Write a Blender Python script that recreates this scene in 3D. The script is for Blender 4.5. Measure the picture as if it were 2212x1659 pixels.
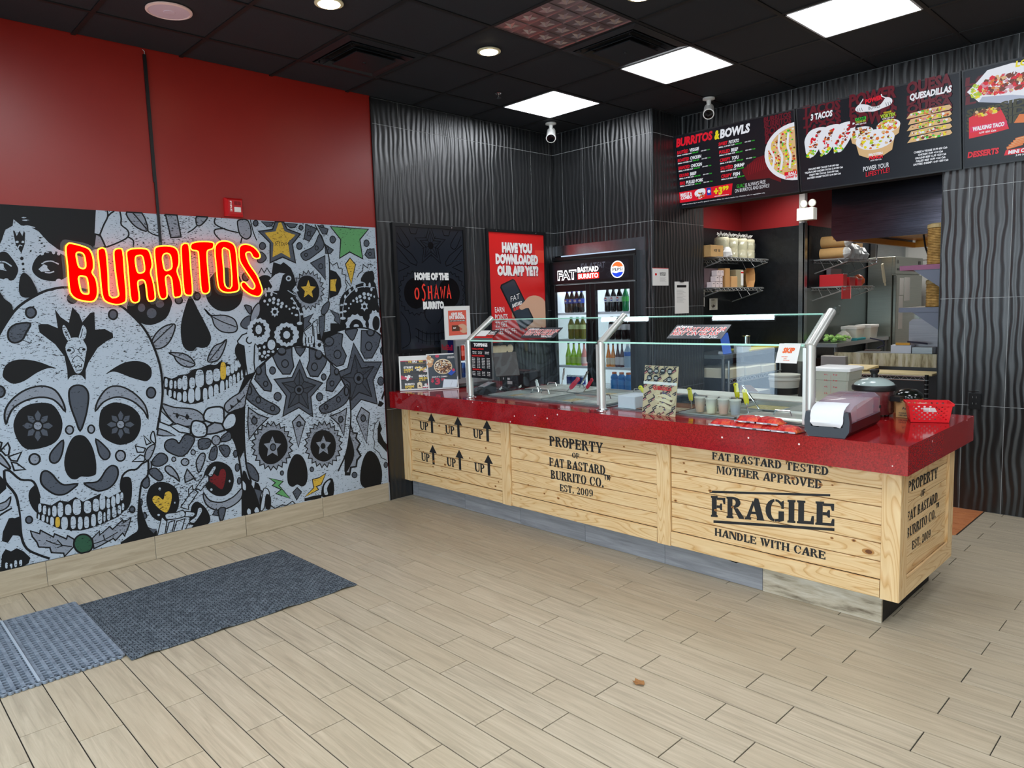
import bpy, math, random
from mathutils import Vector, Matrix
from mathutils.geometry import tessellate_polygon
PI = math.pi
D = bpy.data
sc = bpy.context.scene
COL = sc.collection
for o in list(D.objects): D.objects.remove(o)

# ------------------------------------------------------------------ camera, world, light, exposure
def look(loc, yaw, pitch, roll):
    fw = Vector((-math.sin(yaw)*math.cos(pitch), math.cos(yaw)*math.cos(pitch), math.sin(pitch)))
    r = fw.cross(Vector((0, 0, 1))).normalized(); u = r.cross(fw)
    r2 = r*math.cos(roll)+u*math.sin(roll); u2 = u*math.cos(roll)-r*math.sin(roll)
    m = Matrix((r2, u2, -fw)).transposed().to_4x4(); m.translation = Vector(loc); return m
cam = D.cameras.new('camera'); camo = D.objects.new('camera', cam); COL.objects.link(camo)
camo.matrix_world = look((4.9055, -3.2322, 1.552), 0.8045, -0.1059, -0.0334)
cam.sensor_fit = 'HORIZONTAL'; cam.sensor_width = 36; cam.lens = 36*1546.26/2212; cam.clip_start = 0.05
sc.camera = camo
w = D.worlds.new('world'); sc.world = w; w.use_nodes = True
bg = w.node_tree.nodes['Background']; bg.inputs[0].default_value = (0.62, 0.78, 1.0, 1); bg.inputs[1].default_value = 0.9
sc.view_settings.view_transform = 'Standard'; sc.view_settings.look = 'None'
sc.view_settings.exposure = -0.05; sc.view_settings.gamma = 1; sc.view_settings.use_curve_mapping = False
def area(name, loc, rot, sx, sy, power, col):
    l = D.lights.new(name, 'AREA'); l.shape = 'RECTANGLE'; l.size = sx; l.size_y = sy; l.energy = power; l.color = col
    o = D.objects.new(name, l); o.location = loc; o.rotation_euler = rot; l.spread = math.radians(150); COL.objects.link(o); return o
# daylight through the storefront windows behind the camera
area('window_daylight', (2.95, -5.2, 1.5), (PI/2-.50, 0, 0), 3.4, 2.2, 95, (0.80, 0.90, 1.0))
area('window_daylight', (6.0, -5.2, 1.5), (PI/2-.50, 0, 0), 2.2, 2.2, 35, (0.85, 0.93, 1.0))

area('door_daylight', (.31, -5.27, .62), (PI/2, 0, 0), .54, .62, 4, (.70, .84, 1.0))

# ------------------------------------------------------------------ materials
def lin(h):
    if isinstance(h, (tuple, list)): return tuple(h)[:3]
    h = h.lstrip('#'); v = [int(h[i:i+2], 16)/255 for i in (0, 2, 4)]
    return tuple(c/12.92 if c <= .04045 else ((c+.055)/1.055)**2.4 for c in v)
MATS = {}
def mat(name, col='#808080', rough=.5, metal=0, emit=0, spec=.5, coat=0, alpha=1):
    if name in MATS: return MATS[name]
    m = D.materials.new(name); m.use_nodes = True; b = m.node_tree.nodes['Principled BSDF']
    c = lin(col)
    b.inputs['Base Color'].default_value = (*c, 1); b.inputs['Roughness'].default_value = rough
    b.inputs['Metallic'].default_value = metal; b.inputs['Specular IOR Level'].default_value = spec
    b.inputs['Coat Weight'].default_value = coat; b.inputs['Coat Roughness'].default_value = .05
    b.inputs['Alpha'].default_value = alpha
    if emit: b.inputs['Emission Color'].default_value = (*c, 1); b.inputs['Emission Strength'].default_value = emit
    MATS[name] = m; return m
class NT:
    def __init__(s, m): s.t = m.node_tree; s.n = s.t.nodes; s.b = s.n['Principled BSDF']
    def new(s, typ, **kw):
        n = s.n.new('ShaderNode'+typ)
        for k, v in kw.items(): setattr(n, k, v)
        return n
    def link(s, a, b): s.t.links.new(a, b)
    def co(s, scale, rot=(0, 0, 0), kind='Object'):
        c = s.new('TexCoord'); mp = s.new('Mapping'); mp.inputs['Scale'].default_value = scale; mp.inputs['Rotation'].default_value = rot
        s.link(c.outputs[kind], mp.inputs[0]); return mp.outputs[0]
    def noise(s, vec, scale=1, detail=4, rough=.55, dist=0):
        n = s.new('TexNoise'); n.inputs['Scale'].default_value = scale; n.inputs['Detail'].default_value = detail
        n.inputs['Roughness'].default_value = rough; n.inputs['Distortion'].default_value = dist
        s.link(vec, n.inputs['Vector']); return n.outputs['Fac']
    def ramp(s, fac, stops):
        r = s.new('ValToRGB'); e = r.color_ramp.elements
        while len(e) < len(stops): e.new(.5)
        for q, (p, c) in zip(e, stops): q.position = p; q.color = (*lin(c), 1)
        s.link(fac, r.inputs[0]); return r.outputs[0]
    def mix(s, fac, a, b, typ='MIX'):
        m = s.new('Mix', data_type='RGBA', blend_type=typ)
        for sock, v in ((m.inputs[0], fac), (m.inputs[6], a), (m.inputs[7], b)):
            if hasattr(v, 'is_linked'): s.link(v, sock)
            elif isinstance(v, (int, float)): sock.default_value = v
            else: sock.default_value = (*lin(v), 1)
        return m.outputs[2]
    def bump(s, h, strength=.3, dist=.01):
        b = s.new('Bump'); b.inputs['Strength'].default_value = strength; b.inputs['Distance'].default_value = dist
        s.link(h, b.inputs['Height']); s.link(b.outputs[0], s.b.inputs['Normal'])
    def base(s, c): s.link(c, s.b.inputs['Base Color'])
def noisy(name, stops, scale=(1, 1, 1), nscale=3, rough=.5, metal=0, bump=0, dist=.003, det=5, rnd=0, rcol='#808080', ndist=0, spec=.5):
    m = mat(name, stops[0][1], rough, metal, spec=spec); t = NT(m); v = t.co(scale)
    if rnd:                                                     # every piece shifts its own grain
        oi = t.new('ObjectInfo'); a = t.new('VectorMath', operation='ADD'); k = t.new('VectorMath', operation='SCALE')
        t.link(oi.outputs['Random'], k.inputs[0]); k.inputs[3].default_value = 40; t.link(v, a.inputs[0]); t.link(k.outputs[0], a.inputs[1]); v = a.outputs[0]
    f = t.noise(v, nscale, det, .6, ndist); c = t.ramp(f, stops)
    if rnd:
        mr = t.new('MapRange'); t.link(oi.outputs['Random'], mr.inputs[0]); mr.inputs[3].default_value = 0; mr.inputs[4].default_value = rnd
        c = t.mix(mr.outputs[0], c, rcol)
    t.base(c)
    if bump: t.bump(f, bump, dist)
    return m
def tile_mat():
    m = mat('black_wavy_tile', (.007, .008, .009), .36, spec=.95); t = NT(m)
    c = t.new('TexCoord'); sp = t.new('SeparateXYZ'); t.link(c.outputs['Object'], sp.inputs[0])
    ad = t.new('Math', operation='ADD'); t.link(sp.outputs[0], ad.inputs[0]); t.link(sp.outputs[1], ad.inputs[1])
    cb = t.new('CombineXYZ'); t.link(ad.outputs[0], cb.inputs[0]); t.link(sp.outputs[2], cb.inputs[1])
    mp = t.new('Mapping'); mp.inputs['Scale'].default_value = (1, .42, 1); t.link(cb.outputs[0], mp.inputs[0])
    wv = t.new('TexWave', bands_direction='X', wave_profile='SIN'); wv.inputs['Scale'].default_value = 6.6
    wv.inputs['Distortion'].default_value = 4.2; wv.inputs['Detail'].default_value = .6; wv.inputs['Detail Scale'].default_value = 1.3
    t.link(mp.outputs[0], wv.inputs[0]); t.bump(wv.outputs['Fac'], .42, .009); return m
def print_mat(name, col, stain=.0, emit=0):
    m = mat(name, col, .55, spec=.3)
    if stain:                                                    # the mural's distressed print: horizontal black flecks
        t = NT(m); f = t.noise(t.co((55, 55, 190)), 1, 2, .6); g = t.noise(t.co((1.7, 1.7, 2.6)), 1, 2)
        ma = t.new('Math', operation='MULTIPLY_ADD'); t.link(g, ma.inputs[0]); ma.inputs[1].default_value = .34; t.link(f, ma.inputs[2])
        c = t.ramp(ma.outputs[0], [(0, col), (.800+.03*(1-stain), col), (.812+.03*(1-stain), '#15161a'), (1, '#15161a')])
        t.base(c)
    return m
def glass_mat(name, tint=(.93, .97, .96), f0=.06, rough=.0):
    m = D.materials.new(name); m.use_nodes = True; n = m.node_tree.nodes; n.clear(); l = m.node_tree.links
    o = n.new('ShaderNodeOutputMaterial'); mx = n.new('ShaderNodeMixShader'); tr = n.new('ShaderNodeBsdfTransparent'); gl = n.new('ShaderNodeBsdfGlossy')
    tr.inputs[0].default_value = (*tint, 1); gl.inputs['Roughness'].default_value = rough; gl.inputs[0].default_value = (.9, .95, 1, 1)
    lw = n.new('ShaderNodeLayerWeight'); lw.inputs[0].default_value = .5; pw = n.new('ShaderNodeMath'); pw.operation = 'POWER'; pw.inputs[1].default_value = 4
    ma = n.new('ShaderNodeMath'); ma.operation = 'MULTIPLY_ADD'; ma.inputs[1].default_value = 1-f0; ma.inputs[2].default_value = f0*.6
    l.new(lw.outputs['Facing'], pw.inputs[0]); l.new(pw.outputs[0], ma.inputs[0]); l.new(ma.outputs[0], mx.inputs[0]); l.new(tr.outputs[0], mx.inputs[1]); l.new(gl.outputs[0], mx.inputs[2]); l.new(mx.outputs[0], o.inputs[0])
    MATS[name] = m; return m
GLASS = glass_mat('clear_glass'); DGLASS = glass_mat('cooler_glass', (.9, .93, .95), .05); CLEARP = glass_mat('clear_plastic', (.86, .88, .88), .05, .15)
FILM = glass_mat('plastic_film', (.93, .95, .95), .10, .2)
TILE = tile_mat()
M_ = mat
BLK = M_('black_plastic', '#0c0d0f', .4); BLKM = M_('black_matte', '#0a0b0c', .8); WHT = M_('white_plastic', '#e8e8e6', .4)
PAPER = M_('paper_white', '#e6e6e2', .7)
STEEL = noisy('brushed_steel', [(0, '#8f9496'), (1, '#c2c6c8')], (1, 1, 60), 6, .28, 1, .05, .0005)
STEELH = noisy('brushed_steel_horizontal', [(0, '#8b8f94'), (1, '#b9bcc2')], (3, 3, 1), 4, .25, 1, .06, .002, 2)
CHROME = M_('chrome', '#d8dadb', .12, 1); POSTS = M_('satin_post_steel', '#d9d9d2', .32, .6); DSTEEL = M_('dark_steel', '#55595c', .4, 1)
WIRE = M_('wire_chrome', '#b9bdbf', .3, .8)
GROUT = M_('grey_grout', '#b8bbbb', .7); DGROUT = M_('dark_grout', '#2b2723', .9); CGRID = M_('ceiling_grid_black', '#0b0c0d', .6)
CTILE = noisy('ceiling_tile_black', [(.3, '#161a20'), (.7, '#1f252c')], (1, 1, 1), 160, .75, 0, .3, .001)
RED = noisy('red_wall_paint', [(0, '#8e1c14'), (1, '#9c241a')], (1, 1, 1), 2, .33, 0, .03, .002, 6)
KRED = M_('kitchen_red_paint', '#8c1418', .5)
KBLK = noisy('kitchen_black_board', [(.3, '#0b0d10'), (.7, '#15181c')], (1, 1, 1), 25, .35, 0, .5, .004)
PLANK = noisy('floor_wood_tile', [(.25, '#988b76'), (.5, '#b4a78f'), (.75, '#c9bca4')], (1.8, 30, 1), 1.6, .40, 0, .06, .001, 9, .30, '#b8a688', .8)
BASET = noisy('baseboard_wood_tile', [(.3, '#a2947c'), (.7, '#c0b49d')], (1, 1.6, 22), 1.8, .45, 0, .05, .001, 7, .2, '#a8987c', .8)
GREYT = noisy('grey_kick_tile', [(.3, '#77797d'), (.7, '#9b9da1')], (1.6, 1, 22), 1.8, .5, 0, .05, .001, 7, .15, '#7c7e82', .8)
def pine(name, ax, dark):
    s = {'x': (1.3, 1, 13), 'y': (1, 1.3, 13), 'z': (13, 13, 1.3)}[ax]
    m = mat(name, '#e0b982', .42); t = NT(m); v = t.co(s)
    oi = t.new('ObjectInfo'); a = t.new('VectorMath', operation='ADD'); k = t.new('VectorMath', operation='SCALE')
    t.link(oi.outputs['Random'], k.inputs[0]); k.inputs[3].default_value = 30; t.link(v, a.inputs[0]); t.link(k.outputs[0], a.inputs[1]); v = a.outputs[0]
    f = t.noise(v, .8, 1, .5, .4); mu = t.new('Math', operation='MULTIPLY'); t.link(f, mu.inputs[0]); mu.inputs[1].default_value = 17
    fr = t.new('Math', operation='FRACT'); t.link(mu.outputs[0], fr.inputs[0])
    c = t.ramp(fr.outputs[0], [(0, dark), (.10, '#e6c48e'), (.7, '#ecce9c'), (1, '#d3a263')])
    g = t.noise(t.co(tuple(q*3 for q in s)), 1, 3); c = t.mix(.28, c, t.ramp(g, [(.3, '#c99b5c'), (.7, '#f2d9ab')]))
    t.base(c); return m
PINEX = pine('pine_board', 'x', '#c08a4a'); PINEZ = pine('pine_post', 'z', '#c89556'); PINEY = pine('pine_side_board', 'y', '#b07c40')  # side boards: dimmer light there put into the darker grain colour
def quartz():
    m = mat('red_quartz', '#9c1016', .09, spec=.6); t = NT(m)
    v = t.new('TexVoronoi'); v.inputs['Scale'].default_value = 62; t.link(t.co((1, 1, 1)), v.inputs['Vector'])
    n = t.noise(t.co((1, 1, 1)), 170, 2)
    c = t.ramp(n, [(.35, '#7a0a0e'), (.6, '#a31218')])
    sp = t.ramp(v.outputs['Distance'], [(0, '#ffffff'), (.055, '#ffffff'), (.07, '#000000'), (1, '#000000')])
    ve = t.new('TexVoronoi'); ve.inputs['Scale'].default_value = 13; t.link(t.co((1, 1, 1)), ve.inputs['Vector'])
    t2 = t.ramp(ve.outputs['Distance'], [(0, '#ffffff'), (.06, '#ffffff'), (.075, '#000000'), (1, '#000000')])
    c = t.mix(sp, c, '#c46064'); c = t.mix(t2, c, '#f0d8d4'); t.base(c); return m
QUARTZ = quartz()
TERRA = noisy('terracotta_tile', [(.3, '#b46a3e'), (.7, '#cd8350')], (1, 1, 1), 14, .6)
CARD = noisy('cardboard', [(.3, '#b08a56'), (.7, '#c09a64')], (1, 1, 1), 8, .8)
KRAFT = M_('kraft_paper', '#b88a55', .8)
def carpet():
    m = mat('charcoal_carpet', '#4a5158', .95, spec=.1); t = NT(m); c1 = t.noise(t.co((1, 1, 1)), 160, 3); c2 = t.noise(t.co((1, 1, 1)), 30, 4)
    br = t.new('TexBrick'); br.inputs['Scale'].default_value = 14; br.inputs['Mortar Size'].default_value = .03; t.link(t.co((1, 1, 1), (0, 0, PI/2)), br.inputs[0])
    a = t.mix(.5, t.ramp(c1, [(.35, '#1f252c'), (.65, '#8a949c')]), t.ramp(c2, [(.35, '#2a323a'), (.65, '#77818a')]))
    a = t.mix(br.outputs['Fac'], a, '#262c33'); t.base(a); t.bump(c1, .6, .004); return m
CARPET = carpet()
RUBBER = noisy('worn_grey_rubber', [(.3, '#5d6874'), (.7, '#8d99a6')], (1, 1, 1), 40, .5, 0, .2, .001)

# ------------------------------------------------------------------ geometry helpers
def wl(o):
    v = Vector((0, 0, 0))
    while o: v += o.location; o = o.parent
    return v
class MB:
    def __init__(s): s.v = []; s.f = []; s.m = []; s.cm = 0
    def quadbox(s, P):                                            # 8 corners: bottom 4, top 4
        b = len(s.v); s.v += [tuple(p) for p in P]
        for f in ((3, 2, 1, 0), (4, 5, 6, 7), (0, 1, 5, 4), (1, 2, 6, 5), (2, 3, 7, 6), (3, 0, 4, 7)): s.f.append(tuple(b+i for i in f)); s.m.append(s.cm)
        return s
    def box(s, x0, y0, z0, x1, y1, z1):
        return s.quadbox([(x0, y0, z0), (x1, y0, z0), (x1, y1, z0), (x0, y1, z0), (x0, y0, z1), (x1, y0, z1), (x1, y1, z1), (x0, y1, z1)])
    def bbox(s, x0, y0, z0, x1, y1, z1, r):                        # box with chamfered vertical and top edges
        pts = []
        for (z, q) in ((z0, 0), (z1-r, 0), (z1, r)):
            k = [(x0+r+q*0, y0+q), (x1-r, y0+q), (x1-q, y0+r), (x1-q, y1-r), (x1-r, y1-q), (x0+r, y1-q), (x0+q, y1-r), (x0+q, y0+r)]
            pts.append([(a, b, z) for a, b in k])
        return s.loft(pts)
    def obox(s, c, ax, ay, az):                                    # centre and three half axes
        c, ax, ay, az = map(Vector, (c, ax, ay, az))
        return s.quadbox([c-ax-ay-az, c+ax-ay-az, c+ax+ay-az, c-ax+ay-az, c-ax-ay+az, c+ax-ay+az, c+ax+ay+az, c-ax+ay+az])
    def loft(s, rings, cap=True, closed=True):
        b = len(s.v); n = len(rings[0])
        for r in rings: s.v += [tuple(p) for p in r]
        for i in range(len(rings)-1):
            for j in range(n if closed else n-1):
                k = (j+1) % n; s.f.append((b+i*n+j, b+i*n+k, b+(i+1)*n+k, b+(i+1)*n+j)); s.m.append(s.cm)
        if cap:
            s.f.append(tuple(b+j for j in reversed(range(n)))); s.m.append(s.cm); e = b+(len(rings)-1)*n
            s.f.append(tuple(e+j for j in range(n))); s.m.append(s.cm)
        return s
    def lathe(s, c, prof, n=16, axis=(0, 0, 1), sx=1, sy=1):
        c = Vector(c); z = Vector(axis).normalized(); x = z.orthogonal().normalized() if abs(z.z) < .99 else Vector((1, 0, 0)); y = z.cross(x)
        return s.loft([[c+z*h+x*(r*sx*math.cos(2*PI*j/n))+y*(r*sy*math.sin(2*PI*j/n)) for j in range(n)] for r, h in prof])
    def cyl(s, a, b, r, n=10, r2=None):
        a, b = Vector(a), Vector(b); return s.lathe(a, [(r, 0), (r if r2 is None else r2, (b-a).length)], n, b-a)
    def tube(s, pts, r, n=6, closed=False):
        P = [Vector(p) for p in pts]; rings = []; N = len(P); prev = None
        for i, p in enumerate(P):
            a = P[i-1] if (i or closed) else p; b = P[(i+1) % N] if (i < N-1 or closed) else p
            t = (b-a).normalized(); x = (prev-t*prev.dot(t)) if prev else t.orthogonal(); x.normalize(); prev = x; y = t.cross(x)
            rr = r[i] if isinstance(r, (list, tuple)) else r
            rings.append([p+x*(rr*math.cos(2*PI*j/n))+y*(rr*math.sin(2*PI*j/n)) for j in range(n)])
        if closed: rings.append(rings[0])
        return s.loft(rings, cap=not closed)
    def prism(s, poly, o, U, V, depth):                            # polygon in (u, v) pushed along U x V
        o, U, V = Vector(o), Vector(U), Vector(V); N = U.cross(V).normalized()*depth
        tri = tessellate_polygon([[Vector((p[0], p[1], 0)) for p in poly]]); b = len(s.v); n = len(poly)
        s.v += [tuple(o+U*p[0]+V*p[1]) for p in poly]+[tuple(o+U*p[0]+V*p[1]+N) for p in poly]
        for t in tri: s.f.append((b+t[0], b+t[1], b+t[2])); s.m.append(s.cm); s.f.append((b+n+t[2], b+n+t[1], b+n+t[0])); s.m.append(s.cm)
        for i in range(n): k = (i+1) % n; s.f.append((b+i, b+k, b+n+k, b+n+i)); s.m.append(s.cm)
        return s
    def build(s, name, m, parent=None, smooth=False):
        off = wl(parent) if parent else Vector((0, 0, 0))
        me = D.meshes.new(name); me.from_pydata([tuple(Vector(v)-off) for v in s.v], [], s.f)
        for q in (m if isinstance(m, (list, tuple)) else [m]): me.materials.append(q)
        me.polygons.foreach_set('material_index', s.m)
        if smooth:
            me.polygons.foreach_set('use_smooth', [True]*len(s.f))
            try: me.set_sharp_from_angle(angle=math.radians(38))
            except Exception: pass
        me.update(); o = D.objects.new(name, me); COL.objects.link(o)
        if parent: o.parent = parent
        return o
def thing(name, label, cat, loc, group=None):
    o = D.objects.new(name, None); o.empty_display_size = .05; o.location = loc; COL.objects.link(o)
    o['label'] = label; o['category'] = cat
    if group: o['group'] = group
    return o
def tag(o, label, cat, group=None):
    o['label'] = label; o['category'] = cat
    if group: o['group'] = group
    return o
def struct(o): o['kind'] = 'structure'; return o
def dup(t, loc, label=None):
    r = t.copy(); r.location = loc; COL.objects.link(r)
    if label: r['label'] = label
    def rec(a, b):
        for ch in a.children:
            c = ch.copy(); COL.objects.link(c); c.parent = b; rec(ch, c)
    rec(t, r); return r
def catmull(P, closed, k=4):
    n = len(P); out = []
    for i in range(n if closed else n-1):
        g = lambda j: P[j % n] if closed else P[max(0, min(n-1, j))]
        a, b, c, d = g(i-1), g(i), g(i+1), g(i+2)
        for q in range(k):
            t = q/k; out.append(tuple(.5*((2*b[m])+(-a[m]+c[m])*t+(2*a[m]-5*b[m]+4*c[m]-d[m])*t*t+(-a[m]+3*b[m]-3*c[m]+d[m])*t**3) for m in (0, 1)))
    if not closed: out.append(P[-1])
    return out
GL = {}
def glyphs(s):                                                    # text as flat triangles, unit cap height
    if s in GL: return GL[s]
    body, off = s if isinstance(s, tuple) else (s, .0)
    cu = D.curves.new('t', 'FONT'); cu.body = body; cu.size = 1; cu.offset = off; cu.resolution_u = 2; cu.fill_mode = 'FRONT'
    ob = D.objects.new('t', cu); COL.objects.link(ob); dg = bpy.context.evaluated_depsgraph_get(); me = D.meshes.new_from_object(ob.evaluated_get(dg))
    vs = [(v.co.x, v.co.y) for v in me.vertices]; fs = [tuple(p.vertices) for p in me.polygons]
    D.objects.remove(ob); D.curves.remove(cu); D.meshes.remove(me)
    x0 = min(v[0] for v in vs); x1 = max(v[0] for v in vs)
    vs = [((v[0]-x0)/(x1-x0), v[1]/.70) for v in vs]; GL[s] = (vs, fs); return GL[s]
class Sheet:                                                      # flat print on a real surface
    def __init__(s, o, U, V, step=4e-5, start=6e-4):
        s.o = Vector(o); s.U = Vector(U).normalized(); s.V = Vector(V).normalized(); s.N = s.U.cross(s.V).normalized(); s.v = []; s.f = []; s.mi = []; s.mats = []; s.h = start; s.step = step
    def mi_(s, m):
        if m not in s.mats: s.mats.append(m)
        return s.mats.index(m)
    def tri(s, m, pts, faces):
        b = len(s.v); k = s.mi_(m); s.v += [tuple(s.o+s.U*p[0]+s.V*p[1]+s.N*s.h) for p in pts]
        for f in faces: s.f.append(tuple(b+i for i in f)); s.mi.append(k)
        s.h += s.step
    def poly(s, m, P, smooth=False):
        if smooth: P = catmull(P, True)
        t = tessellate_polygon([[Vector((p[0], p[1], 0)) for p in P]])
        def ccw(f):
            a, b, c = (P[i] for i in f)
            return f if (b[0]-a[0])*(c[1]-a[1])-(b[1]-a[1])*(c[0]-a[0]) > 0 else (f[2], f[1], f[0])
        s.tri(m, P, [ccw(f) for f in t])
    def stroke(s, m, P, w, closed=False, smooth=False):
        if smooth: P = catmull(P, closed)
        n = len(P); L = []
        for i in range(n):
            a = P[i-1] if (i or closed) else P[0]; c = P[(i+1) % n] if (i < n-1 or closed) else P[-1]; p = P[i]
            d1 = Vector((p[0]-a[0], p[1]-a[1])); d2 = Vector((c[0]-p[0], c[1]-p[1]))
            if d1.length < 1e-7: d1 = d2.copy()
            if d2.length < 1e-7: d2 = d1.copy()
            d1.normalize(); d2.normalize(); t = d1+d2
            if t.length < 1e-3: t = d1
            t.normalize(); nrm = Vector((-t.y, t.x)); q = min(1.8, 1/max(.3, nrm.dot(Vector((-d1.y, d1.x)))))*w/2
            L.append((p[0]+nrm.x*q, p[1]+nrm.y*q)); L.append((p[0]-nrm.x*q, p[1]-nrm.y*q))
        s.tri(m, L, [(2*i+1, 2*((i+1) % n)+1, 2*((i+1) % n), 2*i) for i in range(n if closed else n-1)])
    def rect(s, m, u0, v0, u1, v1): s.tri(m, [(u0, v0), (u1, v0), (u1, v1), (u0, v1)], [(0, 1, 2, 3)])
    def ell(s, m, u, v, ru, rv=None, n=16): s.poly(m, [(u+ru*math.cos(2*PI*i/n), v+(rv or ru)*math.sin(2*PI*i/n)) for i in range(n)])
    def text(s, m, t, u, v, w_, h, shear=0, bold=.03, rise=0):
        vs, fs = glyphs((t, bold)); s.tri(m, [(u+x*w_+y*h*shear, v+y*h+x*rise) for x, y in vs], fs)
    def blobs(s, cols, u, v, ru, rv, n, r, seed=1, ang=0):
        R = random.Random(seed)
        for i in range(n):
            a = R.random()*2*PI; q = math.sqrt(R.random()); uu = ru*q*math.cos(a); vv = rv*q*math.sin(a); k = r*(.5+R.random()); b = R.random()*PI
            ca, sa = math.cos(ang), math.sin(ang); cu, cv = u+uu*ca-vv*sa, v+uu*sa+vv*ca
            s.poly(R.choice(cols), [(cu+k*math.cos(b+j*PI*.4)*(.6+R.random()*.6), cv+k*.8*math.sin(b+j*PI*.4)*(.6+R.random()*.6)) for j in range(5)])
    def build(s, name, parent=None):
        off = wl(parent) if parent else Vector((0, 0, 0))
        me = D.meshes.new(name); me.from_pydata([tuple(Vector(v)-off) for v in s.v], [], s.f)
        for m in s.mats: me.materials.append(m)
        me.polygons.foreach_set('material_index', s.mi); me.update(); o = D.objects.new(name, me); COL.objects.link(o)
        if parent: o.parent = parent
        return o
X_, Y_, Z_ = Vector((1, 0, 0)), Vector((0, 1, 0)), Vector((0, 0, 1))
def joints(n): return n
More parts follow.
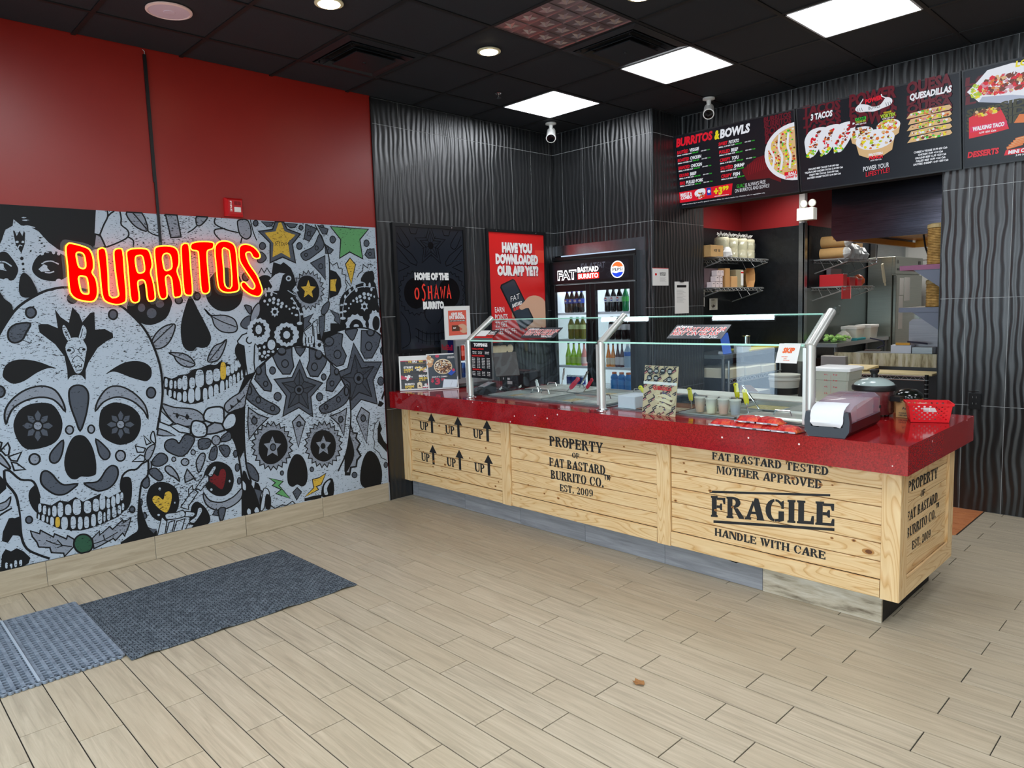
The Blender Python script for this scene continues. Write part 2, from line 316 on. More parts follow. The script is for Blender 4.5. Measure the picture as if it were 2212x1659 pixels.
MURAL="""
Kp -2444 2224 492 1 -19 -141 -14 -99 -62 -45 -121 39 -48 41 -44 61 -39 24 -43 5 -33 32 -7 -36 -37 -25 -22 -60 -26 -51
Ws -2334 2106 23 6 35 -8 -5 -4 -31 3
Ws -2336 2154 12 5 12 -3 -13 -5
Ws -2335 2140 20 4 15 -3 -18 -4
Kp -2383 2080 8 -2 7 -28 16 29 11 -28 10 31 5 -15 -8 -62 -20 -52 -23 48
Ws -2361 2017 -2 -4 -4 -2 -5 0 -4 2 -1 3 2 4 4 2 5 1 4 -2
Ws -2335 2018 -1 -4 -4 -2 -5 0 -3 2 -1 3 2 4 4 3 4 0 3 -2
Wm5 -2369 1978 10 21 13 -5
Ks -2346 1924 -2 -5 -5 -4 -5 0 -4 3 -1 6 2 6 5 4 5 0 4 -4
Ks -2345 1893 -2 -4 -4 -3 -4 0 -3 3 -1 4 2 5 4 3 4 0 3 -3
Ks -2346 1864 -2 -4 -3 -3 -3 0 -3 3 -1 4 2 4 3 2 3 0 3 -2
Ks -2304 1967 -1 -3 -3 -2 -3 0 -2 2 -1 3 2 3 2 2 3 1 3 -2
Ks -2247 2045 -2 -3 -4 -1 -4 0 -4 1 -1 2 2 3 4 2 4 0 4 -2
Ks -2254 2031 -1 -3 -3 -2 -3 0 -3 2 -1 2 1 3 3 1 4 0 2 -1
Ks -2244 2014 -2 -3 -3 -2 -4 0 -3 2 -1 2 2 3 3 1 4 1 3 -2
Ks -2233 1998 -1 -2 -3 -2 -3 0 -3 1 -1 3 2 2 3 2 3 0 3 -1
Ks -2484 1919 28 36 31 3 23 -32 18 -36 6 -36 -27 -52 -38 3 -25 7 -25 15
Wp -2470 1894 26 0 0 -20 11 -21 -31 8
Wm7 -2460 1904 25 -2 28 -23
Ks -2311 1865 16 48 32 37 47 17 55 -9 44 -42 -5 -64 -22 -33 -49 -22 -65 6 -38 26
Wp -2279 1865 29 29 16 -9 -1 -13 13 -17 -45 -4
Wm7 -2261 1895 22 14 32 3 32 -17
Wm7 -2249 1848 23 -3 24 8
Ws -2244 1956 -2 -6 -5 -4 -6 -1 -4 4 -1 6 2 7 5 4 5 0 5 -4
Ws -2217 1967 -2 -6 -4 -4 -5 0 -4 4 -1 6 2 6 4 4 6 0 3 -4
Ws -2187 1963 -2 -6 -4 -4 -6 0 -3 4 -2 5 3 6 4 4 5 0 4 -4
Ws -2162 1955 -2 -5 -4 -3 -6 0 -3 3 -2 5 2 5 5 3 5 0 4 -3
Ws -2170 1800 -3 -6 -7 -4 -9 0 -7 4 -2 6 4 6 7 4 9 0 6 -4
Ws -2428 1805 -3 -5 -5 -2 -7 0 -5 2 -2 5 3 4 5 2 7 0 5 -2
Ks -2354 1844 22 -16 19 -36 18 -69 -30 -18 -47 2 -13 38 12 73
Kp -2486 1756 11 -21 16 -36 29 -31 10 -47 -45 -61 -46 -80
Lq9 -2458 1689 28 -26 -1 -31 -17 26
Lo9 -1967 2079 25 -4 24 -71 -66 -13
Km9 -1891 2229 0 -42 -26 -51 -28 -64
Km9 -1851 2223 -22 -15 -18 -21
Km9 -1820 2223 4 -42 -3 -39 34 -32 -2 -40 -57 -36 -69 -31
Km9 -1787 2070 29 -21 -4 -40
Km9 -1972 2079 32 -13 22 -62
Lq9 -1781 2222 85 3 29 -109 -58 11 -44 46
Km8 -1672 2116 31 -22 43 -12
Km8 -1749 2225 77 -104
Lo9 -1553 2223 71 1 15 -140 -64 -8
Lq9 -1356 2224 72 2 -46 -57 -30 -2
Km8 -1354 2167 -33 -31 -37 -23
Ks -1822 1661 67 103 112 29 81 -107 -5 -59 -39 -70 -93 -38 -74 26 -49 53
Gs -1723 1630 -5 -15 -12 -9 -13 0 -10 10 -3 15 5 16 12 9 13 0 10 -10
Gs -1658 1594 -7 -19 -16 -11 -18 0 -13 12 -4 19 7 19 15 11 18 0 14 -12
Gs -1607 1651 -6 -13 -14 -9 -15 1 -12 8 -4 14 6 14 14 8 15 0 12 -9
Gq9 -1492 1673 -5 -13 -12 -8 -13 0 -11 8 -3 14 5 13 12 8 14 0 10 -9
Gq9 -1375 1699 -6 -15 -11 -10 -14 1 -10 9 -3 15 6 15 11 9 14 0 10 -9
Ks -1438 1699 41 -87 44 -100 30 -88 -23 -58 -44 -13 -32 8 -26 -23 -39 6 -28 47 0 113 36 120
Ks -1335 1713 40 111 92 68 92 -42 33 -88 -17 -96 -36 -46 -57 -26 -75 8 -52 43
Gq9 -1374 1699 -5 -14 -10 -8 -12 0 -9 8 -2 14 4 14 11 8 11 0 9 -9
Gq9 -1030 1828 -5 -17 -13 -10 -15 0 -11 10 -3 17 6 17 12 10 15 0 11 -10
Go9 -1880 1537 51 -19 45 -42 2 -41 -28 -17 -33 26
Lq9 -1702 1409 32 57 54 42 61 12 0 -36 -34 -70 -43 -39 -51 -8
Km7 -1697 1400 60 52 73 63
Lq9 -1601 1336 86 -11 50 -34 21 -44 -31 -15 -47 12 -38 36 -14 34
Km7 -1571 1314 53 -28 68 -33
Lq9 -1354 1616 39 -45 94 -4 67 -32 15 -64 -34 -24 -76 10 -46 45 -15 57
Km7 -1333 1578 89 -53 99 -41
Lq9 -1221 1400 -17 -56 -30 -55 -33 -29 -55 -2 8 43 42 60 51 19
Km7 -1225 1397 -58 -62 -65 -71
Ks -1648 1180 50 -14 54 20 45 2 41 27 37 3 62 20 56 -4 34 23 68 -31 42 48 35 30 27 -93 -23 -79 -76 -48 -116 -52 -96 -37 -77 -10 -73 24 -82 58
Ws -1644 1150 5 19 12 -1 2 -19 -3 -27 -6 -8 -8 1 -4 11
Ws -1616 1139 6 18 12 -1 3 -19 -4 -27 -6 -8 -9 1 -3 11
Ws -1587 1132 4 17 10 -1 2 -18 -3 -24 -5 -6 -7 0 -2 10
Ws -1565 1139 8 22 17 -1 3 -24 -4 -33 -9 -9 -11 1 -5 14
Ws -1535 1146 10 31 20 -2 4 -33 -5 -45 -11 -13 -14 2 -6 19
Ws -1489 1137 9 23 22 -2 5 -24 -5 -34 -11 -9 -14 2 -7 14
Ws -1651 1088 4 13 8 -1 2 -13 -2 -18 -5 -5 -5 1 -3 7
Ws -1626 1078 5 15 12 -1 2 -16 -2 -23 -7 -6 -7 1 -4 10
Ws -1596 1065 4 15 9 -1 2 -15 -3 -21 -4 -6 -6 0 -3 9
Ws -1574 1053 7 18 16 -2 5 -20 -4 -27 -9 -7 -11 1 -6 12
Ws -1538 1050 7 23 15 -1 4 -24 -4 -34 -9 -9 -10 1 -5 14
Ws -1503 1056 10 32 24 -3 6 -33 -6 -46 -13 -12 -16 2 -8 19
Ws -1447 1168 14 38 33 -3 8 -40 -7 -56 -18 -15 -22 3 -10 23
Ws -1379 1168 12 32 28 -2 7 -34 -6 -47 -15 -12 -19 2 -9 19
Ws -1328 1178 11 27 29 -2 7 -30 -6 -40 -15 -11 -19 2 -9 17
Ws -1240 1196 7 21 18 -1 4 -23 -4 -31 -9 -9 -12 1 -6 13
Ws -1208 1213 8 24 16 -1 3 -25 -4 -35 -8 -10 -11 1 -5 14
Ws -1179 1227 6 24 15 -1 3 -25 -4 -35 -8 -10 -10 1 -4 14
Ws -1155 1246 7 22 14 -1 3 -23 -4 -32 -7 -9 -10 1 -4 13
Ys -1278 1206 11 39 23 -2 5 -40 -6 -57 -13 -16 -16 2 -7 23
Ws -1457 1063 9 29 21 -2 4 -31 -5 -43 -11 -12 -14 2 -6 18
Ws -1407 1051 8 30 18 -2 4 -31 -5 -43 -10 -12 -12 1 -5 18
Ws -1369 1065 8 28 18 -2 4 -29 -4 -40 -10 -12 -13 2 -5 17
Ws -1332 1069 8 30 20 -2 4 -32 -5 -43 -11 -13 -13 2 -6 18
Ws -1289 1090 9 30 18 -2 3 -31 -5 -45 -10 -12 -12 1 -5 19
Ws -1249 1101 5 22 9 -1 2 -23 -4 -31 -5 -9 -6 0 -2 13
Ws -1226 1120 7 26 14 -1 3 -28 -4 -38 -8 -10 -10 1 -4 15
Ws -1198 1130 6 26 13 -1 3 -27 -4 -38 -8 -11 -9 1 -3 16
Ws -1167 1144 6 22 12 -1 2 -22 -4 -32 -6 -9 -8 0 -3 14
Ws -1137 1163 5 20 8 0 2 -21 -3 -29 -5 -8 -6 0 -2 12
Kp -652 1381 169 33 63 11 4 56 176 -7 -12 -185 -405 25
Kp -984 1589 349 -10 -22 -264 -347 -90
Ks -1140 1376 46 36 19 -59 -15 -108 -26 -128 -16 98 -34 74 1 51
Wo9 -1145 1386 35 40 34 11 51 62 38 51 -7 -136 -32 -70 -12 -116 4 -79 -54 -48 -10 131 -4 117 -38 18
Wq9 -1038 1387 -5 -13 -12 -8 -13 1 -10 9 -3 13 5 13 11 8 14 -1 10 -9
Kp -1111 1143 75 19 -78 -149 -36 -349 -89 79 -42 39
Lq9 -1077 2214 69 1 16 -91 -36 -36 -43 26 -12 56
Km9 -1234 2220 -6 -40 69 -33 88 -18
Km9 -1171 2153 -69 -10 -5 -31 37 -41
Km9 -1060 2096 -12 -38
Km7 -991 2222 14 -78 22 -63
Go9 -937 2146 104 18 25 56 64 1 24 -48 102 -31 -70 -76 16 -134 -98 39 -97 -42 10 140
Yp -893 2138 83 14 28 63 19 3 22 -62 83 -23 -62 -55 10 -112 -68 36 -68 -33 14 98
Kl3 -817 2048 -2 26 15 7 2 -13 -11 -4 10 -15
Kl3 -791 2075 14 4
Kl3 -784 2079 -2 -30
Kl3 -772 2050 3 29 13 -9 -5 -17 -11 -3
Kl3 -745 2070 -5 -20
Kl3 -734 2077 8 -6 -10 -13 -2 13
Kl3 -711 2081 -9 -10 10 -6 -8 -13
No9 -367 2209 335 -3 -83 -84 17 -148 -114 50 -92 -50 19 141
Go7 -912 2214 91 1 -16 -27 -36 -6
Go7 -742 2215 105 -3 -23 -26 -38 -3
Go7 -571 2214 89 -26 -28 -41 -41 -55 -42 17 16 55
Gq7 -460 2152 30 -90 -67 -60 -92 -52 -37 38 22 27 88 44
Go7 -475 2213 87 -23 -14 -40 -35 1
Go7 -423 2076 69 -41 -27 -28 -40 0
Go7 -51 2048 63 8 4 -74 -64 -2 -30 26
Go7 -551 1933 122 57 -7 -182 -36 48
Gq7 -937 2202 -4 -12 -9 -8 -11 -1 -8 7 -3 12 5 12 9 8 11 1 8 -7
Gq7 -893 2045 -5 -14 -12 -9 -15 -1 -11 9 -3 14 6 14 12 10 14 0 11 -8
Gq7 -610 2055 -6 -15 -11 -9 -14 -1 -10 9 -3 15 5 15 11 9 14 1 10 -9
Gq7 -594 2189 -4 -10 -9 -7 -10 0 -7 6 -3 10 4 10 8 7 10 0 8 -6
Gq7 -330 2114 -6 -16 -12 -10 -15 -1 -11 9 -4 16 6 15 12 10 15 1 11 -9
Gq7 -32 2097 -6 -15 -12 -10 -15 0 -11 8 -4 15 6 16 12 10 15 0 11 -9
Gq6 -537 2149 -3 -9 -7 -6 -9 0 -6 5 -2 8 3 9 7 6 8 0 7 -5
Gq6 -480 2045 -3 -9 -8 -6 -8 0 -6 5 -2 9 3 9 7 6 8 0 7 -5
Gq6 -572 1993 -3 -7 -6 -5 -7 0 -6 4 -2 7 3 7 6 5 8 0 5 -4
Gq6 -391 2046 -2 -7 -6 -5 -7 0 -5 4 -1 7 2 8 6 4 7 0 5 -4
Gq6 -17 2015 -3 -8 -6 -5 -7 0 -6 5 -2 7 3 8 6 5 8 0 5 -4
Gq6 -452 1911 -4 -12 -9 -7 -10 0 -8 7 -3 11 4 11 9 7 11 1 8 -7
Gq6 -423 2209 -3 -6 -8 -4 -10 -1 -7 3 -3 6 3 6 8 4 10 0 7 -3
Yo7 -213 1978 46 -49 -48 -155 -41 157
Gq7 -955 1992 34 8 28 -38 -33 -33 -33 6
Km9 -497 2218 47 -89 40 -94 16 -103 -24 -263 -56 -117
Lo6 -573 1878 14 -27 24 21 6 -31 29 13 -3 -33 30 3 -12 -31 29 -7 -19 -27 25 -16 -25 -20 19 -24 -29 -11 12 -30 -30 -1 3 -33 -29 9 -6 -33 -24 18 -15 -30 -17 25 -22 -24 -10 30 -26 -16 -1 32 -29 -7 8 31 -29 3 15 28 -26 12 22 23 -22 19 26 16 -14 26 28 6 -7 31 29 -3 1 32 26 -12 10 31 21 -20
Ks -672 1753 28 68 61 20 58 -27 32 -75 -19 -75 -55 -30 -67 15 -37 51
Yp -578 1807 14 -45 44 -4 -36 -32 7 -48 -36 26 -39 -25 13 47 -30 32 43 4
Kl6 -393 1946 26 -27 37 21 13 -41 32 -7 -7 -35 36 -14 -12 -49 15 -28 -19 -42
Kp -391 1885 48 -14 37 -49 4 -63 -36 -63 -73 -27
Yp -394 1811 54 5 -16 -46 5 -49 -50 7
Kl6 -259 1808 38 -49
Kl6 -159 1830 19 29 35 21 7 51 41 -28 6 32 46 -10
Ks -127 1798 38 68 52 14 29 -6 0 -76
Kl6 -958 1851 23 39 18 -32 23 33 24 -39 43 7
Ks -853 1787 -15 -33 -32 -20 -38 1 -29 20 -10 32 14 32 32 20 38 0 30 -20
Kp -843 1934 55 -16 22 17 28 -19 27 -23 21 -53 15 -66 -31 -60 22 -48 -150 3 28 92 -67 39
Wp -886 1803 51 43 32 13 46 -5 -22 -14 -27 -79 -24 -40 -26 27
Ws -713 1819 -5 -12 -11 -7 -14 0 -10 7 -3 12 5 11 11 8 13 0 11 -7
Ks -723 1819 -3 -6 -6 -4 -7 0 -5 3 -2 7 3 6 6 4 7 0 5 -4
Wp -752 1731 8 3 48 -31 -4 -4
Wp -712 1734 28 33 23 -40 -34 -7
Ks -974 1645 46 64 63 19 106 -1 69 -47 46 -75 7 -116 -15 -108 -13 -74 -339 21 19 162 14 77
Ks -327 1633 37 70 85 56 119 32 94 -11 29 -376 -61 3 -93 33 -125 -2 -83 -25 -3 79
Wm6 -934 1722 48 3 55 -17
Wm6 -719 1680 32 -54 22 -61 -2 -74
Ws -908 1735 -2 -10 -5 -5 -5 0 -3 6 -1 9 2 10 5 5 5 0 3 -5
Ws -883 1738 -3 -11 -4 -6 -5 0 -4 6 -1 11 2 11 5 6 5 0 4 -6
Ws -856 1735 -2 -11 -5 -7 -5 0 -4 7 -1 11 3 10 4 7 6 0 3 -7
Ws -907 1702 -2 -7 -4 -5 -5 0 -4 5 -1 8 2 7 4 5 6 0 3 -5
Ws -865 1705 -2 -7 -5 -5 -5 0 -4 5 -1 7 3 8 4 5 5 0 4 -5
Ws -687 1640 -3 -6 -7 -3 -8 0 -6 4 -2 5 3 6 6 3 8 0 7 -4
Ws -663 1599 -3 -6 -8 -3 -9 0 -7 4 -2 5 3 6 7 3 10 0 7 -4
Ws -695 1606 -4 -5 -7 -2 -9 0 -7 3 -2 5 3 4 7 3 9 0 7 -3
Ws -677 1552 -3 -5 -8 -3 -9 1 -7 3 -2 5 3 4 7 3 9 0 7 -3
Ws -638 1557 -3 -5 -7 -3 -8 0 -6 3 -2 6 3 6 6 3 9 0 6 -4
Ws -648 1490 -5 -7 -11 -4 -14 0 -11 5 -3 8 4 6 11 4 14 0 11 -5
Ws -710 1673 -2 -4 -5 -3 -6 0 -5 3 -2 5 2 4 6 3 6 0 5 -3
Ws -919 1658 -2 -6 -5 -3 -6 0 -5 4 -1 6 2 6 5 3 6 0 5 -4
Ws -879 1664 -3 -7 -5 -4 -7 0 -6 5 -1 7 2 6 6 5 7 -1 5 -4
Ws -846 1672 -3 -7 -6 -5 -8 0 -6 5 -2 8 3 7 7 5 8 0 5 -5
Ws -813 1662 -2 -7 -6 -4 -7 0 -6 4 -1 7 2 7 6 4 7 0 6 -4
Ws -852 1646 -3 -6 -6 -4 -7 0 -5 4 -2 6 3 7 6 3 7 0 5 -4
Ws -818 1635 -3 -6 -6 -3 -7 0 -5 4 -2 6 3 6 6 4 7 0 5 -4
Ws -785 1638 -3 -8 -6 -4 -8 0 -6 5 -2 8 3 7 7 5 7 0 6 -5
Ws -796 1615 -3 -7 -5 -4 -6 0 -5 5 -1 7 2 7 6 4 6 0 4 -5
Ws -758 1618 -2 -6 -5 -3 -5 0 -4 3 -1 6 2 5 4 4 5 0 5 -4
Ws -736 1597 -2 -5 -3 -2 -5 0 -3 3 -1 4 1 5 4 3 5 0 3 -3
Ws -719 1565 -2 -4 -3 -2 -4 0 -3 3 -1 4 1 3 4 3 4 0 3 -3
Ws -898 1634 -2 -5 -4 -3 -5 1 -4 3 -1 4 2 5 4 2 5 0 4 -3
Wp -855 1618 8 -13 15 2 -3 -17 11 -11 -13 -9 1 -17 -15 2 -10 -13 -8 14 -14 -2 3 17 -11 10 12 10 -1 17 15 -3
Ks -843 1580 -3 -9 -8 -6 -10 0 -7 6 -2 10 3 9 8 5 10 0 7 -6
Wp -105 1644 11 -18 20 -3 -10 -20 7 -21 -20 -2 -13 -17 -11 18 -20 3 9 20 -7 20 21 2
Ks -93 1601 -3 -9 -8 -5 -10 0 -7 6 -2 8 3 9 8 5 10 0 7 -6
Ws -89 1700 -3 -8 -8 -5 -10 0 -7 5 -2 9 3 8 8 5 9 0 8 -5
Ws -128 1679 -4 -7 -7 -5 -10 0 -7 5 -2 8 3 7 8 5 9 0 7 -5
Ws -162 1665 -3 -7 -6 -5 -7 0 -5 5 -2 8 3 7 6 5 7 0 5 -5
Ws -53 1696 -3 -7 -7 -5 -8 0 -7 5 -2 8 3 7 7 5 9 0 6 -5
Ws -31 1689 -2 -7 -5 -4 -7 0 -5 4 -1 7 2 7 6 4 6 0 5 -4
Ws -88 1671 -3 -7 -7 -5 -9 0 -6 5 -2 8 3 7 7 5 8 0 7 -5
Ws -124 1647 -3 -7 -7 -4 -8 0 -6 4 -2 7 3 7 7 4 8 0 6 -4
Ws -48 1664 -2 -7 -7 -4 -7 0 -6 4 -2 7 3 7 6 4 8 0 5 -4
Ws -195 1648 -3 -6 -5 -3 -6 0 -5 3 -1 6 2 6 5 4 6 0 5 -4
Ws -4 1678 -2 -6 -4 -4 -5 0 -3 4 -1 6 2 6 4 3 4 0 4 -3
Ws -222 1623 -2 -4 -4 -3 -5 0 -3 3 -1 5 1 4 4 3 5 0 3 -3
Ws -241 1592 -2 -4 -3 -3 -5 0 -4 3 -1 4 2 4 4 3 4 0 4 -3
Ws -161 1640 -2 -6 -5 -3 -7 0 -4 4 -2 6 2 5 6 4 6 0 5 -4
Wm6 -276 1667 86 70 94 21 93 -11
Wm6 -276 1667 -25 -77 -6 -85
Ws -177 1758 -2 -10 -7 -7 -7 0 -5 7 -2 11 3 10 6 7 8 0 5 -7
Ws -220 1723 -3 -11 -6 -6 -7 0 -6 6 -1 11 3 11 6 7 7 0 5 -7
Ws -162 1730 -3 -9 -6 -5 -7 0 -5 6 -2 8 3 8 6 6 7 -1 6 -5
Ws -85 1769 -3 -11 -6 -7 -6 0 -4 7 -2 11 3 11 5 7 7 0 4 -7
Ws -38 1769 -3 -12 -6 -7 -6 0 -5 7 -1 12 3 12 5 7 7 0 4 -7
Ws -23 1736 -3 -9 -5 -6 -7 0 -5 6 -1 9 3 10 5 5 6 0 5 -5
Ws -265 1681 -3 -9 -5 -6 -6 0 -5 6 -1 9 3 9 5 6 6 0 4 -6
Ws -295 1618 -4 -5 -8 -3 -10 0 -8 4 -3 5 4 4 8 3 10 0 8 -3
Ws -263 1624 -3 -5 -8 -3 -10 1 -8 3 -3 5 3 5 9 3 10 0 8 -4
Ws -303 1561 -4 -4 -8 -3 -10 0 -8 3 -2 5 3 5 8 3 10 0 8 -3
Ws -270 1568 -4 -5 -8 -3 -10 0 -8 3 -3 6 4 4 8 3 10 0 8 -3
Ws -282 1515 -5 -7 -12 -3 -15 0 -12 5 -4 6 5 7 12 4 15 -1 12 -4
Wp -173 1546 18 -18 26 -3 6 -24 20 -16 -7 -24 9 -23 -20 -17 -4 -24 -26 -6 -17 -19 -25 7 -24 -9 -18 18 -26 4 -5 24 -20 15 8 23 -9 23 19 17 4 24 25 6 17 19 25 -6
Ks -250 1439 20 49 38 16 45 -19 13 -51
Ws -168 1450 -5 -10 -12 -5 -15 1 -11 6 -4 9 5 10 12 5 15 -1 11 -6
Wp -3 1573 11 -21 16 -3 3 -29 12 -19 -6 -29 5 -28 -13 -22 -3 -30 -17 -7 -11 -24 -16 8 -16 -11 -11 21 -16 4 -3 29 -11 18 5 29 -5 28 13 21 4 30 16 8 11 23 16 -7
Ks 27 1464 -9 -35 -18 -20 -22 1 -16 22 -4 34 9 34 18 21 22 -1 16 -21
Lq9 18 1663 25 -15 3 -89 -27 52
Go7 -635 1527 79 29 -43 -54 20 -18 -66 -50
Go7 -417 1586 77 -38 10 -85 -53 38 10 27
Gq7 -489 1560 20 55 52 30 -7 -52 -34 -41
Wo7 -642 1428 71 45 2 -83 -46 -11
Wo6 -566 1487 36 26 9 -28 -13 -27 2 -139 -28 -11 1 123
Go7 -510 1533 51 12 -15 -118 -28 -68 -11 70
Gq7 -1081 1545 41 11 6 -51 -33 -38 -39 15 -7 26
Lq9 -1041 1544 31 70 43 31 -5 -78 -59 -62
Gq7 -1078 1631 49 -11 -14 -51
Wp -773 1503 19 -12 24 1 12 -18 22 -8 1 -22 16 -16 -9 -20 6 -20 -18 -15 -4 -21 -23 -6 -14 -17 -24 3 -21 -9 -19 12 -23 -1 -12 19 -21 8 -1 21 -15 16 9 19 -6 20 17 15 4 20 23 7 13 17 23 -3
Kp -775 1476 12 -14 17 4 3 -19 17 -6 -6 -19 12 -14 -14 -13 3 -20 -17 -4 -6 -19 -17 6 -13 -13 -11 15 -18 -4 -3 19 -16 6 5 18 -11 15 13 13 -3 19 17 4 6 19 17 -6
Ws -752 1409 -7 -16 -14 -9 -17 1 -12 10 -4 17 6 16 14 10 17 -1 13 -11
Wp -969 1542 15 -15 21 -2 7 -21 18 -12 -2 -23 11 -19 -11 -20 2 -23 -17 -13 -7 -22 -21 -4 -15 -16 -20 6 -19 -8 -15 16 -21 2 -7 21 -17 11 2 23 -10 19 10 20 -2 22 17 13 7 22 20 4 15 16 20 -6
Kp -975 1516 8 -14 17 2 0 -18 15 -7 -8 -16 9 -15 -14 -10 1 -17 -16 -2 -8 -15 -14 7 -14 -9 -9 14 -16 -1 -1 17 -14 7 8 16 -9 14 14 10 -1 18 16 1 8 16 14 -7
Ws -964 1458 -5 -19 -13 -11 -15 0 -11 13 -3 19 6 19 13 11 14 -1 11 -12
Ws -871 1345 -8 -22 -15 -12 -18 1 -14 14 -4 22 7 21 16 12 18 -1 14 -14
Ws -945 1293 -3 -8 -6 -5 -8 0 -6 6 -1 9 3 8 6 5 8 -1 6 -5
Ws -946 1333 -2 -7 -5 -4 -6 0 -5 5 -1 7 2 6 5 4 6 0 5 -4
Ws -983 1327 -2 -5 -4 -3 -4 0 -3 3 -1 6 2 5 3 3 5 0 3 -4
Ws -983 1288 -3 -7 -5 -4 -6 0 -4 5 -1 7 2 7 5 4 6 -1 4 -4
Ws -913 1297 -2 -5 -7 -3 -7 1 -6 3 -2 6 2 5 7 3 8 0 5 -4
Ws -881 1295 -3 -5 -6 -3 -6 1 -6 3 -2 6 3 5 6 3 7 0 5 -4
Ws -920 1271 -3 -4 -6 -2 -8 0 -6 3 -2 5 3 5 6 2 8 0 6 -4
Ws -964 1268 -3 -6 -5 -3 -6 0 -4 4 -1 6 2 6 5 4 6 -1 4 -4
Ws -944 1260 -1 -5 -4 -3 -4 0 -3 3 -1 6 1 5 4 3 4 0 3 -4
Ws -1011 1310 -1 -3 -4 -2 -3 0 -3 2 -1 4 1 4 4 2 3 0 3 -3
Ws -1014 1278 -1 -4 -3 -2 -4 0 -2 3 -1 4 1 4 3 2 4 -1 2 -2
Ws -987 1220 -3 -13 -5 -8 -6 0 -4 9 -1 14 3 13 5 9 6 -1 4 -9
Ws -843 1311 -2 -3 -5 -2 -6 0 -5 3 -1 4 2 4 5 2 6 -1 5 -2
Ws -653 1378 5 22 9 -1 2 -22 -3 -30 -5 -9 -7 0 -3 13
Ws -627 1373 4 22 10 -1 2 -21 -3 -31 -6 -9 -6 0 -3 13
Ws -604 1372 6 22 10 -1 2 -22 -3 -31 -6 -9 -7 1 -3 12
Ws -579 1373 5 19 10 0 2 -20 -3 -27 -5 -8 -7 0 -3 12
Ws -653 1333 4 12 10 -1 3 -12 -2 -17 -6 -5 -6 1 -3 7
Ws -625 1329 5 14 12 0 3 -15 -3 -21 -6 -5 -8 0 -3 9
Ws -595 1327 5 13 12 -1 3 -13 -2 -19 -7 -5 -7 0 -4 8
Wp -559 1316 26 47 38 -16 3 -70 -53 17
Kq9 -510 1321 -2 -7 -6 -3 -6 0 -5 5 -2 6 2 7 6 3 7 0 5 -4
Wp -546 1280 41 39 148 94 115 23 150 -6 132 -47 48 -454 -10 -227 -45 -688 -484 103
Km12 -487 1360 65 39 98 29 165 10 118 -29 84 -48
Go9 -358 1406 41 -13 -15 -91 37 -78 -31 -66 -61 -10 -86 71 -13 99 63 67
Gq9 -292 1421 103 9 -6 -35 -37 -55 -39 37
Go9 -148 1414 124 -7 56 -46 -29 -80 -67 -91 -68 3 -32 62
Gq8 -342 1238 -7 -19 -16 -10 -19 1 -14 13 -5 19 7 19 16 11 19 -1 14 -13
Gq8 -398 1341 -9 -20 -20 -12 -24 2 -19 14 -6 20 9 20 20 12 24 -1 19 -14
Gq8 -57 1285 -7 -19 -16 -12 -19 1 -15 14 -5 20 8 19 16 11 19 -1 14 -13
Gq8 35 995 -6 -20 -15 -11 -18 2 -13 13 -4 21 7 20 14 11 18 -2 13 -14
Gq8 61 1240 -5 -18 -11 -10 -13 1 -10 12 -3 18 5 18 11 11 13 -1 10 -12
Ks -102 1408 78 -3 -11 -33 -35 -11 -25 18
Gs -38 1393 -6 -12 -13 -7 -16 1 -12 8 -5 12 6 12 13 7 16 -1 13 -8
Go9 -225 1318 84 -154 167 -12 -91 -142 28 -196 -148 55 -103 -80 2 106 -66 115 -42 90 103 27
Do9 -218 1230 51 -113 118 5 -77 -91 41 -151 -115 48 -77 -56 -1 138 -72 54 85 25
Kl5 -219 1223 22 -184 142 80
Kl5 -87 887 -110 152 -77 -157
Kl5 -348 1061 151 -22
Kl5 -197 1039 67 -6
Gq8 -154 1035 -10 -27 -23 -15 -26 3 -21 19 -6 28 10 26 22 15 27 -2 21 -19
Kq9 -182 1036 -4 -9 -8 -5 -9 1 -7 6 -2 10 3 9 8 5 9 -1 8 -6
Lo9 -187 806 71 -53 -43 -241 -81 212
Gq9 -154 713 -5 -14 -11 -8 -14 2 -10 11 -4 15 6 14 11 8 14 -2 10 -11
Ko9 -292 676 17 -61 39 -9 -14 -39 36 -50 -30 -40 30 -57 -36 -31 -12 -50 -47 1 -17 -56 -40 8 25 391
Lp -293 658 12 -49 34 -9 -14 -35 35 -46 -31 -40 30 -57 -35 -27 -9 -47 -50 2 -11 -43 -33 7 23 351
Ks -328 630 40 -87 12 -105 -45 -88 -52 -28
Kl6 -34 686 -38 -33 -24 -102 15 -40 -12 -51 50 -46 16 -41 52 -32
Kp -26 677 22 -71 -19 -28 31 -73 29 -35 -7 -64 -60 75 -23 26 5 105
Kp 3 862 30 58 7 -31 -29 -50
Kp -16 842 43 -28 -29 -26 -34 11
Ks -137 446 59 -37 39 -87 12 -94 -33 -101 -97 4 -74 60 3 105 37 105
Gq7 -261 272 -5 -12 -13 -6 -14 3 -11 10 -4 14 6 12 12 6 14 -3 11 -10
Gq7 31 302 -4 -13 -10 -7 -11 2 -8 10 -3 14 5 13 9 7 11 -2 9 -10
Wp -1131 924 19 76 45 113 53 73 65 48 88 60 131 32 88 -9 103 -37 103 -99 87 -135 56 -136 8 -132 -17 -137 -45 -176 -80 -103 16 -253 -763 96 43 218 -19 109 2 198
Km13 -1116 360 -15 63 -18 109 1 198 17 194 19 76 45 113 53 73 65 48 88 60 131 32 88 -9 103 -37 103 -99 87 -135 56 -136 8 -132 -17 -137 -45 -176 -82 -132
Go9 -898 1263 37 31 116 23 -4 -61 10 -80 -34 -53 -57 5 -39 58
Go9 -607 1303 61 -22 84 -73 -23 -46 -65 -78 -62 10 -25 60 24 55
Go9 -723 1315 87 -6 -16 -29 -32 -33 -26 30
Go9 -958 1218 -1 -76 39 -86 -9 -44 -49 12 -65 86 20 51 41 41
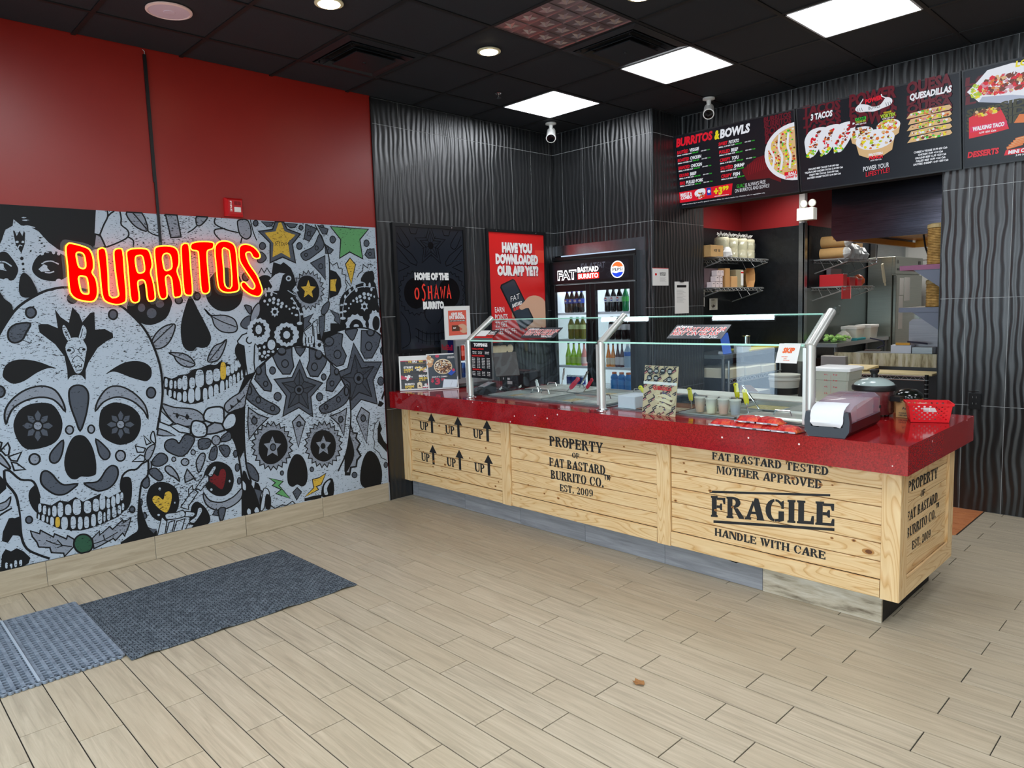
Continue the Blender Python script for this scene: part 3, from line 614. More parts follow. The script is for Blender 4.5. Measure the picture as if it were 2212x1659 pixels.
Gq9 -1072 1090 51 -94 65 -53 53 -33 34 -40 -39 -30 -81 33 -121 104 18 69
Go9 -438 1174 65 -55 20 -73 -81 -88 -56 15 13 70 35 54
Gq9 -303 1002 14 -92 -57 -66 -108 -38 -71 -6 -32 46 45 30 123 59
Gq8 -781 1201 -6 -16 -14 -9 -16 1 -12 11 -4 17 6 16 14 9 16 -1 12 -11
Gq8 -549 1159 -6 -17 -13 -10 -15 2 -11 11 -4 18 6 16 13 10 15 -1 11 -12
Gq8 -948 1068 -4 -10 -9 -6 -10 1 -7 7 -3 12 4 10 9 6 10 -1 8 -8
Gq8 -1010 959 -4 -13 -9 -7 -11 1 -8 9 -3 14 5 12 9 8 11 -2 8 -9
Gq8 -909 887 -4 -11 -8 -6 -11 2 -8 8 -2 11 4 10 9 6 10 -1 8 -8
Gq8 -418 1020 -4 -11 -9 -7 -11 1 -8 8 -2 12 4 12 9 6 11 -1 8 -8
Gq8 -370 890 -4 -13 -10 -6 -11 1 -8 9 -2 13 4 12 9 7 11 -2 8 -8
Gq8 -483 846 -3 -11 -8 -6 -10 2 -7 7 -3 11 4 11 8 5 10 -1 7 -7
Gq8 -883 1159 -6 -15 -12 -9 -13 1 -11 11 -3 16 6 15 11 9 14 -2 10 -10
Gq8 -853 967 -6 -17 -15 -9 -17 2 -14 12 -4 18 7 16 15 10 17 -2 13 -13
Gq8 -521 928 -6 -18 -14 -9 -16 1 -12 13 -4 19 6 17 14 10 16 -2 12 -12
Gq8 -482 1076 -5 -14 -10 -8 -13 1 -9 10 -3 14 5 14 10 8 13 -1 9 -10
Ks -790 1289 -8 -17 -19 -10 -22 2 -17 12 -5 18 8 17 18 10 22 -2 17 -12
Ks -498 1246 -9 -22 -18 -13 -21 1 -16 16 -5 22 8 22 18 13 21 -2 16 -15
Ks -985 1164 -6 -19 -13 -10 -14 1 -11 13 -3 19 6 19 12 11 15 -1 11 -13
Ks -1066 1034 -5 -21 -11 -12 -12 2 -9 14 -3 21 6 21 11 12 12 -2 9 -14
Ks -366 1104 -5 -16 -13 -9 -15 1 -11 12 -3 17 5 16 13 9 15 -1 11 -11
Ks -292 946 -6 -23 -12 -13 -15 2 -10 15 -3 24 6 23 12 13 14 -2 11 -15
Gs -798 1297 -6 -13 -14 -7 -17 2 -13 8 -4 13 6 12 14 7 16 -1 13 -9
Gs -508 1253 -6 -17 -13 -9 -15 1 -11 11 -4 18 6 16 13 10 15 -1 11 -11
Gs -995 1168 -4 -13 -8 -8 -9 1 -7 9 -2 14 4 13 8 8 9 0 7 -10
Gs -1076 1034 -3 -15 -7 -9 -7 1 -6 10 -1 15 4 15 6 9 8 -1 5 -10
Gs -375 1109 -3 -11 -8 -6 -9 1 -7 7 -2 11 4 11 7 6 9 -1 7 -7
Gs -300 947 -4 -17 -7 -9 -8 1 -6 11 -1 17 3 16 7 10 8 -1 6 -11
Go9 -689 1223 46 -136 128 -54 -104 -94 6 -153 -108 83 -130 -48 38 146 -85 130 138 1
Do7 -696 1153 29 -93 94 -39 -74 -53 4 -119 -74 58 -90 -31 31 106 -65 83 93 3
Kl5 -696 1153 -15 -153 132 20
Kl5 -644 855 -67 145 -92 -119
Kl5 -839 1063 128 -63
Kl5 -744 1065 33 -65 44 60
Kl5 -776 982 65 18 64 -32
Kl5 -711 1000 -6 -92
Gq8 -675 997 -9 -20 -18 -11 -22 2 -17 15 -5 21 8 20 19 11 22 -2 16 -15
Kq9 -697 999 -4 -8 -7 -4 -8 1 -6 6 -2 8 3 8 7 4 8 -1 7 -6
Lo9 -1103 917 65 -57 73 -37 -80 -62 -70 -71 -1 114
Lo9 -319 817 -19 -98 -21 -119 -38 98 -73 75 88 17
Gq9 -1047 814 -5 -14 -10 -8 -13 2 -9 11 -3 15 5 14 11 7 12 -1 9 -11
Gq9 -359 733 -4 -14 -11 -8 -12 2 -9 10 -2 15 4 14 11 7 11 -1 10 -10
Lo9 -723 816 46 -60 -69 -182 -35 196
Gq9 -714 743 -4 -11 -8 -5 -10 1 -8 8 -2 12 4 11 8 5 10 -1 8 -8
Lo8 -925 789 15 -33 28 16 6 -36 32 7 -3 -37 33 -4 -13 -33 32 -14 -21 -28 28 -24 -28 -19 21 -31 -32 -9 12 -36 -33 1 3 -37 -32 12 -7 -36 -28 21 -15 -31 -23 29 -22 -25 -15 34 -27 -15 -6 36 -31 -6 3 36 -31 5 12 32 -30 14 20 27 -25 23 25 18 -19 30 30 9 -11 34 31 0 -3 36 31 -11 6 35 28 -19 14 31 22 -27
Ks -1050 625 27 73 51 29 56 1 55 -27 31 -80 -12 -67 -55 -53 -58 -18 -54 18 -37 60
Lp -941 686 16 -51 45 -14 -35 -32 4 -53 -39 31 -42 -18 12 51 -30 41 45 1
Kq9 -923 603 -4 -14 -11 -7 -12 2 -9 10 -3 15 5 14 10 7 12 -2 10 -10
Gs -926 603 -4 -11 -8 -6 -11 2 -8 8 -2 13 4 11 9 6 10 -2 8 -8
Lo8 -518 739 15 -34 29 17 6 -37 33 7 -3 -37 33 -4 -12 -34 32 -14 -21 -29 28 -23 -28 -20 21 -32 -32 -9 12 -36 -34 1 4 -38 -33 12 -6 -36 -29 21 -16 -32 -22 30 -23 -25 -15 34 -28 -16 -6 37 -31 -6 3 37 -32 4 12 33 -30 14 20 28 -26 23 26 19 -19 30 30 9 -12 35 32 0 -3 36 31 -10 6 35 28 -20 15 32 23 -28
Ks -649 564 28 77 49 32 62 -6 60 -48 17 -82 -28 -75 -58 -33 -61 14 -51 48
Lp -535 632 17 -50 43 -15 -34 -32 4 -53 -38 31 -40 -18 11 50 -28 42 43 1
Gs -526 548 -4 -11 -9 -6 -11 2 -8 9 -2 12 4 11 9 6 10 -2 8 -9
Kq7 -526 548 -4 -11 -9 -6 -11 2 -8 9 -2 12 4 11 9 6 10 -2 8 -9
Ks -758 525 41 -29 26 -68 5 -85 -19 -57 -35 -12 -35 23 -38 -11 -33 32 -2 76 21 65 33 54
No7 -991 388 108 -46 -35 -24 81 -115 -109 59 42 22 -65 44 26 15
Yo7 -534 337 -46 -81 -40 -5 16 -28 -119 -34 80 56 -7 66 58 3
Go7 -777 274 33 -40 -43 -53 -27 64
Gq7 -876 403 -3 -9 -6 -5 -8 1 -6 7 -2 10 3 10 7 4 8 -1 6 -7
Gq7 -633 386 -4 -10 -8 -5 -9 1 -7 8 -3 12 4 10 8 5 9 -2 7 -8
Gq9 -1147 526 46 -31 34 -67 -6 -49 -48 33 -17 43
Ks -1177 469 22 -11 20 -57 65 -39 14 -84 -15 -119 -136 4 10 177
Go7 -1107 332 24 -8 36 -21 -21 -50 -4 -53 -16 58
Wq7 -1032 320 33 -20 3 -55 -28 -8 -19 -64 -28 -7 20 90
Ks -1014 276 29 -33 -10 -81 -34 8 -2 69
Wp -1115 397 19 -17 -10 -45 -15 30
Ws -1185 404 21 -30 -3 -40 -19 17
Wq6 -1172 175 15 27 19 -21 -11 -51
Wq6 -1119 170 23 29 18 -32 -9 -31
Kl7 -990 182 30 -27 29 7 29 8 28 -14 53 24 21 -26
Kp -724 180 84 4 62 -6 -9 -27 -138 8
Kq9 -575 214 27 52 64 16 0 -123 -87 3
Wq9 -558 246 42 35 23 -11 -35 -52 5 -51 -39 8
Kp -1253 769 58 70 61 31 -18 -247 -38 -60 -18 108
Wp -1731 790 37 115 206 -127 222 -14 57 -106 23 -307 -25 -341 -701 55 40 293 31 168 53 116
Km12 -1247 758 33 -86 15 -100 9 -101 -2 -132 -12 -183
Lq9 -1674 1008 72 -30 121 -27 57 -44 18 -47 -52 4 -50 -24 -81 20 -52 63
Km7 -1611 940 50 -22 69 -34
Kp -1588 940 16 -17 -13 -23 -11 17
Kp -1525 926 17 -21 -14 -23 -16 18
Lo9 -1718 812 9 41 49 -25 54 -39 -79 11
Wo9 -1635 861 47 6 79 -42 -3 -37 -69 22
Wo9 -1689 971 78 -95 -30 -14 -54 31
Lq9 -1064 1132 -18 -51 -34 -94 -18 -63 -67 -15 -46 -13 -24 32 10 37 54 39 55 29
Km7 -1121 1007 -57 -52 -81 -54
Kp -1184 995 21 -22 18 -15 -32 0
Kp -1233 955 28 -19 -21 -14
Wq12 -1412 867 13 65 46 16 68 -11 5 -61 -16 -50
Wq12 -1506 818 15 48 37 2 46 -32 1 -70 -56 -9 -34 22
Wq12 -1293 826 43 59 45 0 10 -46 -23 -43 -59 -14
Lo12 -1407 769 12 52 47 22 49 -16 18 -46 -67 -14
Gq8 -1306 738 50 26 17 -23 -9 -34 -61 -4
Gq8 -1467 706 11 36 56 -2 20 -29 -25 -37 -52 1
Gq8 -1377 672 34 1 -8 -69 -27 -20 -25 23
Gq8 -1330 674 57 -2 18 -42 -24 -38 -27 17
Lq8 -1317 714 -7 -18 -15 -10 -18 3 -13 14 -4 20 7 18 15 10 18 -3 13 -14
Km5 -1414 713 34 3
Km5 -1367 639 8 27
Km5 -1295 633 -23 36
Km5 -1274 740 -33 -15
Gq9 -1587 736 40 51 53 -21 -2 -43 -73 -77 -86 40 -25 41 14 36 36 9 27 -15
Lq7 -1617 634 -3 -8 -7 -4 -8 1 -6 6 -1 9 3 8 7 5 7 -2 6 -6
Lq7 -1489 659 -4 -10 -7 -5 -9 2 -7 7 -2 11 4 10 7 5 9 -2 7 -7
Lq8 -1536 601 -6 -13 -13 -7 -15 3 -11 11 -4 14 6 13 13 6 15 -2 11 -11
Lq9 -1477 518 -13 69 27 49 25 10 12 -23 -18 -54
Lq9 -1606 483 -9 48 -33 56 -31 12 -10 -23 23 -36 32 -25
Lo9 -1551 556 43 -71 -62 -17 -1 43
Ks -1818 394 22 81 53 29 61 -15 54 -54 10 -90 -29 -69 -49 -38 -57 10 -46 51
Ks -1453 463 25 72 46 36 56 -5 61 -48 21 -83 -20 -74 -48 -36 -63 12 -52 50
Ys -1716 382 15 42 26 5 14 -25 -10 -54 -29 -56 -41 29 -40 63 11 30 28 -5
Rs -1351 469 18 39 23 5 13 -28 -7 -51 -27 -61 -41 36 -39 42 26 42
Ws -1725 456 -1 -5 -4 -3 -5 1 -3 4 -1 6 2 5 4 3 4 -1 4 -4
Ws -1641 346 -1 -4 -3 -1 -3 0 -2 3 -1 4 1 3 3 2 3 -1 3 -3
Ws -1744 286 -2 -4 -4 -1 -5 1 -3 3 -1 5 1 4 4 1 5 -1 4 -3
Ws -1269 419 -1 -4 -4 -3 -4 1 -3 4 0 5 1 4 4 3 4 -1 2 -4
Ws -1396 384 -2 -5 -4 -2 -4 1 -4 4 -1 5 2 5 4 3 4 -1 4 -4
Gq8 -1760 653 46 38 41 -23 1 -40 -46 -22 -43 14
Gq8 -1784 590 40 8 37 -55 -7 -27 -23 -3 -44 47
Gq8 -1836 522 41 28 2 -58 -25 -12 -17 21
Lq7 -1784 654 15 -15 -3 -36 -17 -3
Lq9 -1457 374 37 -60 79 -30 86 22 64 47 -12 -71 -77 -44 -90 -4 -60 37 -27 52
Gq7 -1205 602 -4 -14 -8 -8 -9 2 -6 10 -2 15 4 14 8 8 9 -2 6 -10
Gq7 -1198 503 -5 -16 -8 -8 -10 1 -7 12 -1 16 4 16 8 8 10 -2 7 -11
Gq7 -1195 406 -4 -13 -7 -7 -8 1 -6 10 -1 14 4 14 7 7 8 -2 6 -9
Gq7 -1843 391 -3 -13 -5 -7 -6 1 -4 9 -1 14 3 13 5 7 6 -1 5 -10
Gq7 -1823 298 -3 -10 -7 -5 -7 2 -6 8 -1 11 3 10 7 5 7 -2 5 -8
Gq8 -1366 239 47 -1 -17 -65 -24 -20
Go7 -1410 210 29 39 14 -56
Kp -1868 333 29 -43 17 -65 53 -38 -24 -154 -119 32
Gp -1817 212 49 -13 -24 -24
Ks -1553 261 16 48 37 14 51 -59 23 -70 -19 -41 -94 -22 -26 57
Wo7 -1507 415 70 80 22 -13 -1 -33 -60 -57 -14 15
Wo7 -1419 493 38 49 19 3 3 -17 -33 -51 -16 -2
Wo7 -1612 309 89 104 31 -26 -70 -82 -1 -22 -29 13
Wq7 -1714 267 10 19 58 -6 47 4 12 -34 -27 -12 -82 6
Wo7 -1582 274 53 -18 8 -14 -17 -16 -53 13
Wq7 -1503 276 24 1 4 -27 -27 -38 -33 -31 -29 20 45 27
Wo7 -1772 151 38 121 29 -38 -22 -94
Wo7 -1721 138 29 87 36 4 -31 -99
Wo7 -1675 139 30 81 53 6 -30 -87
Wo7 -1598 145 27 45 35 -21 -27 -32
Wo7 -1553 419 26 20 3 -38 -31 -19
Wp -2448 2319 -48 -813 31 55 69 92 104 72 67 26 85 9 123 -38 142 -70 63 -58 68 -90 46 -113 33 -145 6 -138 -17 -107 -46 -174 -40 -151 -35 -90 -794 147
Wp -2559 1092 813 -363 -34 -78 -18 -82 -37 -41 -25 -115 -15 -117 -4 -78 -43 -26 -67 -37 -384 4 -269 4
Kp -2486 1756 11 -21 16 -36 29 -31 10 -47 -45 -61 -46 -80
Ks -2354 1844 22 -16 19 -36 18 -69 -30 -18 -47 2 -13 38 12 73
Km14 -2511 1480 46 80 69 92 104 71 67 26 85 11 124 -28 141 -81 63 -59 68 -89 46 -108 33 -144 3 -144 -16 -107 -39 -157
Kp -1854 424 7 -86 21 -115 18 -47 32 -20 -9 -41 -205 37 73 39 38 27 4 78
Gq10 -2314 1616 -7 -17 -13 -11 -16 0 -11 12 -3 18 6 18 13 10 16 0 11 -12
Gq10 -1888 1592 -6 -17 -13 -11 -15 1 -12 11 -3 17 6 17 13 11 16 -1 11 -11
Ks -2095 1694 -7 -19 -16 -12 -18 1 -13 12 -4 19 7 19 16 11 18 0 13 -12
Gq10 -2347 1556 -25 -52 -23 -41 -37 -15 -26 21 3 49 37 35
Kp -2594 607 17 -9 32 26 0 43 -38 60
Kp -2219 1635 26 -49 39 -34 26 92 32 -45 13 -47 46 54 23 5 -4 -106 53 1 41 -28 1 -28 -43 -21 -49 -36 -57 -86 -18 -43 -5 -61 -18 29 -28 10 -30 -7 -18 -22 2 59 -7 83 -41 73 -72 74 -3 37 12 11 37 -2 48 -26
Wq4 -2188 1537 15 -3 23 -67 -12 -35 -22 42 -8 39
Wq4 -2082 1538 18 -31 -8 -44 -21 -26 -20 17 13 44
Km4 -2174 1501 17 -50
Km4 -2084 1514 -19 -63
Ws -2165 1446 19 16 43 -3 20 -26 10 -36 -10 -44 -18 -71 -20 -32 -22 2 -12 31 -24 82 -5 44
Ks -2156 1388 -2 -5 -6 -3 -7 1 -6 3 -2 5 3 5 6 3 7 0 6 -4
Ks -2080 1389 -2 -5 -5 -2 -6 0 -5 3 -1 5 2 4 5 3 6 -1 5 -3
Km4 -2168 1408 21 -7 7 -20 -20 -16
Km4 -2091 1403 -20 -4 -5 -22 14 -15
Km4 -2159 1314 12 27 20 12 18 -15 15 -26
Km5 -2146 1302 4 -17 15 10 14 -10 4 17
Km4 -2144 1271 15 -6 21 7
Ks -2504 1278 17 45 42 26 57 1 62 -18 53 -28 32 -17 -43 4 -57 -22 -66 -42 -50 -11 -29 18 -17 23
Ks -1985 1230 57 38 60 26 64 4 53 -18 30 -35 -1 -48 -22 -28 -27 -2 -74 30 -65 35 -36 10
Lq10 -2514 993 -2 55 23 56 53 52 65 30 64 2 53 -30 32 -69 8 -62 -29 48 -34 35 -59 16 -68 -11 -61 -35 -28 -45
Lq10 -2059 1010 17 58 46 63 48 21 61 -15 65 -54 48 -76 9 -83 -22 55 -54 63 -61 34 -52 5 -59 -23
Gq10 -2151 901 -18 70 -18 80 -4 67 10 43 34 17 39 -13 20 -47 -11 -78 -22 -76
Ks -2476 1001 27 55 47 32 60 6 58 -15 33 -53 13 -68 -20 -75 -47 -43 -84 -14 -48 14 -31 53 -12 61
Ks -2045 943 19 71 54 34 51 -3 66 -34 44 -64 -4 -83 -41 -65 -66 -19 -51 14 -58 49 -15 54
Gp -2368 994 -5 32 18 25 13 -29 -11 -30
Gp -2347 989 13 23 26 2 -7 -30 -22 -10
Gp -2335 967 27 5 21 -22 -24 -15 -26 13
Gp -2340 941 20 -15 2 -32 -26 9 -8 27
Gp -2358 928 5 -32 -18 -25 -13 29 10 30
Gp -2380 934 -12 -24 -26 -1 7 30 22 9
Gp -2391 956 -26 -6 -21 22 24 15 25 -13
Gp -2386 981 -20 15 -2 31 26 -8 8 -27
Gp -1932 939 -5 31 17 24 14 -28 -10 -29
Gp -1911 933 14 24 27 1 -7 -29 -24 -9
Gp -1899 913 29 5 22 -21 -25 -14 -27 13
Gp -1903 889 21 -15 2 -31 -26 9 -9 27
Gp -1921 877 5 -32 -18 -24 -13 29 10 29
Gp -1943 883 -13 -23 -26 -1 6 28 23 9
Gp -1954 903 -28 -5 -22 21 25 14 26 -13
Gp -1950 926 -21 16 -2 29 26 -8 9 -26
Ls -2344 959 -5 -13 -10 -7 -12 2 -9 9 -2 14 5 13 10 6 11 -1 9 -10
Ls -1907 906 -5 -12 -10 -7 -13 2 -9 9 -2 14 4 12 11 7 12 -2 9 -9
Lq9 -2186 911 -5 -14 -10 -8 -13 2 -9 11 -3 15 6 14 10 8 13 -2 9 -10
Lq9 -2073 900 -5 -14 -10 -8 -11 2 -8 10 -2 15 5 14 9 8 11 -2 8 -10
Lq10 -2370 764 -7 -17 -14 -9 -16 3 -12 13 -3 19 6 18 14 9 16 -3 13 -14
Lq10 -1917 708 -7 -19 -14 -9 -17 2 -12 15 -4 21 7 18 14 10 17 -3 13 -14
Gq10 -1707 1086 -7 -20 -14 -11 -17 2 -12 14 -3 20 7 20 14 11 16 -2 12 -13
Gq10 -2503 1176 -6 -18 -12 -10 -14 1 -10 13 -2 18 5 18 12 10 14 -1 10 -12
Ks -2163 877 38 -17 30 -64 13 -88 -4 -69 -9 -21 -36 -4 -39 9 -25 -12 -29 10 -22 42 -4 63 20 74 32 60
Gq9 -2244 857 -8 -64 -23 -52 -25 -13 -20 18 4 40 34 42
Gq9 -2071 838 37 -40 31 -52 -7 -34 -27 -8 -23 34 -8 53
Wo9 -2551 847 36 37 7 -30 -10 -39 -14 0
Wo9 -2519 805 63 15 -25 -48 -28 10
Wo9 -2508 771 24 -10 38 -44 -53 4
Lq9 -2569 835 23 -26 26 -57 0 -19 -22 20 -31 40
Wo9 -2563 902 20 -13 -13 -46 -12 2
Wo8 -1800 820 40 -54 -29 -8
Wo8 -1854 762 58 -26 -12 -23 -38 6
Wo8 -1879 665 48 35 36 -20 -18 -26
Lq8 -1806 678 21 56 49 19 -28 -71 -27 -26
Wq8 -1756 820 18 16 5 -74 -26 21
Km12 -1791 652 -34 -12 -36 -29 -42 2 -40 -28 -16 -68 7 -37
Km12 -1785 663 -11 -100 -39 -41 -24 -109 -16 -117 -3 -78 -44 -26 -67 -34
Km12 -2546 731 27 -10 44 -57 52 -16 20 -36 12 -75
Km13 -2546 731 0 -70 41 -83 8 -111 -2 -136 19 -76 46 -46 61 -44
Ks -2437 591 32 26 13 -30 1 -83 -13 -58 -28 40 -13 57
Ks -1944 573 47 -14 -3 -108 -23 -72 -35 -12 7 119 -11 43
Kp -2593 328 9 52 35 72 30 -1 20 22 2 -153 -16 20 -26 9 -27 -38
Wp -2544 516 42 -4 3 -61 -22 -5 -21 10
Kp -2635 155 24 21 11 73 20 29 24 -20 28 12 31 -27 30 -47 -12 -30 -28 -12
Ws -2590 188 3 11 8 -2 1 -12 -2 -16 -4 -4 -5 2 -2 7
Ws -2569 179 3 8 8 -2 1 -10 -2 -13 -4 -3 -4 2 -3 6
Ws -2546 188 3 12 8 -2 2 -14 -3 -18 -4 -5 -5 1 -3 9
Ws -2523 186 4 10 9 -2 1 -12 -2 -16 -4 -4 -6 2 -3 7
Km10 -2597 474 36 19 32 14
Lq8 -2596 538 40 13 26 21 -15 -50 -41 -18
Gq10 -2376 656 12 31 23 2 26 -28 24 -44 31 -28 68 -7 -33 -29 -40 -20 -47 9 -43 43 -20 37
Gq10 -2156 579 62 -6 32 23 29 41 33 23 30 -17 2 -48 -25 -48 -39 -27 -52 -4 -43 29
Kp -2405 513 69 -32 40 20 46 -16 41 20 36 -37 51 15 47 15 43 -37 81 31 12 -122 -49 -39 -82 -22 -68 -13 -60 -3 -48 12 -65 27 -53 41 -54 49
Ws -2403 487 5 16 9 -2 2 -18 -3 -24 -6 -6 -6 1 -2 11
Ws -2381 470 5 16 10 -2 2 -18 -3 -25 -6 -6 -7 2 -3 11
Ws -2357 454 3 14 8 -1 1 -16 -2 -22 -5 -6 -5 1 -2 10
Ws -2335 454 6 20 13 -3 3 -22 -4 -30 -7 -8 -9 2 -4 14
Ws -2307 459 8 28 17 -4 3 -30 -5 -41 -10 -11 -10 3 -5 18
Ws -2269 448 8 20 19 -5 5 -23 -4 -30 -11 -7 -13 3 -6 14
Ws -2227 460 11 29 25 -5 6 -34 -6 -44 -14 -11 -17 4 -8 20
Ws -2170 444 10 24 23 -5 6 -27 -5 -37 -13 -8 -15 4 -7 16
Ws -2121 445 9 25 20 -5 4 -27 -5 -37 -10 -9 -13 3 -7 17
Ws -2083 460 9 31 19 -4 3 -34 -5 -45 -11 -12 -12 3 -6 20
Ws -2046 438 5 19 12 -2 2 -21 -3 -29 -7 -7 -8 2 -3 12
Ws -2019 445 6 21 14 -3 3 -23 -4 -32 -7 -8 -10 2 -4 14
Ws -1991 457 6 21 13 -3 3 -23 -4 -32 -7 -8 -9 2 -4 14
Ws -1966 463 5 16 10 -2 2 -17 -3 -23 -6 -6 -6 1 -3 10
Ws -2409 433 3 10 5 -2 1 -11 -2 -14 -3 -4 -3 1 -2 6
Ws -2392 422 4 12 10 -2 2 -14 -3 -19 -5 -5 -6 2 -3 8
Ws -2369 407 3 11 6 -1 1 -12 -2 -16 -4 -5 -4 1 -1 7
Ws -2351 394 5 17 12 -3 2 -18 -3 -25 -6 -6 -8 2 -3 11
Ws -2296 373 9 24 20 -5 5 -27 -5 -35 -11 -9 -14 3 -6 17
Ws -2247 365 7 24 16 -4 4 -27 -5 -36 -9 -9 -10 3 -5 16
Ws -2210 353 7 25 15 -4 3 -27 -5 -36 -8 -9 -10 2 -5 16
Ws -2176 350 7 23 15 -4 3 -25 -4 -34 -8 -8 -11 2 -4 15
Ws -2138 354 7 24 15 -3 3 -27 -4 -37 -9 -9 -10 2 -5 16
Ws -2101 362 7 25 14 -3 3 -27 -5 -37 -8 -10 -9 3 -4 16
Ws -2070 355 4 20 7 -1 0 -21 -3 -29 -4 -8 -4 1 -2 13
Ws -2048 370 5 23 11 -2 1 -25 -4 -34 -6 -10 -7 2 -3 15
Ws -2020 377 7 22 14 -4 3 -23 -3 -32 -9 -8 -10 3 -4 14
Ws -1988 383 5 18 12 -3 2 -19 -3 -26 -6 -7 -8 2 -4 12
Ws -1963 397 4 13 8 -1 2 -15 -3 -21 -4 -5 -6 1 -2 9
Ys -2325 384 6 19 14 -3 3 -22 -4 -28 -8 -7 -9 2 -4 13
Gq8 -2438 417 -4 -12 -9 -5 -10 2 -7 9 -2 13 4 11 9 6 10 -2 7 -10
Gq8 -1890 355 -4 -11 -8 -6 -10 3 -7 9 -2 12 4 11 8 6 10 -3 7 -9
Lo8 -2453 354 43 -28 6 20 61 -57 7 18 58 -46 7 19 32 -31 -6 -45 -52 -46 -3 21 -61 19 -6 33 -54 18 -7 31 -19 38
Lo8 -2143 230 43 36 -2 -26 60 41 15 -22 61 47 5 -19 44 20 -16 -46 -30 -60 -10 21 -44 -37 -11 16 -69 -25 -42 -12
Km6 -2382 279 54 -39 74 -33
Kl6 -2326 268 25 -43 -29 -4
Km6 -2141 195 57 8 85 32
Kl6 -2082 238 7 -40 31 -11
Vq10 -2142 196 -12 -32 -28 -15 -31 8 -23 28 -7 37 13 32 27 15 31 -8 23 -28
"""
NEON="""
B|-2132,2006 -2110,2015 -2038,1995 -2013,1973 -2002,1927 -2005,1872 -2015,1845 -1997,1804 -1995,1730 -2010,1686 -2041,1672 -2103,1686 -2134,1714 -2143,1758 -2141,1881 -2142,1977|-2089,1957 -2067,1963 -2049,1947 -2046,1888 -2057,1869 -2081,1877 -2088,1914|-2088,1820 -2060,1823 -2045,1807 -2043,1730 -2055,1718 -2080,1729 -2088,1774
U|-1975,1966 -1962,1989 -1942,1993 -1929,1967 -1929,1846 -1932,1707 -1885,1704 -1884,1751 -1888,1846 -1889,1957 -1879,1985 -1853,1993 -1836,1975 -1837,1847 -1839,1695 -1857,1662 -1902,1653 -1956,1673 -1973,1719 -1974,1845
R|-1817,1959 -1807,1983 -1775,1995 -1710,1997 -1682,1977 -1672,1900 -1687,1848 -1676,1791 -1671,1692 -1694,1671 -1717,1681 -1721,1773 -1732,1801 -1753,1801 -1767,1782 -1765,1688 -1781,1664 -1807,1668 -1817,1706 -1816,1875|-1767,1941 -1746,1954 -1725,1945 -1720,1868 -1736,1848 -1760,1849 -1768,1887
R|-1653,1981 -1639,2009 -1594,2019 -1538,2015 -1509,1985 -1508,1912 -1525,1859 -1509,1791 -1508,1711 -1535,1693 -1560,1702 -1563,1802 -1578,1832 -1595,1826 -1600,1802 -1598,1709 -1615,1684 -1640,1689 -1650,1738 -1653,1889|-1607,1948 -1592,1969 -1569,1970 -1557,1949 -1555,1888 -1572,1868 -1598,1865 -1606,1901
I|-1489,2003 -1477,2032 -1456,2039 -1437,2020 -1438,1880 -1438,1725 -1459,1703 -1487,1713 -1493,1749 -1493,1880
T|-1429,2014 -1417,2041 -1366,2054 -1287,2054 -1275,2035 -1286,2010 -1316,1999 -1326,1967 -1327,1852 -1325,1748 -1337,1720 -1362,1714 -1381,1737 -1382,1845 -1381,1971 -1388,1992 -1417,1997
O|-1271,2004 -1251,2048 -1213,2064 -1169,2060 -1138,2040 -1126,1984 -1127,1822 -1124,1754 -1143,1727 -1208,1719 -1250,1734 -1267,1773 -1270,1883|-1220,2008 -1187,2009 -1172,1977 -1174,1765 -1220,1765 -1221,1871
S|-1107,1997 -1095,2035 -1055,2049 -1003,2033 -966,1995 -960,1964 -983,1952 -1009,1962 -1026,1993 -1051,1993 -1060,1974 -1039,1911 -991,1836 -965,1759 -962,1721 -989,1691 -1041,1701 -1091,1735 -1109,1766 -1103,1787 -1080,1789 -1050,1753 -1025,1742 -1012,1766 -1033,1810 -1080,1885 -1105,1935
"""
# ------------------------------------------------------------------ measured planes (metres)
HC = 3.2268; YF = 2.1385; XR = 1.1858; YM = 2.5985; XO = 3.32; YT0 = .0457; ZM = 2.2223; ZB = .1536
GX, GY, S = .4141, 1.0617, .6096
YB, YK, YT, XT, XB, XK, ZT, ZT0, ZK = .1977, .2715, .0856, 3.9012, 3.8444, 3.748, .9028, .7714, .1501

# floor: grout bed plus every wood-look tile
fl = struct(MB().box(-.05, -5.3, -.06, 7.5, 7.5, -.004).build('floor', DGROUT))
cells = []
for k in range(-42, 17):
    y0 = .999+.1533*k; y1 = y0+.1533; x = (1.944 if k % 2 == 0 else 1.744)-.605*4
    while x < 7.5:
        a, b = max(0, x), min(7.5, x+.605); x += .605
        if b-a < .02 or y0 < -5.2: continue
        yy1 = min(y1, YM)
        if a > 3.6 and y0 > YM: continue
        if y0 > 1.9 and a < 3.64:
            if b <= 3.64: continue
            a = 3.645
        if y0 > YM-.02: continue
        if .5 < y0 < 1.9 and b < 3.3: continue
        if y0 > .3 and b < 3.2: continue
        cells.append((a, y0, b, yy1))
camp = Vector((4.9055, -3.2322, 1.552)); fwd = Vector((-.7163, .6895, -.1057))
def vis(c):
    p = Vector(((c[0]+c[2])/2, (c[1]+c[3])/2, 0))-camp; d = p.dot(fwd)
    if d < .3: return -1/(1+abs(d))
    q = p/d; side = q.dot(Vector((.6935, .7204, 0)))
    up = (q-fwd*q.dot(fwd)).z
    return (c[2]-c[0])/d/d if abs(side) < .76 and up > -.66 else -1
cells.sort(key=vis, reverse=True)
pm = {}
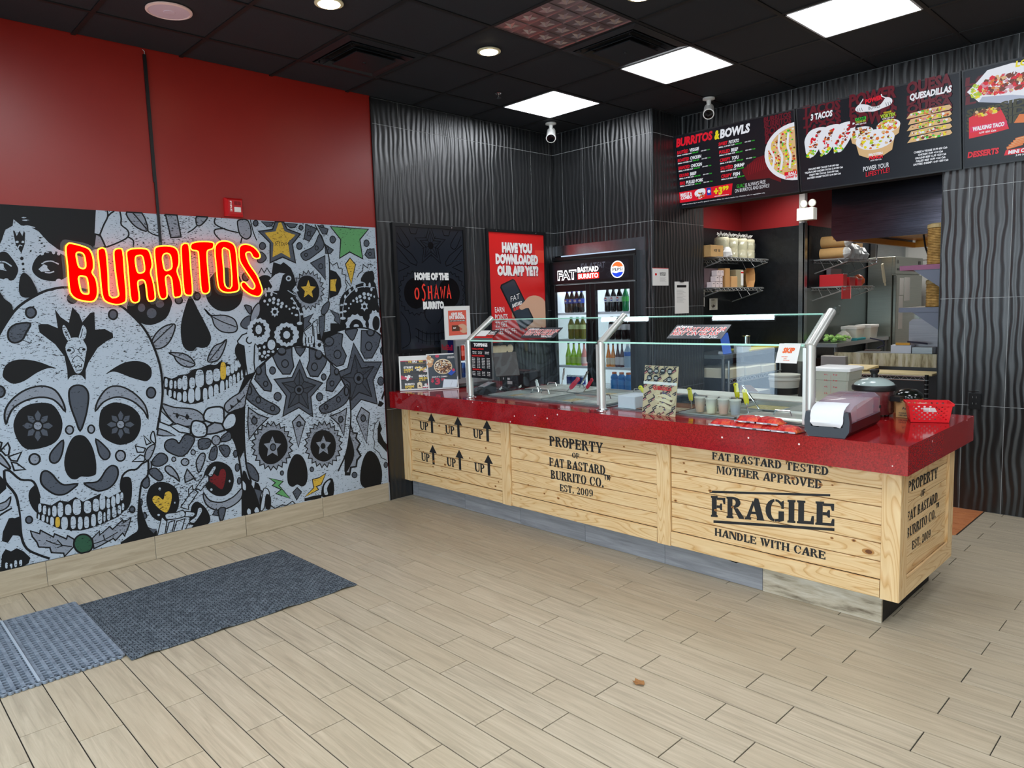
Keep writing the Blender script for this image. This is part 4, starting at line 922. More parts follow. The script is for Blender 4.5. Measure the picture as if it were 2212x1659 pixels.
for c in cells[:300]:
    key = (round(c[2]-c[0], 3), round(c[3]-c[1], 3))
    if key not in pm:
        q = MB(); g = .0022; r = .0007; dx, dy = key
        q.loft([[(g, g, -.004), (dx-g, g, -.004), (dx-g, dy-g, -.004), (g, dy-g, -.004)], [(g, g, -r), (dx-g, g, -r), (dx-g, dy-g, -r), (g, dy-g, -r)],
                [(g+r, g+r, 0), (dx-g-r, g+r, 0), (dx-g-r, dy-g-r, 0), (g+r, dy-g-r, 0)]])
        o = q.build('floor_plank', PLANK, fl); pm[key] = o.data; o.location = (c[0], c[1], 0)
    else:
        o = D.objects.new('floor_plank', pm[key]); COL.objects.link(o); o.parent = fl; o.location = (c[0], c[1], 0)
q = MB()
for c in cells[300:]: q.box(c[0]+.0016, c[1]+.0016, -.004, c[2]-.0016, c[3]-.0016, -.0002)
o = q.build('floor_planks_rest', PLANK, fl); o['kind'] = 'stuff'
# terracotta tiles on the kitchen side, seen past the counter end
for i in range(4):
    for j in range(5):
        x0, y0 = 3.64-(i+1)*.2, 1.9+j*.14
        MB().box(x0+.003, y0+.003, -.004, x0+.197, y0+.137, .0005).build('quarry_tile', TERRA, fl)
MB().box(1.2, 1.0, -.004, 2.83, 7.2, 0).build('kitchen_floor_sheet', TERRA, fl)

# ceiling: grid of tiles
ce = struct(MB().box(0, -5.3, HC+.03, 7.5, YM, HC+.06).build('ceiling', BLKM))
skip = {(0, 0), (2, 0), (4, 0), (2, -2), (2, -1), (0, -3)}
q = MB()
for i in range(-1, 13): q.box(GX+i*S-.012, -5.3, HC, GX+i*S+.012, YM, HC+.03)
for j in range(-11, 4): q.box(0, GY+j*S-.012, HC+.0004, 7.5, GY+j*S+.012, HC+.03)
q.build('grid_bars', CGRID, ce)
tm = {}
for i in range(-1, 12):
    for j in range(-10, 3):
        if (i, j) in skip: continue
        x0, x1 = max(0, GX+i*S)+.013, GX+(i+1)*S-.013; y0, y1 = GY+j*S+.013, min(YM, GY+(j+1)*S)-.013
        if y1-y0 < .05: continue
        key = (round(x1-x0, 3), round(y1-y0, 3))
        if key not in tm:
            dx, dy = key; o = MB().box(0, 0, 0, dx, dy, .02).build('ceiling_tile', CTILE, ce); tm[key] = o.data
        else: o = D.objects.new('ceiling_tile', tm[key]); COL.objects.link(o); o.parent = ce
        o.location = (x0, y0, HC+.006)

# left wall, painted red above the mural
wleft = struct(MB().box(-.12, -5.3, 0, 0, YT0, HC+.06).build('wall_left', RED))
bb = struct(MB().box(0, -5.3, 0, .004, YT0, ZB).build('baseboard_left', GROUT))
y = -2.395-.6058*5
while y < YT0:
    a, b = max(-5.3, y), min(YT0, y+.6058); y += .6058
    if b-a > .03: MB().box(.002, a+.0015, .002, .011, b-.0015, ZB).build('baseboard_tile', BASET, bb)

def tiled(name, org, U, L, zs, us, holes=()):                     # wall of black tiles; org at z=0, U along
    U = Vector(U); N = U.cross(Z_)                                # N faces the room
    us = [0]+[u for u in us if 0 < u < L]+[L]; zs = [z for z in zs]
    o_ = Vector(org); base = MB()
    def slab(q, u0, u1, z0, z1, d0, d1):
        a = o_+U*u0; b = o_+U*u1
        q.quadbox([a+N*d0+Z_*z0, b+N*d0+Z_*z0, b+N*d1+Z_*z0, a+N*d1+Z_*z0, a+N*d0+Z_*z1, b+N*d0+Z_*z1, b+N*d1+Z_*z1, a+N*d1+Z_*z1])
    rects = []
    for i in range(len(us)-1):
        for j in range(len(zs)-1):
            r = [(us[i], us[i+1], zs[j], zs[j+1])]
            for h in holes:
                nr = []
                for a, b, c, d in r:
                    if b <= h[0] or a >= h[1] or d <= h[2] or c >= h[3]: nr.append((a, b, c, d)); continue
                    if a < h[0]: nr.append((a, h[0], c, d))
                    if b > h[1]: nr.append((h[1], b, c, d))
                    a2, b2 = max(a, h[0]), min(b, h[1])
                    if c < h[2]: nr.append((a2, b2, c, h[2]))
                    if d > h[3]: nr.append((a2, b2, h[3], d))
                r = nr
            rects += r
    for a, b, c, d in rects: slab(base, a, b, c, d, -.008, -.002)
    w_ = struct(base.build(name, GROUT))
    for a, b, c, d in rects:
        if b-a < .006 or d-c < .006: continue
        q = MB(); g = .0018; slab(q, a+g, b-g, c+g, d-g, -.002, 0); q.build('wall_tile', TILE, w_)
    return w_
ZS = [0, .757, 1.513, 2.275, 3.03, HC]
tiled('wall_left_tiled', (0.006, YT0, 0), (0, 1, 0), YF-YT0, ZS, [.258+.2545*k for k in range(9)])
struct(MB().box(-.12, YT0, 0, -.002, YF+.1, HC+.06).build('wall_left_core', BLKM))
struct(MB().box(0, YT0-.004, 0, .013, YT0+.003, HC).build('trim_1', BLK))
# cooler wall: opening for the beverage cooler
tiled('wall_back_cooler', (0, YF, 0), (1, 0, 0), XR, ZS, [.13, .39, .648, .905, 1.16], [(-1, 1.05, 0, 2.10)])
struct(MB().box(0, YF+.008, 2.10, XR-.01, YF+.12, HC+.06).box(1.05, YF+.008, 0, XR-.008, YF+.12, 2.10).build('wall_back_cooler_core', BLKM))
# return wall facing the menu bay
tiled('wall_return', (XR, YF, 0), (0, 1, 0), .828, ZS, [.12, .375, .63])
struct(MB().box(.95, YF+.12, 0, XR-.008, 2.966, HC+.06).build('wall_return_core', BLKM))
struct(MB().cyl((XR-.001, YF+.001, 0), (XR-.001, YF+.001, HC), .004, 6).build('trim_2', DSTEEL))
# menu wall: bulkhead over the pass and the pier to its right
tiled('wall_back_menu', (XR, YM, 0), (1, 0, 0), 6.3, ZS, [3.484-XR+.2545*k for k in range(-9, 16)], [(-1, XO-XR, 0, 2.41)])
struct(MB().box(XR, YM+.008, 2.41, 7.5, YM+.13, HC+.06).box(XO, YM+.008, 0, 7.5, YM+.13, 2.41).build('wall_back_menu_core', BLKM))
MB().box(XO-.004, YM-.002, 0, XO+.001, YM+.13, 2.41).build('trim_3', BLK)['kind'] = 'structure'

# room behind the camera: side wall, storefront with windows
struct(MB().box(7.5, -5.3, 0, 7.62, YM, HC+.06).build('wall_right', M_('grey_paint', '#b9b5ae', .7)))
q = MB(); q.box(.62, -5.42, 0, 7.62, -5.3, .35).box(-.12, -5.42, 0, 0, -5.3, 2.75).box(-.12, -5.42, 2.75, 7.62, -5.3, HC+.06)
for a, b in ((.62, 1.15), (4.65, 4.85), (7.2, 7.62)): q.box(a, -5.42, .35, b, -5.3, 2.75)
struct(q.build('wall_front', M_('storefront_grey', '#8d8a84', .6)))
f_ = struct(MB().box(0, -5.39, 0, .62, -5.33, .28).box(0, -5.39, 1.0, .62, -5.33, 1.12).box(0, -5.39, 2.65, .62, -5.33, 2.75).box(0, -5.39, .28, .03, -5.33, 2.65).box(.59, -5.39, .28, .62, -5.33, 2.65).build('door_1', DSTEEL))
MB().box(.03, -5.365, .28, .59, -5.358, 1.0).build('lower_pane', GLASS, f_); MB().box(.03, -5.365, 1.12, .59, -5.358, 2.65).build('upper_pane', GLASS, f_); MB().cyl((.55, -5.32, .95), (.55, -5.32, 1.3), .012, 8).build('handle', CHROME, f_)
for n_, a, b in (('window_1', 1.15, 4.65), ('window_2', 4.85, 7.2)):
    f_ = struct(MB().box(a, -5.39, .35, b, -5.33, .40).box(a, -5.39, 2.70, b, -5.33, 2.75).box(a, -5.39, .40, a+.05, -5.33, 2.70).box(b-.05, -5.39, .40, b, -5.33, 2.70).build(n_, DSTEEL))
    MB().box(a+.05, -5.365, .40, b-.05, -5.358, 2.70).build('pane', GLASS, f_)

# kitchen shell
struct(MB().box(.83, 2.966, 2.30, .95, 4.14, 2.78).build('wall_kitchen_left_upper', KRED))
struct(MB().box(.83, 2.966, 0, .95, 4.14, 2.30).build('wall_kitchen_left', KBLK))
struct(MB().box(.83, 4.14, 2.30, 1.60, 4.26, 2.78).build('wall_kitchen_back_upper', KRED))
struct(MB().box(.83, 4.14, 0, 1.60, 4.26, 2.30).build('wall_kitchen_back', KBLK))
struct(MB().box(1.50, 4.26, 2.30, 1.645, 6.0, 2.78).build('wall_kitchen_side_upper', KRED))
struct(MB().box(1.50, 4.26, 0, 1.645, 6.0, 2.30).build('wall_kitchen_side', KBLK))
struct(MB().box(1.595, 4.125, 0, 1.655, 4.145, 2.32).box(1.64, 4.125, 0, 1.658, 4.19, 2.32).build('trim_4', STEEL))
struct(MB().box(1.595, 4.128, 2.32, 1.652, 4.19, 2.78).build('trim_5', M_('off_white', '#c9c4c2', .6)))
struct(MB().box(1.50, 6.0, 0, 1.70, 6.05, 2.30).box(1.66, 5.93, 0, 1.72, 6.0, 2.30).box(1.5, 6.05, 0, 1.62, 7.4, 2.75).build('wall_kitchen_far_side', STEEL))
struct(MB().box(.8, 7.3, 0, 3.5, 7.4, 2.78).build('wall_kitchen_far', M_('kitchen_white_panel', '#d9dad6', .5)))
struct(MB().box(3.45, YM+.13, 0, 3.57, 7.4, 2.78).build('wall_kitchen_right', M_('kitchen_steel_panel', '#8e9092', .45, .6)))
kc = struct(MB().box(.83, YM+.13, 2.76, 3.5, 7.4, 2.80).build('ceiling_kitchen', M_('kitchen_ceiling_grey', '#55585a', .8)))
kl = tag(MB().box(1.10, 5.35, 2.745, 1.42, 5.95, 2.759).build('kitchen_light_panel', M_('kitchen_led', '#ffffff', .5, emit=9)), 'white square light panel in the dark kitchen ceiling', 'light')
area('kitchen_lamp', (2.0, 3.6, 2.72), (0, 0, 0), 1.2, .6, 24, (1, .98, .93))
area('kitchen_lamp', (2.0, 5.9, 2.72), (0, 0, 0), .6, .6, 22, (1, .98, .93))
# ------------------------------------------------------------------ ceiling fittings
LED = M_('led_panel_light', '#f3f8ff', .5, emit=16)
for i, j in ((2, -6), (4, -5), (6, -3), (4, -8), (6, -6), (8, -4), (8, -8), (10, -2), (8, 0), (10, -6), (2, -9)):      # the room's other panels, behind and above the camera
    x0, y0 = GX+i*S+.014, GY+j*S+.014; MB().box(x0, y0, HC+.001, x0+S-.028, y0+S-.028, HC+.0055).build('light_panel', LED, ce)
pf = M_('led_frame', '#c9cdd2', .4)
for n_, (i, j, lb) in enumerate([(0, 0, 'square white ceiling light panel nearest the tiled corner'), (2, 0, 'square white ceiling light panel between the other two'), (4, 0, 'largest square white light panel cut by the top of the photo')]):
    x0, y0 = GX+i*S+.014, GY+j*S+.014; x1, y1 = x0+S-.028, y0+S-.028
    t = thing('led_ceiling_panel', lb, 'ceiling light', (x0, y0, HC), 'square ceiling light panels')
    MB().box(x0, y0, HC-.001, x1, y0+.012, HC+.012).box(x0, y1-.012, HC-.001, x1, y1, HC+.012).box(x0, y0, HC-.001, x0+.012, y1, HC+.012).box(x1-.012, y0, HC-.001, x1, y1, HC+.012).build('frame', pf, t)
    MB().box(x0+.012, y0+.012, HC+.001, x1-.012, y1-.012, HC+.011).build('diffuser', LED, t)
POT = M_('pot_light', '#fff1c8', .5, emit=16)
for x, y, lb in [(1.33, -1.07, 'round recessed light nearer the red wall and pink speaker'), (1.331, .10, 'round recessed light in the middle of the ceiling'), (2.48, .17, 'round recessed light at the very top of the photo')]:
    t = thing('pot_light', lb, 'ceiling light', (x, y, HC), 'round recessed ceiling lights')
    MB().lathe((x, y, HC), [(.078, 0), (.078, -.006), (.06, -.009), (.06, .0)], 24).build('trim_ring', M_('cream_ring', '#d8cfae', .5), t, True)
    MB().lathe((x, y, HC), [(.060, -.0085), (.056, -.012), (.03, -.013)], 24).build('lens', POT, t, True)
t = thing('ceiling_speaker', 'round pink-white ceiling speaker above the red wall', 'speaker', (.695, -1.683, HC))
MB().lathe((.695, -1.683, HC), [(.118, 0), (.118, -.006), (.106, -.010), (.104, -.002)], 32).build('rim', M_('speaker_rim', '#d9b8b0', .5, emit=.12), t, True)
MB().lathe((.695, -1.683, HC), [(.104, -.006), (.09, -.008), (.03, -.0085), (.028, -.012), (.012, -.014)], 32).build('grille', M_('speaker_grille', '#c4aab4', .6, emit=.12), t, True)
# pressed tin tile with stars
TIN = M_('pressed_tin', '#b5a6a4', .3, 1)
x0, y0 = GX+2*S+.013, GY-2*S+.013; x1, y1 = x0+S-.026, y0+S-.026
t = thing('tin_ceiling_tile', 'shiny pressed tin ceiling panel with raised stars in squares', 'ceiling tile', (x0, y0, HC))
for ii in range(1):
    MB().box(x0, y0, HC+.006, x1, y1, HC+.010).build('panel', TIN, t)
    n = 4; c_ = (x1-x0)/n
    for a in range(n):
        for b in range(n):
            cx, cy = x0+(a+.5)*c_, y0+(b+.5)*c_; q = MB(); k = len(q.v); q.v.append((cx, cy, HC-.012))
            for p in range(10):
                r = .055 if p % 2 == 0 else .021; q.v.append((cx+r*math.sin(p*PI/5), cy-r*math.cos(p*PI/5), HC+.0058))
            for p in range(10): q.f.append((0, 1+(p+1) % 10, 1+p)); q.m.append(0)
            q.build('star', TIN, t)
    q = MB()
    for a in range(n+1):
        q.box(x0+a*c_-.003, y0, HC+.001, x0+a*c_+.003, y1, HC+.006); q.box(x0, y0+a*c_-.003, HC+.001, x1, y0+a*c_+.003, HC+.006)
    q.build('ridge', TIN, t)
def vent(x0, y0, lb):
    DV = M_('vent_black', '#1b2024', .45); t = thing('ceiling_vent', lb, 'vent', (x0, y0, HC), 'square black ceiling vents'); s_ = S-.02
    x0 += .01; y0 += .01; cx, cy = x0+s_/2, y0+s_/2
    for name, r0, r1, z0, z1 in (('frame', s_/2, s_/2-.05, HC-.004, HC-.012), ('louvre', s_/2-.06, s_/2-.11, HC-.018, HC+.01), ('louvre', s_/2-.10, s_/2-.13, HC-.030, HC-.006)):
        q = MB(); ring = lambda r, z: [(cx-r, cy-r, z), (cx+r, cy-r, z), (cx+r, cy+r, z), (cx-r, cy+r, z)]
        q.loft([ring(r0, z0), ring(r1, z1), ring(r1, z1+.004), ring(r0, z0+.004), ring(r0, z0)], cap=False); q.build(name, DV, t)
    MB().box(cx-.15, cy-.15, HC-.032, cx+.15, cy+.15, HC-.026).build('centre_plate', DV, t)
    MB().lathe((cx, cy, HC-.032), [(.012, 0), (.012, -.004), (.005, -.006)], 12).build('screw', DSTEEL, t)
    for a in (-1, 1): MB().box(cx+a*.2-.004, cy-.22, HC-.026, cx+a*.2+.004, cy-.212, HC).build('hanger', DSTEEL, t)
    MB().box(x0, y0, HC+.012, x0+s_, y0+s_, HC+.02).build('backing', BLKM, t)
vent(GX+2*S, GY-2*S+S, 'black square ceiling vent beside the shiny tin panel'); vent(GX, GY-3*S, 'darker black ceiling vent near the red wall')
t = thing('sprinkler', 'small silver fire sprinkler head left of the light panel', 'sprinkler', (.689, .786, HC))
MB().lathe((.689, .786, HC), [(.03, 0), (.02, -.008), (.008, -.01), (.008, -.03), (.022, -.032), (.022, -.035)], 12).build('head', CHROME, t, True)
def seccam(x, y, tilt, lb, aim):
    t = thing('security_camera', lb, 'camera', (x, y, HC), 'white security cameras under the ceiling'); W_ = M_('camera_white', '#dcdcd8', .35)
    MB().lathe((x, y, HC), [(.05, 0), (.05, -.012), (.02, -.02), (.016, -.06)], 20).build('mount', W_, t, True)
    a = Vector(aim).normalized(); c = Vector((x, y, HC-.10))
    MB().lathe(c-a*.06, [(.022, 0), (.040, .01), (.043, .09), (.046, .13), (.040, .131)], 18, a).build('housing', W_, t, True)
    MB().lathe(c+a*.066, [(.040, 0), (.038, .006), (.02, .008)], 18, a).build('lens', M_('camera_lens', '#08090c', .08), t, True)
    MB().cyl((x, y, HC-.05), c, .016, 10).build('arm', W_, t)
seccam(.316, 1.791, 0, 'white security camera hanging in the tiled corner', (.45, -.55, -.65))
seccam(1.662, 2.263, 0, 'white security camera above the left menu screen', (.35, -.65, -.55))

# ------------------------------------------------------------------ mural and what hangs on the left wall
MK = print_mat('mural_black', '#101215'); MW = print_mat('mural_white', '#aebbc8', 1); MG = print_mat('mural_dark_grey', '#4c535e', .8)
ML = print_mat('mural_light_grey', '#868e9a', .9); MY = print_mat('mural_yellow', '#c9a63c', .5); MN = print_mat('mural_green', '#5d9a62', .6)
MD = print_mat('mural_charcoal', '#3a4049', .4); MR = print_mat('mural_red', '#6d1a20', .2); MV = print_mat('mural_dark_green', '#2c5540', .4)
mm = {'K': MK, 'W': MW, 'G': MG, 'L': ML, 'Y': MY, 'N': MN, 'D': MD, 'R': MR, 'V': MV}
mu = thing('mural', 'large black and white sugar skull mural covering the lower left wall', 'mural', (0, -2.4, ZB))
MB().box(.0, -5.25, ZB+.001, .004, YT0-.012, ZM).build('panel', MW, mu)
sh = Sheet((0, 0, 0), (0, 1, 0), (0, 0, 1), step=1.0e-5, start=.0046)
def clipz(P):
    def cut(P, f):
        out = []
        for i in range(len(P)):
            a, b = P[i-1], P[i]; fa, fb = f(a), f(b)
            if (fa >= 0) != (fb >= 0): t = fa/(fa-fb); out.append((a[0]+(b[0]-a[0])*t, a[1]+(b[1]-a[1])*t))
            if fb >= 0: out.append(b)
        return out
    for f in (lambda p: ZM-p[1], lambda p: p[1]-ZB, lambda p: YT0-.012-p[0]):
        P = cut(P, f) if P else P
    return P
for ln in MURAL.strip().splitlines():
    h, *r = ln.split(); r = [int(v) for v in r]; P = []; ya = za = 0          # wall coordinates in mm: first point, then steps
    for dy, dz in zip(r[::2], r[1::2]): ya += dy; za += dz; P.append((ya/1000, za/1000))
    m, mode, w_ = mm[h[0]], h[1], (float(h[2:])/1000 if len(h) > 2 else .009)
    if mode in 'psoq':
        Q = catmull(P, True, 3) if mode in 'sq' else P
        C_ = clipz(Q)
        if len(C_) > 2: sh.poly(m, C_)
        if mode in 'oq' and len(C_) > 2: sh.stroke(MK, C_, w_, closed=True)
    else:
        Q = catmull(P, False, 3) if mode == 'm' else P
        Q = [(min(a, YT0-.012), min(max(b, ZB), ZM)) for a, b in Q]; sh.stroke(m, Q, w_)
sh.build('print', mu)

NRED = M_('neon_red_face', (1, .0, .0), .6, emit=1.3, spec=0); NTUBE = M_('neon_warm_tube', (1, .40, .03), .5, emit=3.6, spec=0)
ns = thing('neon_sign', 'glowing red and yellow neon sign spelling BURRITOS on the mural', 'neon sign', (0, -1.53, 1.7))
for ln in NEON.strip().splitlines():
    l, *rs = ln.split('|'); R_ = [[tuple(float(v)/1000 for v in p.split(',')) for p in r.split()] for r in rs]
    R_ = [catmull(r, True, 3) for r in R_]; N0 = .045
    cy = sum(p[0] for p in R_[0])/len(R_[0]); cz = sum(p[1] for p in R_[0])/len(R_[0])
    ex = [(cy+(p[0]-cy)*1.14+(.012 if p[0] > cy else -.012), cz+(p[1]-cz)*1.06+(.012 if p[1] > cz else -.012)) for p in R_[0]]
    MB().prism(ex, (.030, 0, 0), Y_, Z_, .004).build('clear_backing', FILM, ns)
    tri = tessellate_polygon([[Vector((p[0], p[1], 0)) for p in r] for r in R_]); fl_ = [p for r in R_ for p in r]
    q = MB(); n = len(fl_); q.v = [(N0, p[0], p[1]) for p in fl_]+[(N0-.011, p[0], p[1]) for p in fl_]
    def up(a, b, c): return (a, b, c) if (fl_[b][0]-fl_[a][0])*(fl_[c][1]-fl_[a][1])-(fl_[b][1]-fl_[a][1])*(fl_[c][0]-fl_[a][0]) > 0 else (a, c, b)
    for a, b, c in tri: u = up(a, b, c); q.f.append(u); q.f.append((n+u[2], n+u[1], n+u[0])); q.m += [0, 0]
    le = q.build('letter_'+l.lower() if False else 'letter', NRED, ns)
    for r in R_: MB().tube([(N0+.004, p[0], p[1]) for p in r], .0042, 6, True).build('tube', NTUBE, le, True)
for y, z in ((-2.1, 1.99), (-2.12, 1.75), (-1.0, 2.0), (-1.0, 1.73), (-1.55, 1.98)): MB().cyl((.0052, y, z), (.034, y, z), .006, 8).build('standoff', CHROME, ns)
t = thing('cable_raceway', 'thin black cable raceway running up the red wall to the ceiling', 'cable cover', (0, -1.6, 2.0))
MB().box(.0005, -1.611, 2.42, .014, -1.592, HC-.03).build('cover_upper', BLK, t); MB().box(.005, -1.607, 2.0, .016, -1.592, 2.42).build('cover_lower', BLK, t)
MB().tube([(.008, -1.60, HC-.03), (.01, -1.60, HC-.012), (.016, -1.612, HC-.004)], .0022, 6).build('wire', M_('wire_grey', '#a9a9a9', .5), t)
t = thing('fire_alarm', 'red wall fire alarm horn strobe above the mural edge', 'fire alarm', (0, -1.108, 2.24)); FR = M_('alarm_red', '#c01418', .3)
MB().loft([[(.0, -1.17, 2.235), (.0, -1.046, 2.235), (.0, -1.046, 2.358), (.0, -1.17, 2.358)], [(.022, -1.17, 2.235), (.022, -1.046, 2.235), (.022, -1.046, 2.358), (.022, -1.17, 2.358)], [(.045, -1.155, 2.25), (.045, -1.061, 2.25), (.045, -1.061, 2.343), (.045, -1.155, 2.343)]]).build('body', FR, t)
MB().box(.045, -1.118, 2.262, .055, -1.075, 2.295).build('strobe_lens', M_('clear_lens', '#d8cfc8', .1), t)
q = MB()
for i in range(6): q.box(.045, -1.115+i*.008, 2.31, .047, -1.111+i*.008, 2.335)
q.build('grille', M_('dark_red', '#6d0c10', .6), t)
s_ = Sheet((.0452, -1.139, 2.335), (0, 0, -1), (0, 1, 0)); s_.text(M_('alarm_white', '#f0e6e0', .5), 'FIRE', .0, -.004, .07, .011); s_.build('lettering', t)

# ------------------------------------------------------------------ posters on the tiled wall
PW = M_('print_white', '#f0efec', .5); PBK = M_('print_black', '#0b0c10', .35); PRD = M_('print_red', '#d8201e', .35); PDK = M_('poster_slate', '#23272f', .16); PLN = M_('poster_line', '#0b0c10', .2); POR = M_('print_coral_red', '#ee3b2c', .4)
def frame(t, y0, y1, z0, z1, w_, x=.006, d=.022, m=BLK):
    for nm, a in (('frame_rail', (y0, z1-w_, y1, z1)), ('frame_rail', (y0, z0, y1, z0+w_)), ('frame_stile', (y0, z0+w_, y0+w_, z1-w_)), ('frame_stile', (y1-w_, z0+w_, y1, z1-w_))):
        MB().box(x, a[0], a[1], x+d, a[2], a[3]).build(nm, m, t)
t = thing('dark_skull_poster', 'framed dark poster reading HOME OF THE OSHAWA BURRITO on the tiled wall', 'poster', (.006, .56, 1.21))
frame(t, .183, .957, 1.208, 2.272, .028)
p = MB().box(.006, .211, 1.236, .018, .929, 2.244).build('sheet', PDK, t)
s_ = Sheet((.018, 0, 0), (0, 1, 0), (0, 0, 1), step=3e-5)
def star(m, u, v, R0, f=.45, w_=.006, rot=0, fill=None):
    P = [(u+(R0 if j % 2 == 0 else R0*f)*math.sin(j*PI/5+rot), v+(R0*1.08 if j % 2 == 0 else R0*f)*math.cos(j*PI/5+rot)) for j in range(10)]
    if fill: s_.poly(fill, P)
    s_.stroke(m, P, w_, closed=True)
star(PLN, .57, 2.10, .17); star(PLN, .57, 2.10, .115)
for j in range(10): s_.stroke(PLN, [(.57, 2.10), (.57+.10*math.sin(j*PI/5), 2.10+.10*math.cos(j*PI/5))], .003)
s_.ell(PLN, .57, 2.10, .03)
for sg_ in (-1, 1):
    f = lambda P: [(.57+sg_*a, b) for a, b in P]
    s_.stroke(PLN, f([(.13, 2.235), (.15, 2.19), (.20, 2.19), (.22, 2.235)]), .006)
    s_.stroke(PLN, f([(.31, 2.235), (.22, 2.12), (.24, 2.08), (.28, 2.09), (.34, 2.19)]), .006, smooth=True)
    s_.stroke(PLN, f([(.35, 2.08), (.22, 1.95), (.16, 1.93), (.15, 1.96), (.20, 2.02), (.35, 2.12)]), .006)
    s_.stroke(PLN, f([(.34, 1.88), (.23, 1.92), (.33, 1.96)]), .006)
    n = 22; s_.stroke(PLN, [(.57+sg_*.18+(.155 if j % 2 else .178)*math.cos(j*PI/n), 1.70+(.165 if j % 2 else .185)*math.sin(j*PI/n)) for j in range(2*n)], .005, closed=True)
    s_.ell(PLN, .57+sg_*.18, 1.70, .12, .13)
    s_.stroke(PLN, f([(.04, 1.44), (.09, 1.50), (.08, 1.58), (0, 1.63)]), .008, smooth=True)
    s_.stroke(PLN, f([(.34, 1.55), (.27, 1.45), (.26, 1.30), (.34, 1.25)]), .006, smooth=True)
for j in range(9):
    s_.stroke(PLN, [(.40+j*.042, 1.40-.03*math.sin(j/8*PI)), (.395+j*.042, 1.29-.03*math.sin(j/8*PI))], .005)
s_.stroke(PLN, [(.37, 1.41), (.48, 1.36), (.66, 1.36), (.77, 1.41)], .005, smooth=True); s_.stroke(PLN, [(.37, 1.34), (.48, 1.29), (.66, 1.29), (.77, 1.34)], .005, smooth=True)
s_.text(PW, 'HOME OF THE', .385, 1.815, .365, .052, bold=.08); s_.text(PW, 'BURRITO', .46, 1.57, .225, .055, bold=.08)
HS = {'o': [(.25, .75), (.05, .5), (.12, .1), (.4, 0), (.6, .3), (.5, .68), (.25, .75)], 'S': [(.6, .92), (.4, 1.02), (.2, .8), (.5, .45), (.5, .05), (.25, -.15), (.1, 0)], 'H': [(.1, .9), (.12, -.05), None, (.1, .45), (.55, .45), None, (.55, .95), (.6, -.1)],
      'A': [(.05, 0), (.35, .98), (.65, -.05), None, (.15, .35), (.55, .33)], 'W': [(.05, .85), (.15, .05), (.35, .6), (.5, .02), (.75, .9)]}
def hand(sheet, m, word, u, v, w_, h, lw, G=HS):
    n = len(word)
    for i, ch in enumerate(word):
        seg = []
        for p in G[ch]+[None]:
            if p is None:
                if len(seg) > 1: sheet.stroke(m, seg, lw, smooth=ch in 'oSeECcOSs')
                seg = []
            else: seg.append((u+(i+p[0])*w_/n, v+p[1]*h))
hand(s_, POR, 'oSHAWA', .38, 1.655, .41, .115, .013)
s_.build('print', p)
for y, z in ((.35, 2.258), (.80, 2.258), (.41, 1.222)): MB().lathe((.028, y, z), [(.006, 0), (.004, .003)], 8, (1, 0, 0)).build('screw', CHROME, t)

t = thing('app_poster', 'framed red poster with a hand holding a phone about downloading an app', 'poster', (.006, 1.59, 1.2))
frame(t, 1.205, 1.99, 1.21, 2.275, .026)
p = MB().box(.006, 1.231, 1.236, .018, 1.964, 2.249).build('sheet', PRD, t)
s_ = Sheet((.018, 0, 0), (0, 1, 0), (0, 0, 1)); DR = M_('poster_dark_red', '#a01420', .4); SK = M_('print_skin', '#d9a98a', .5); SK2 = M_('print_skin_shade', '#b98468', .5); PHN = M_('print_phone', '#2b3540', .3)
s_.rect(M_('poster_orange_red', '#e8402c', .35), 1.84, 1.98, 1.964, 2.10)
for i, (tx, a, b) in enumerate([('HAVE YOU', 1.40, 1.80), ('DOWNLOADED', 1.315, 1.88), ('OUR APP YET?', 1.33, 1.88)]):
    z = 2.075-i*.107; s_.text(DR, tx, a+.006, z-.006, b-a, .078, bold=.11); s_.text(PW, tx, a, z, b-a, .078, bold=.085)
s_.poly(SK2, [(1.50, 1.47), (1.53, 1.46), (1.58, 1.52), (1.56, 1.56), (1.51, 1.53)], True); s_.poly(SK2, [(1.57, 1.42), (1.61, 1.39), (1.66, 1.44), (1.60, 1.47)], True)
s_.poly(SK, [(1.70, 1.34), (1.76, 1.32), (1.964, 1.36), (1.964, 1.56), (1.86, 1.63), (1.74, 1.64), (1.66, 1.56), (1.70, 1.45)], True)
s_.poly(PBK, [(1.36, 1.74), (1.37, 1.77), (1.53, 1.825), (1.56, 1.81), (1.79, 1.45), (1.785, 1.41), (1.64, 1.33), (1.61, 1.34)])
s_.poly(PHN, [(1.38, 1.745), (1.385, 1.76), (1.53, 1.81), (1.55, 1.80), (1.77, 1.45), (1.765, 1.42), (1.64, 1.35), (1.62, 1.36)])
s_.text(PBK, 'FAT', 1.485, 1.60, .135, .065, bold=.05, rise=.035); s_.text(PW, 'FAT', 1.49, 1.606, .12, .052, bold=.0, rise=.033)
s_.text(PW, 'BASTARD', 1.51, 1.555, .13, .032, bold=.05, rise=.03); s_.text(POR, 'BURRITO', 1.525, 1.52, .12, .03, bold=.05, rise=.03)
s_.poly(SK, [(1.60, 1.56), (1.66, 1.60), (1.74, 1.655), (1.86, 1.66), (1.964, 1.60), (1.964, 1.46), (1.84, 1.44), (1.78, 1.53), (1.70, 1.545), (1.63, 1.53)], True)
for i, (tx, wd) in enumerate([('EARN', .12), ('POINTS', .16), ('TO GET', .15), ('FREE STUFF!', .27)]): s_.text(PW, tx, 1.285, 1.515-i*.068, wd, .05, shear=-.06, bold=.01)
for i in range(7):
    a = 1.35+i*.09; s_.poly(DR, [(a, 1.36), (a+.03, 1.35), (min(1.96, a+.22), 1.238), (min(1.95, a+.12), 1.238)])
s_.build('print', p)
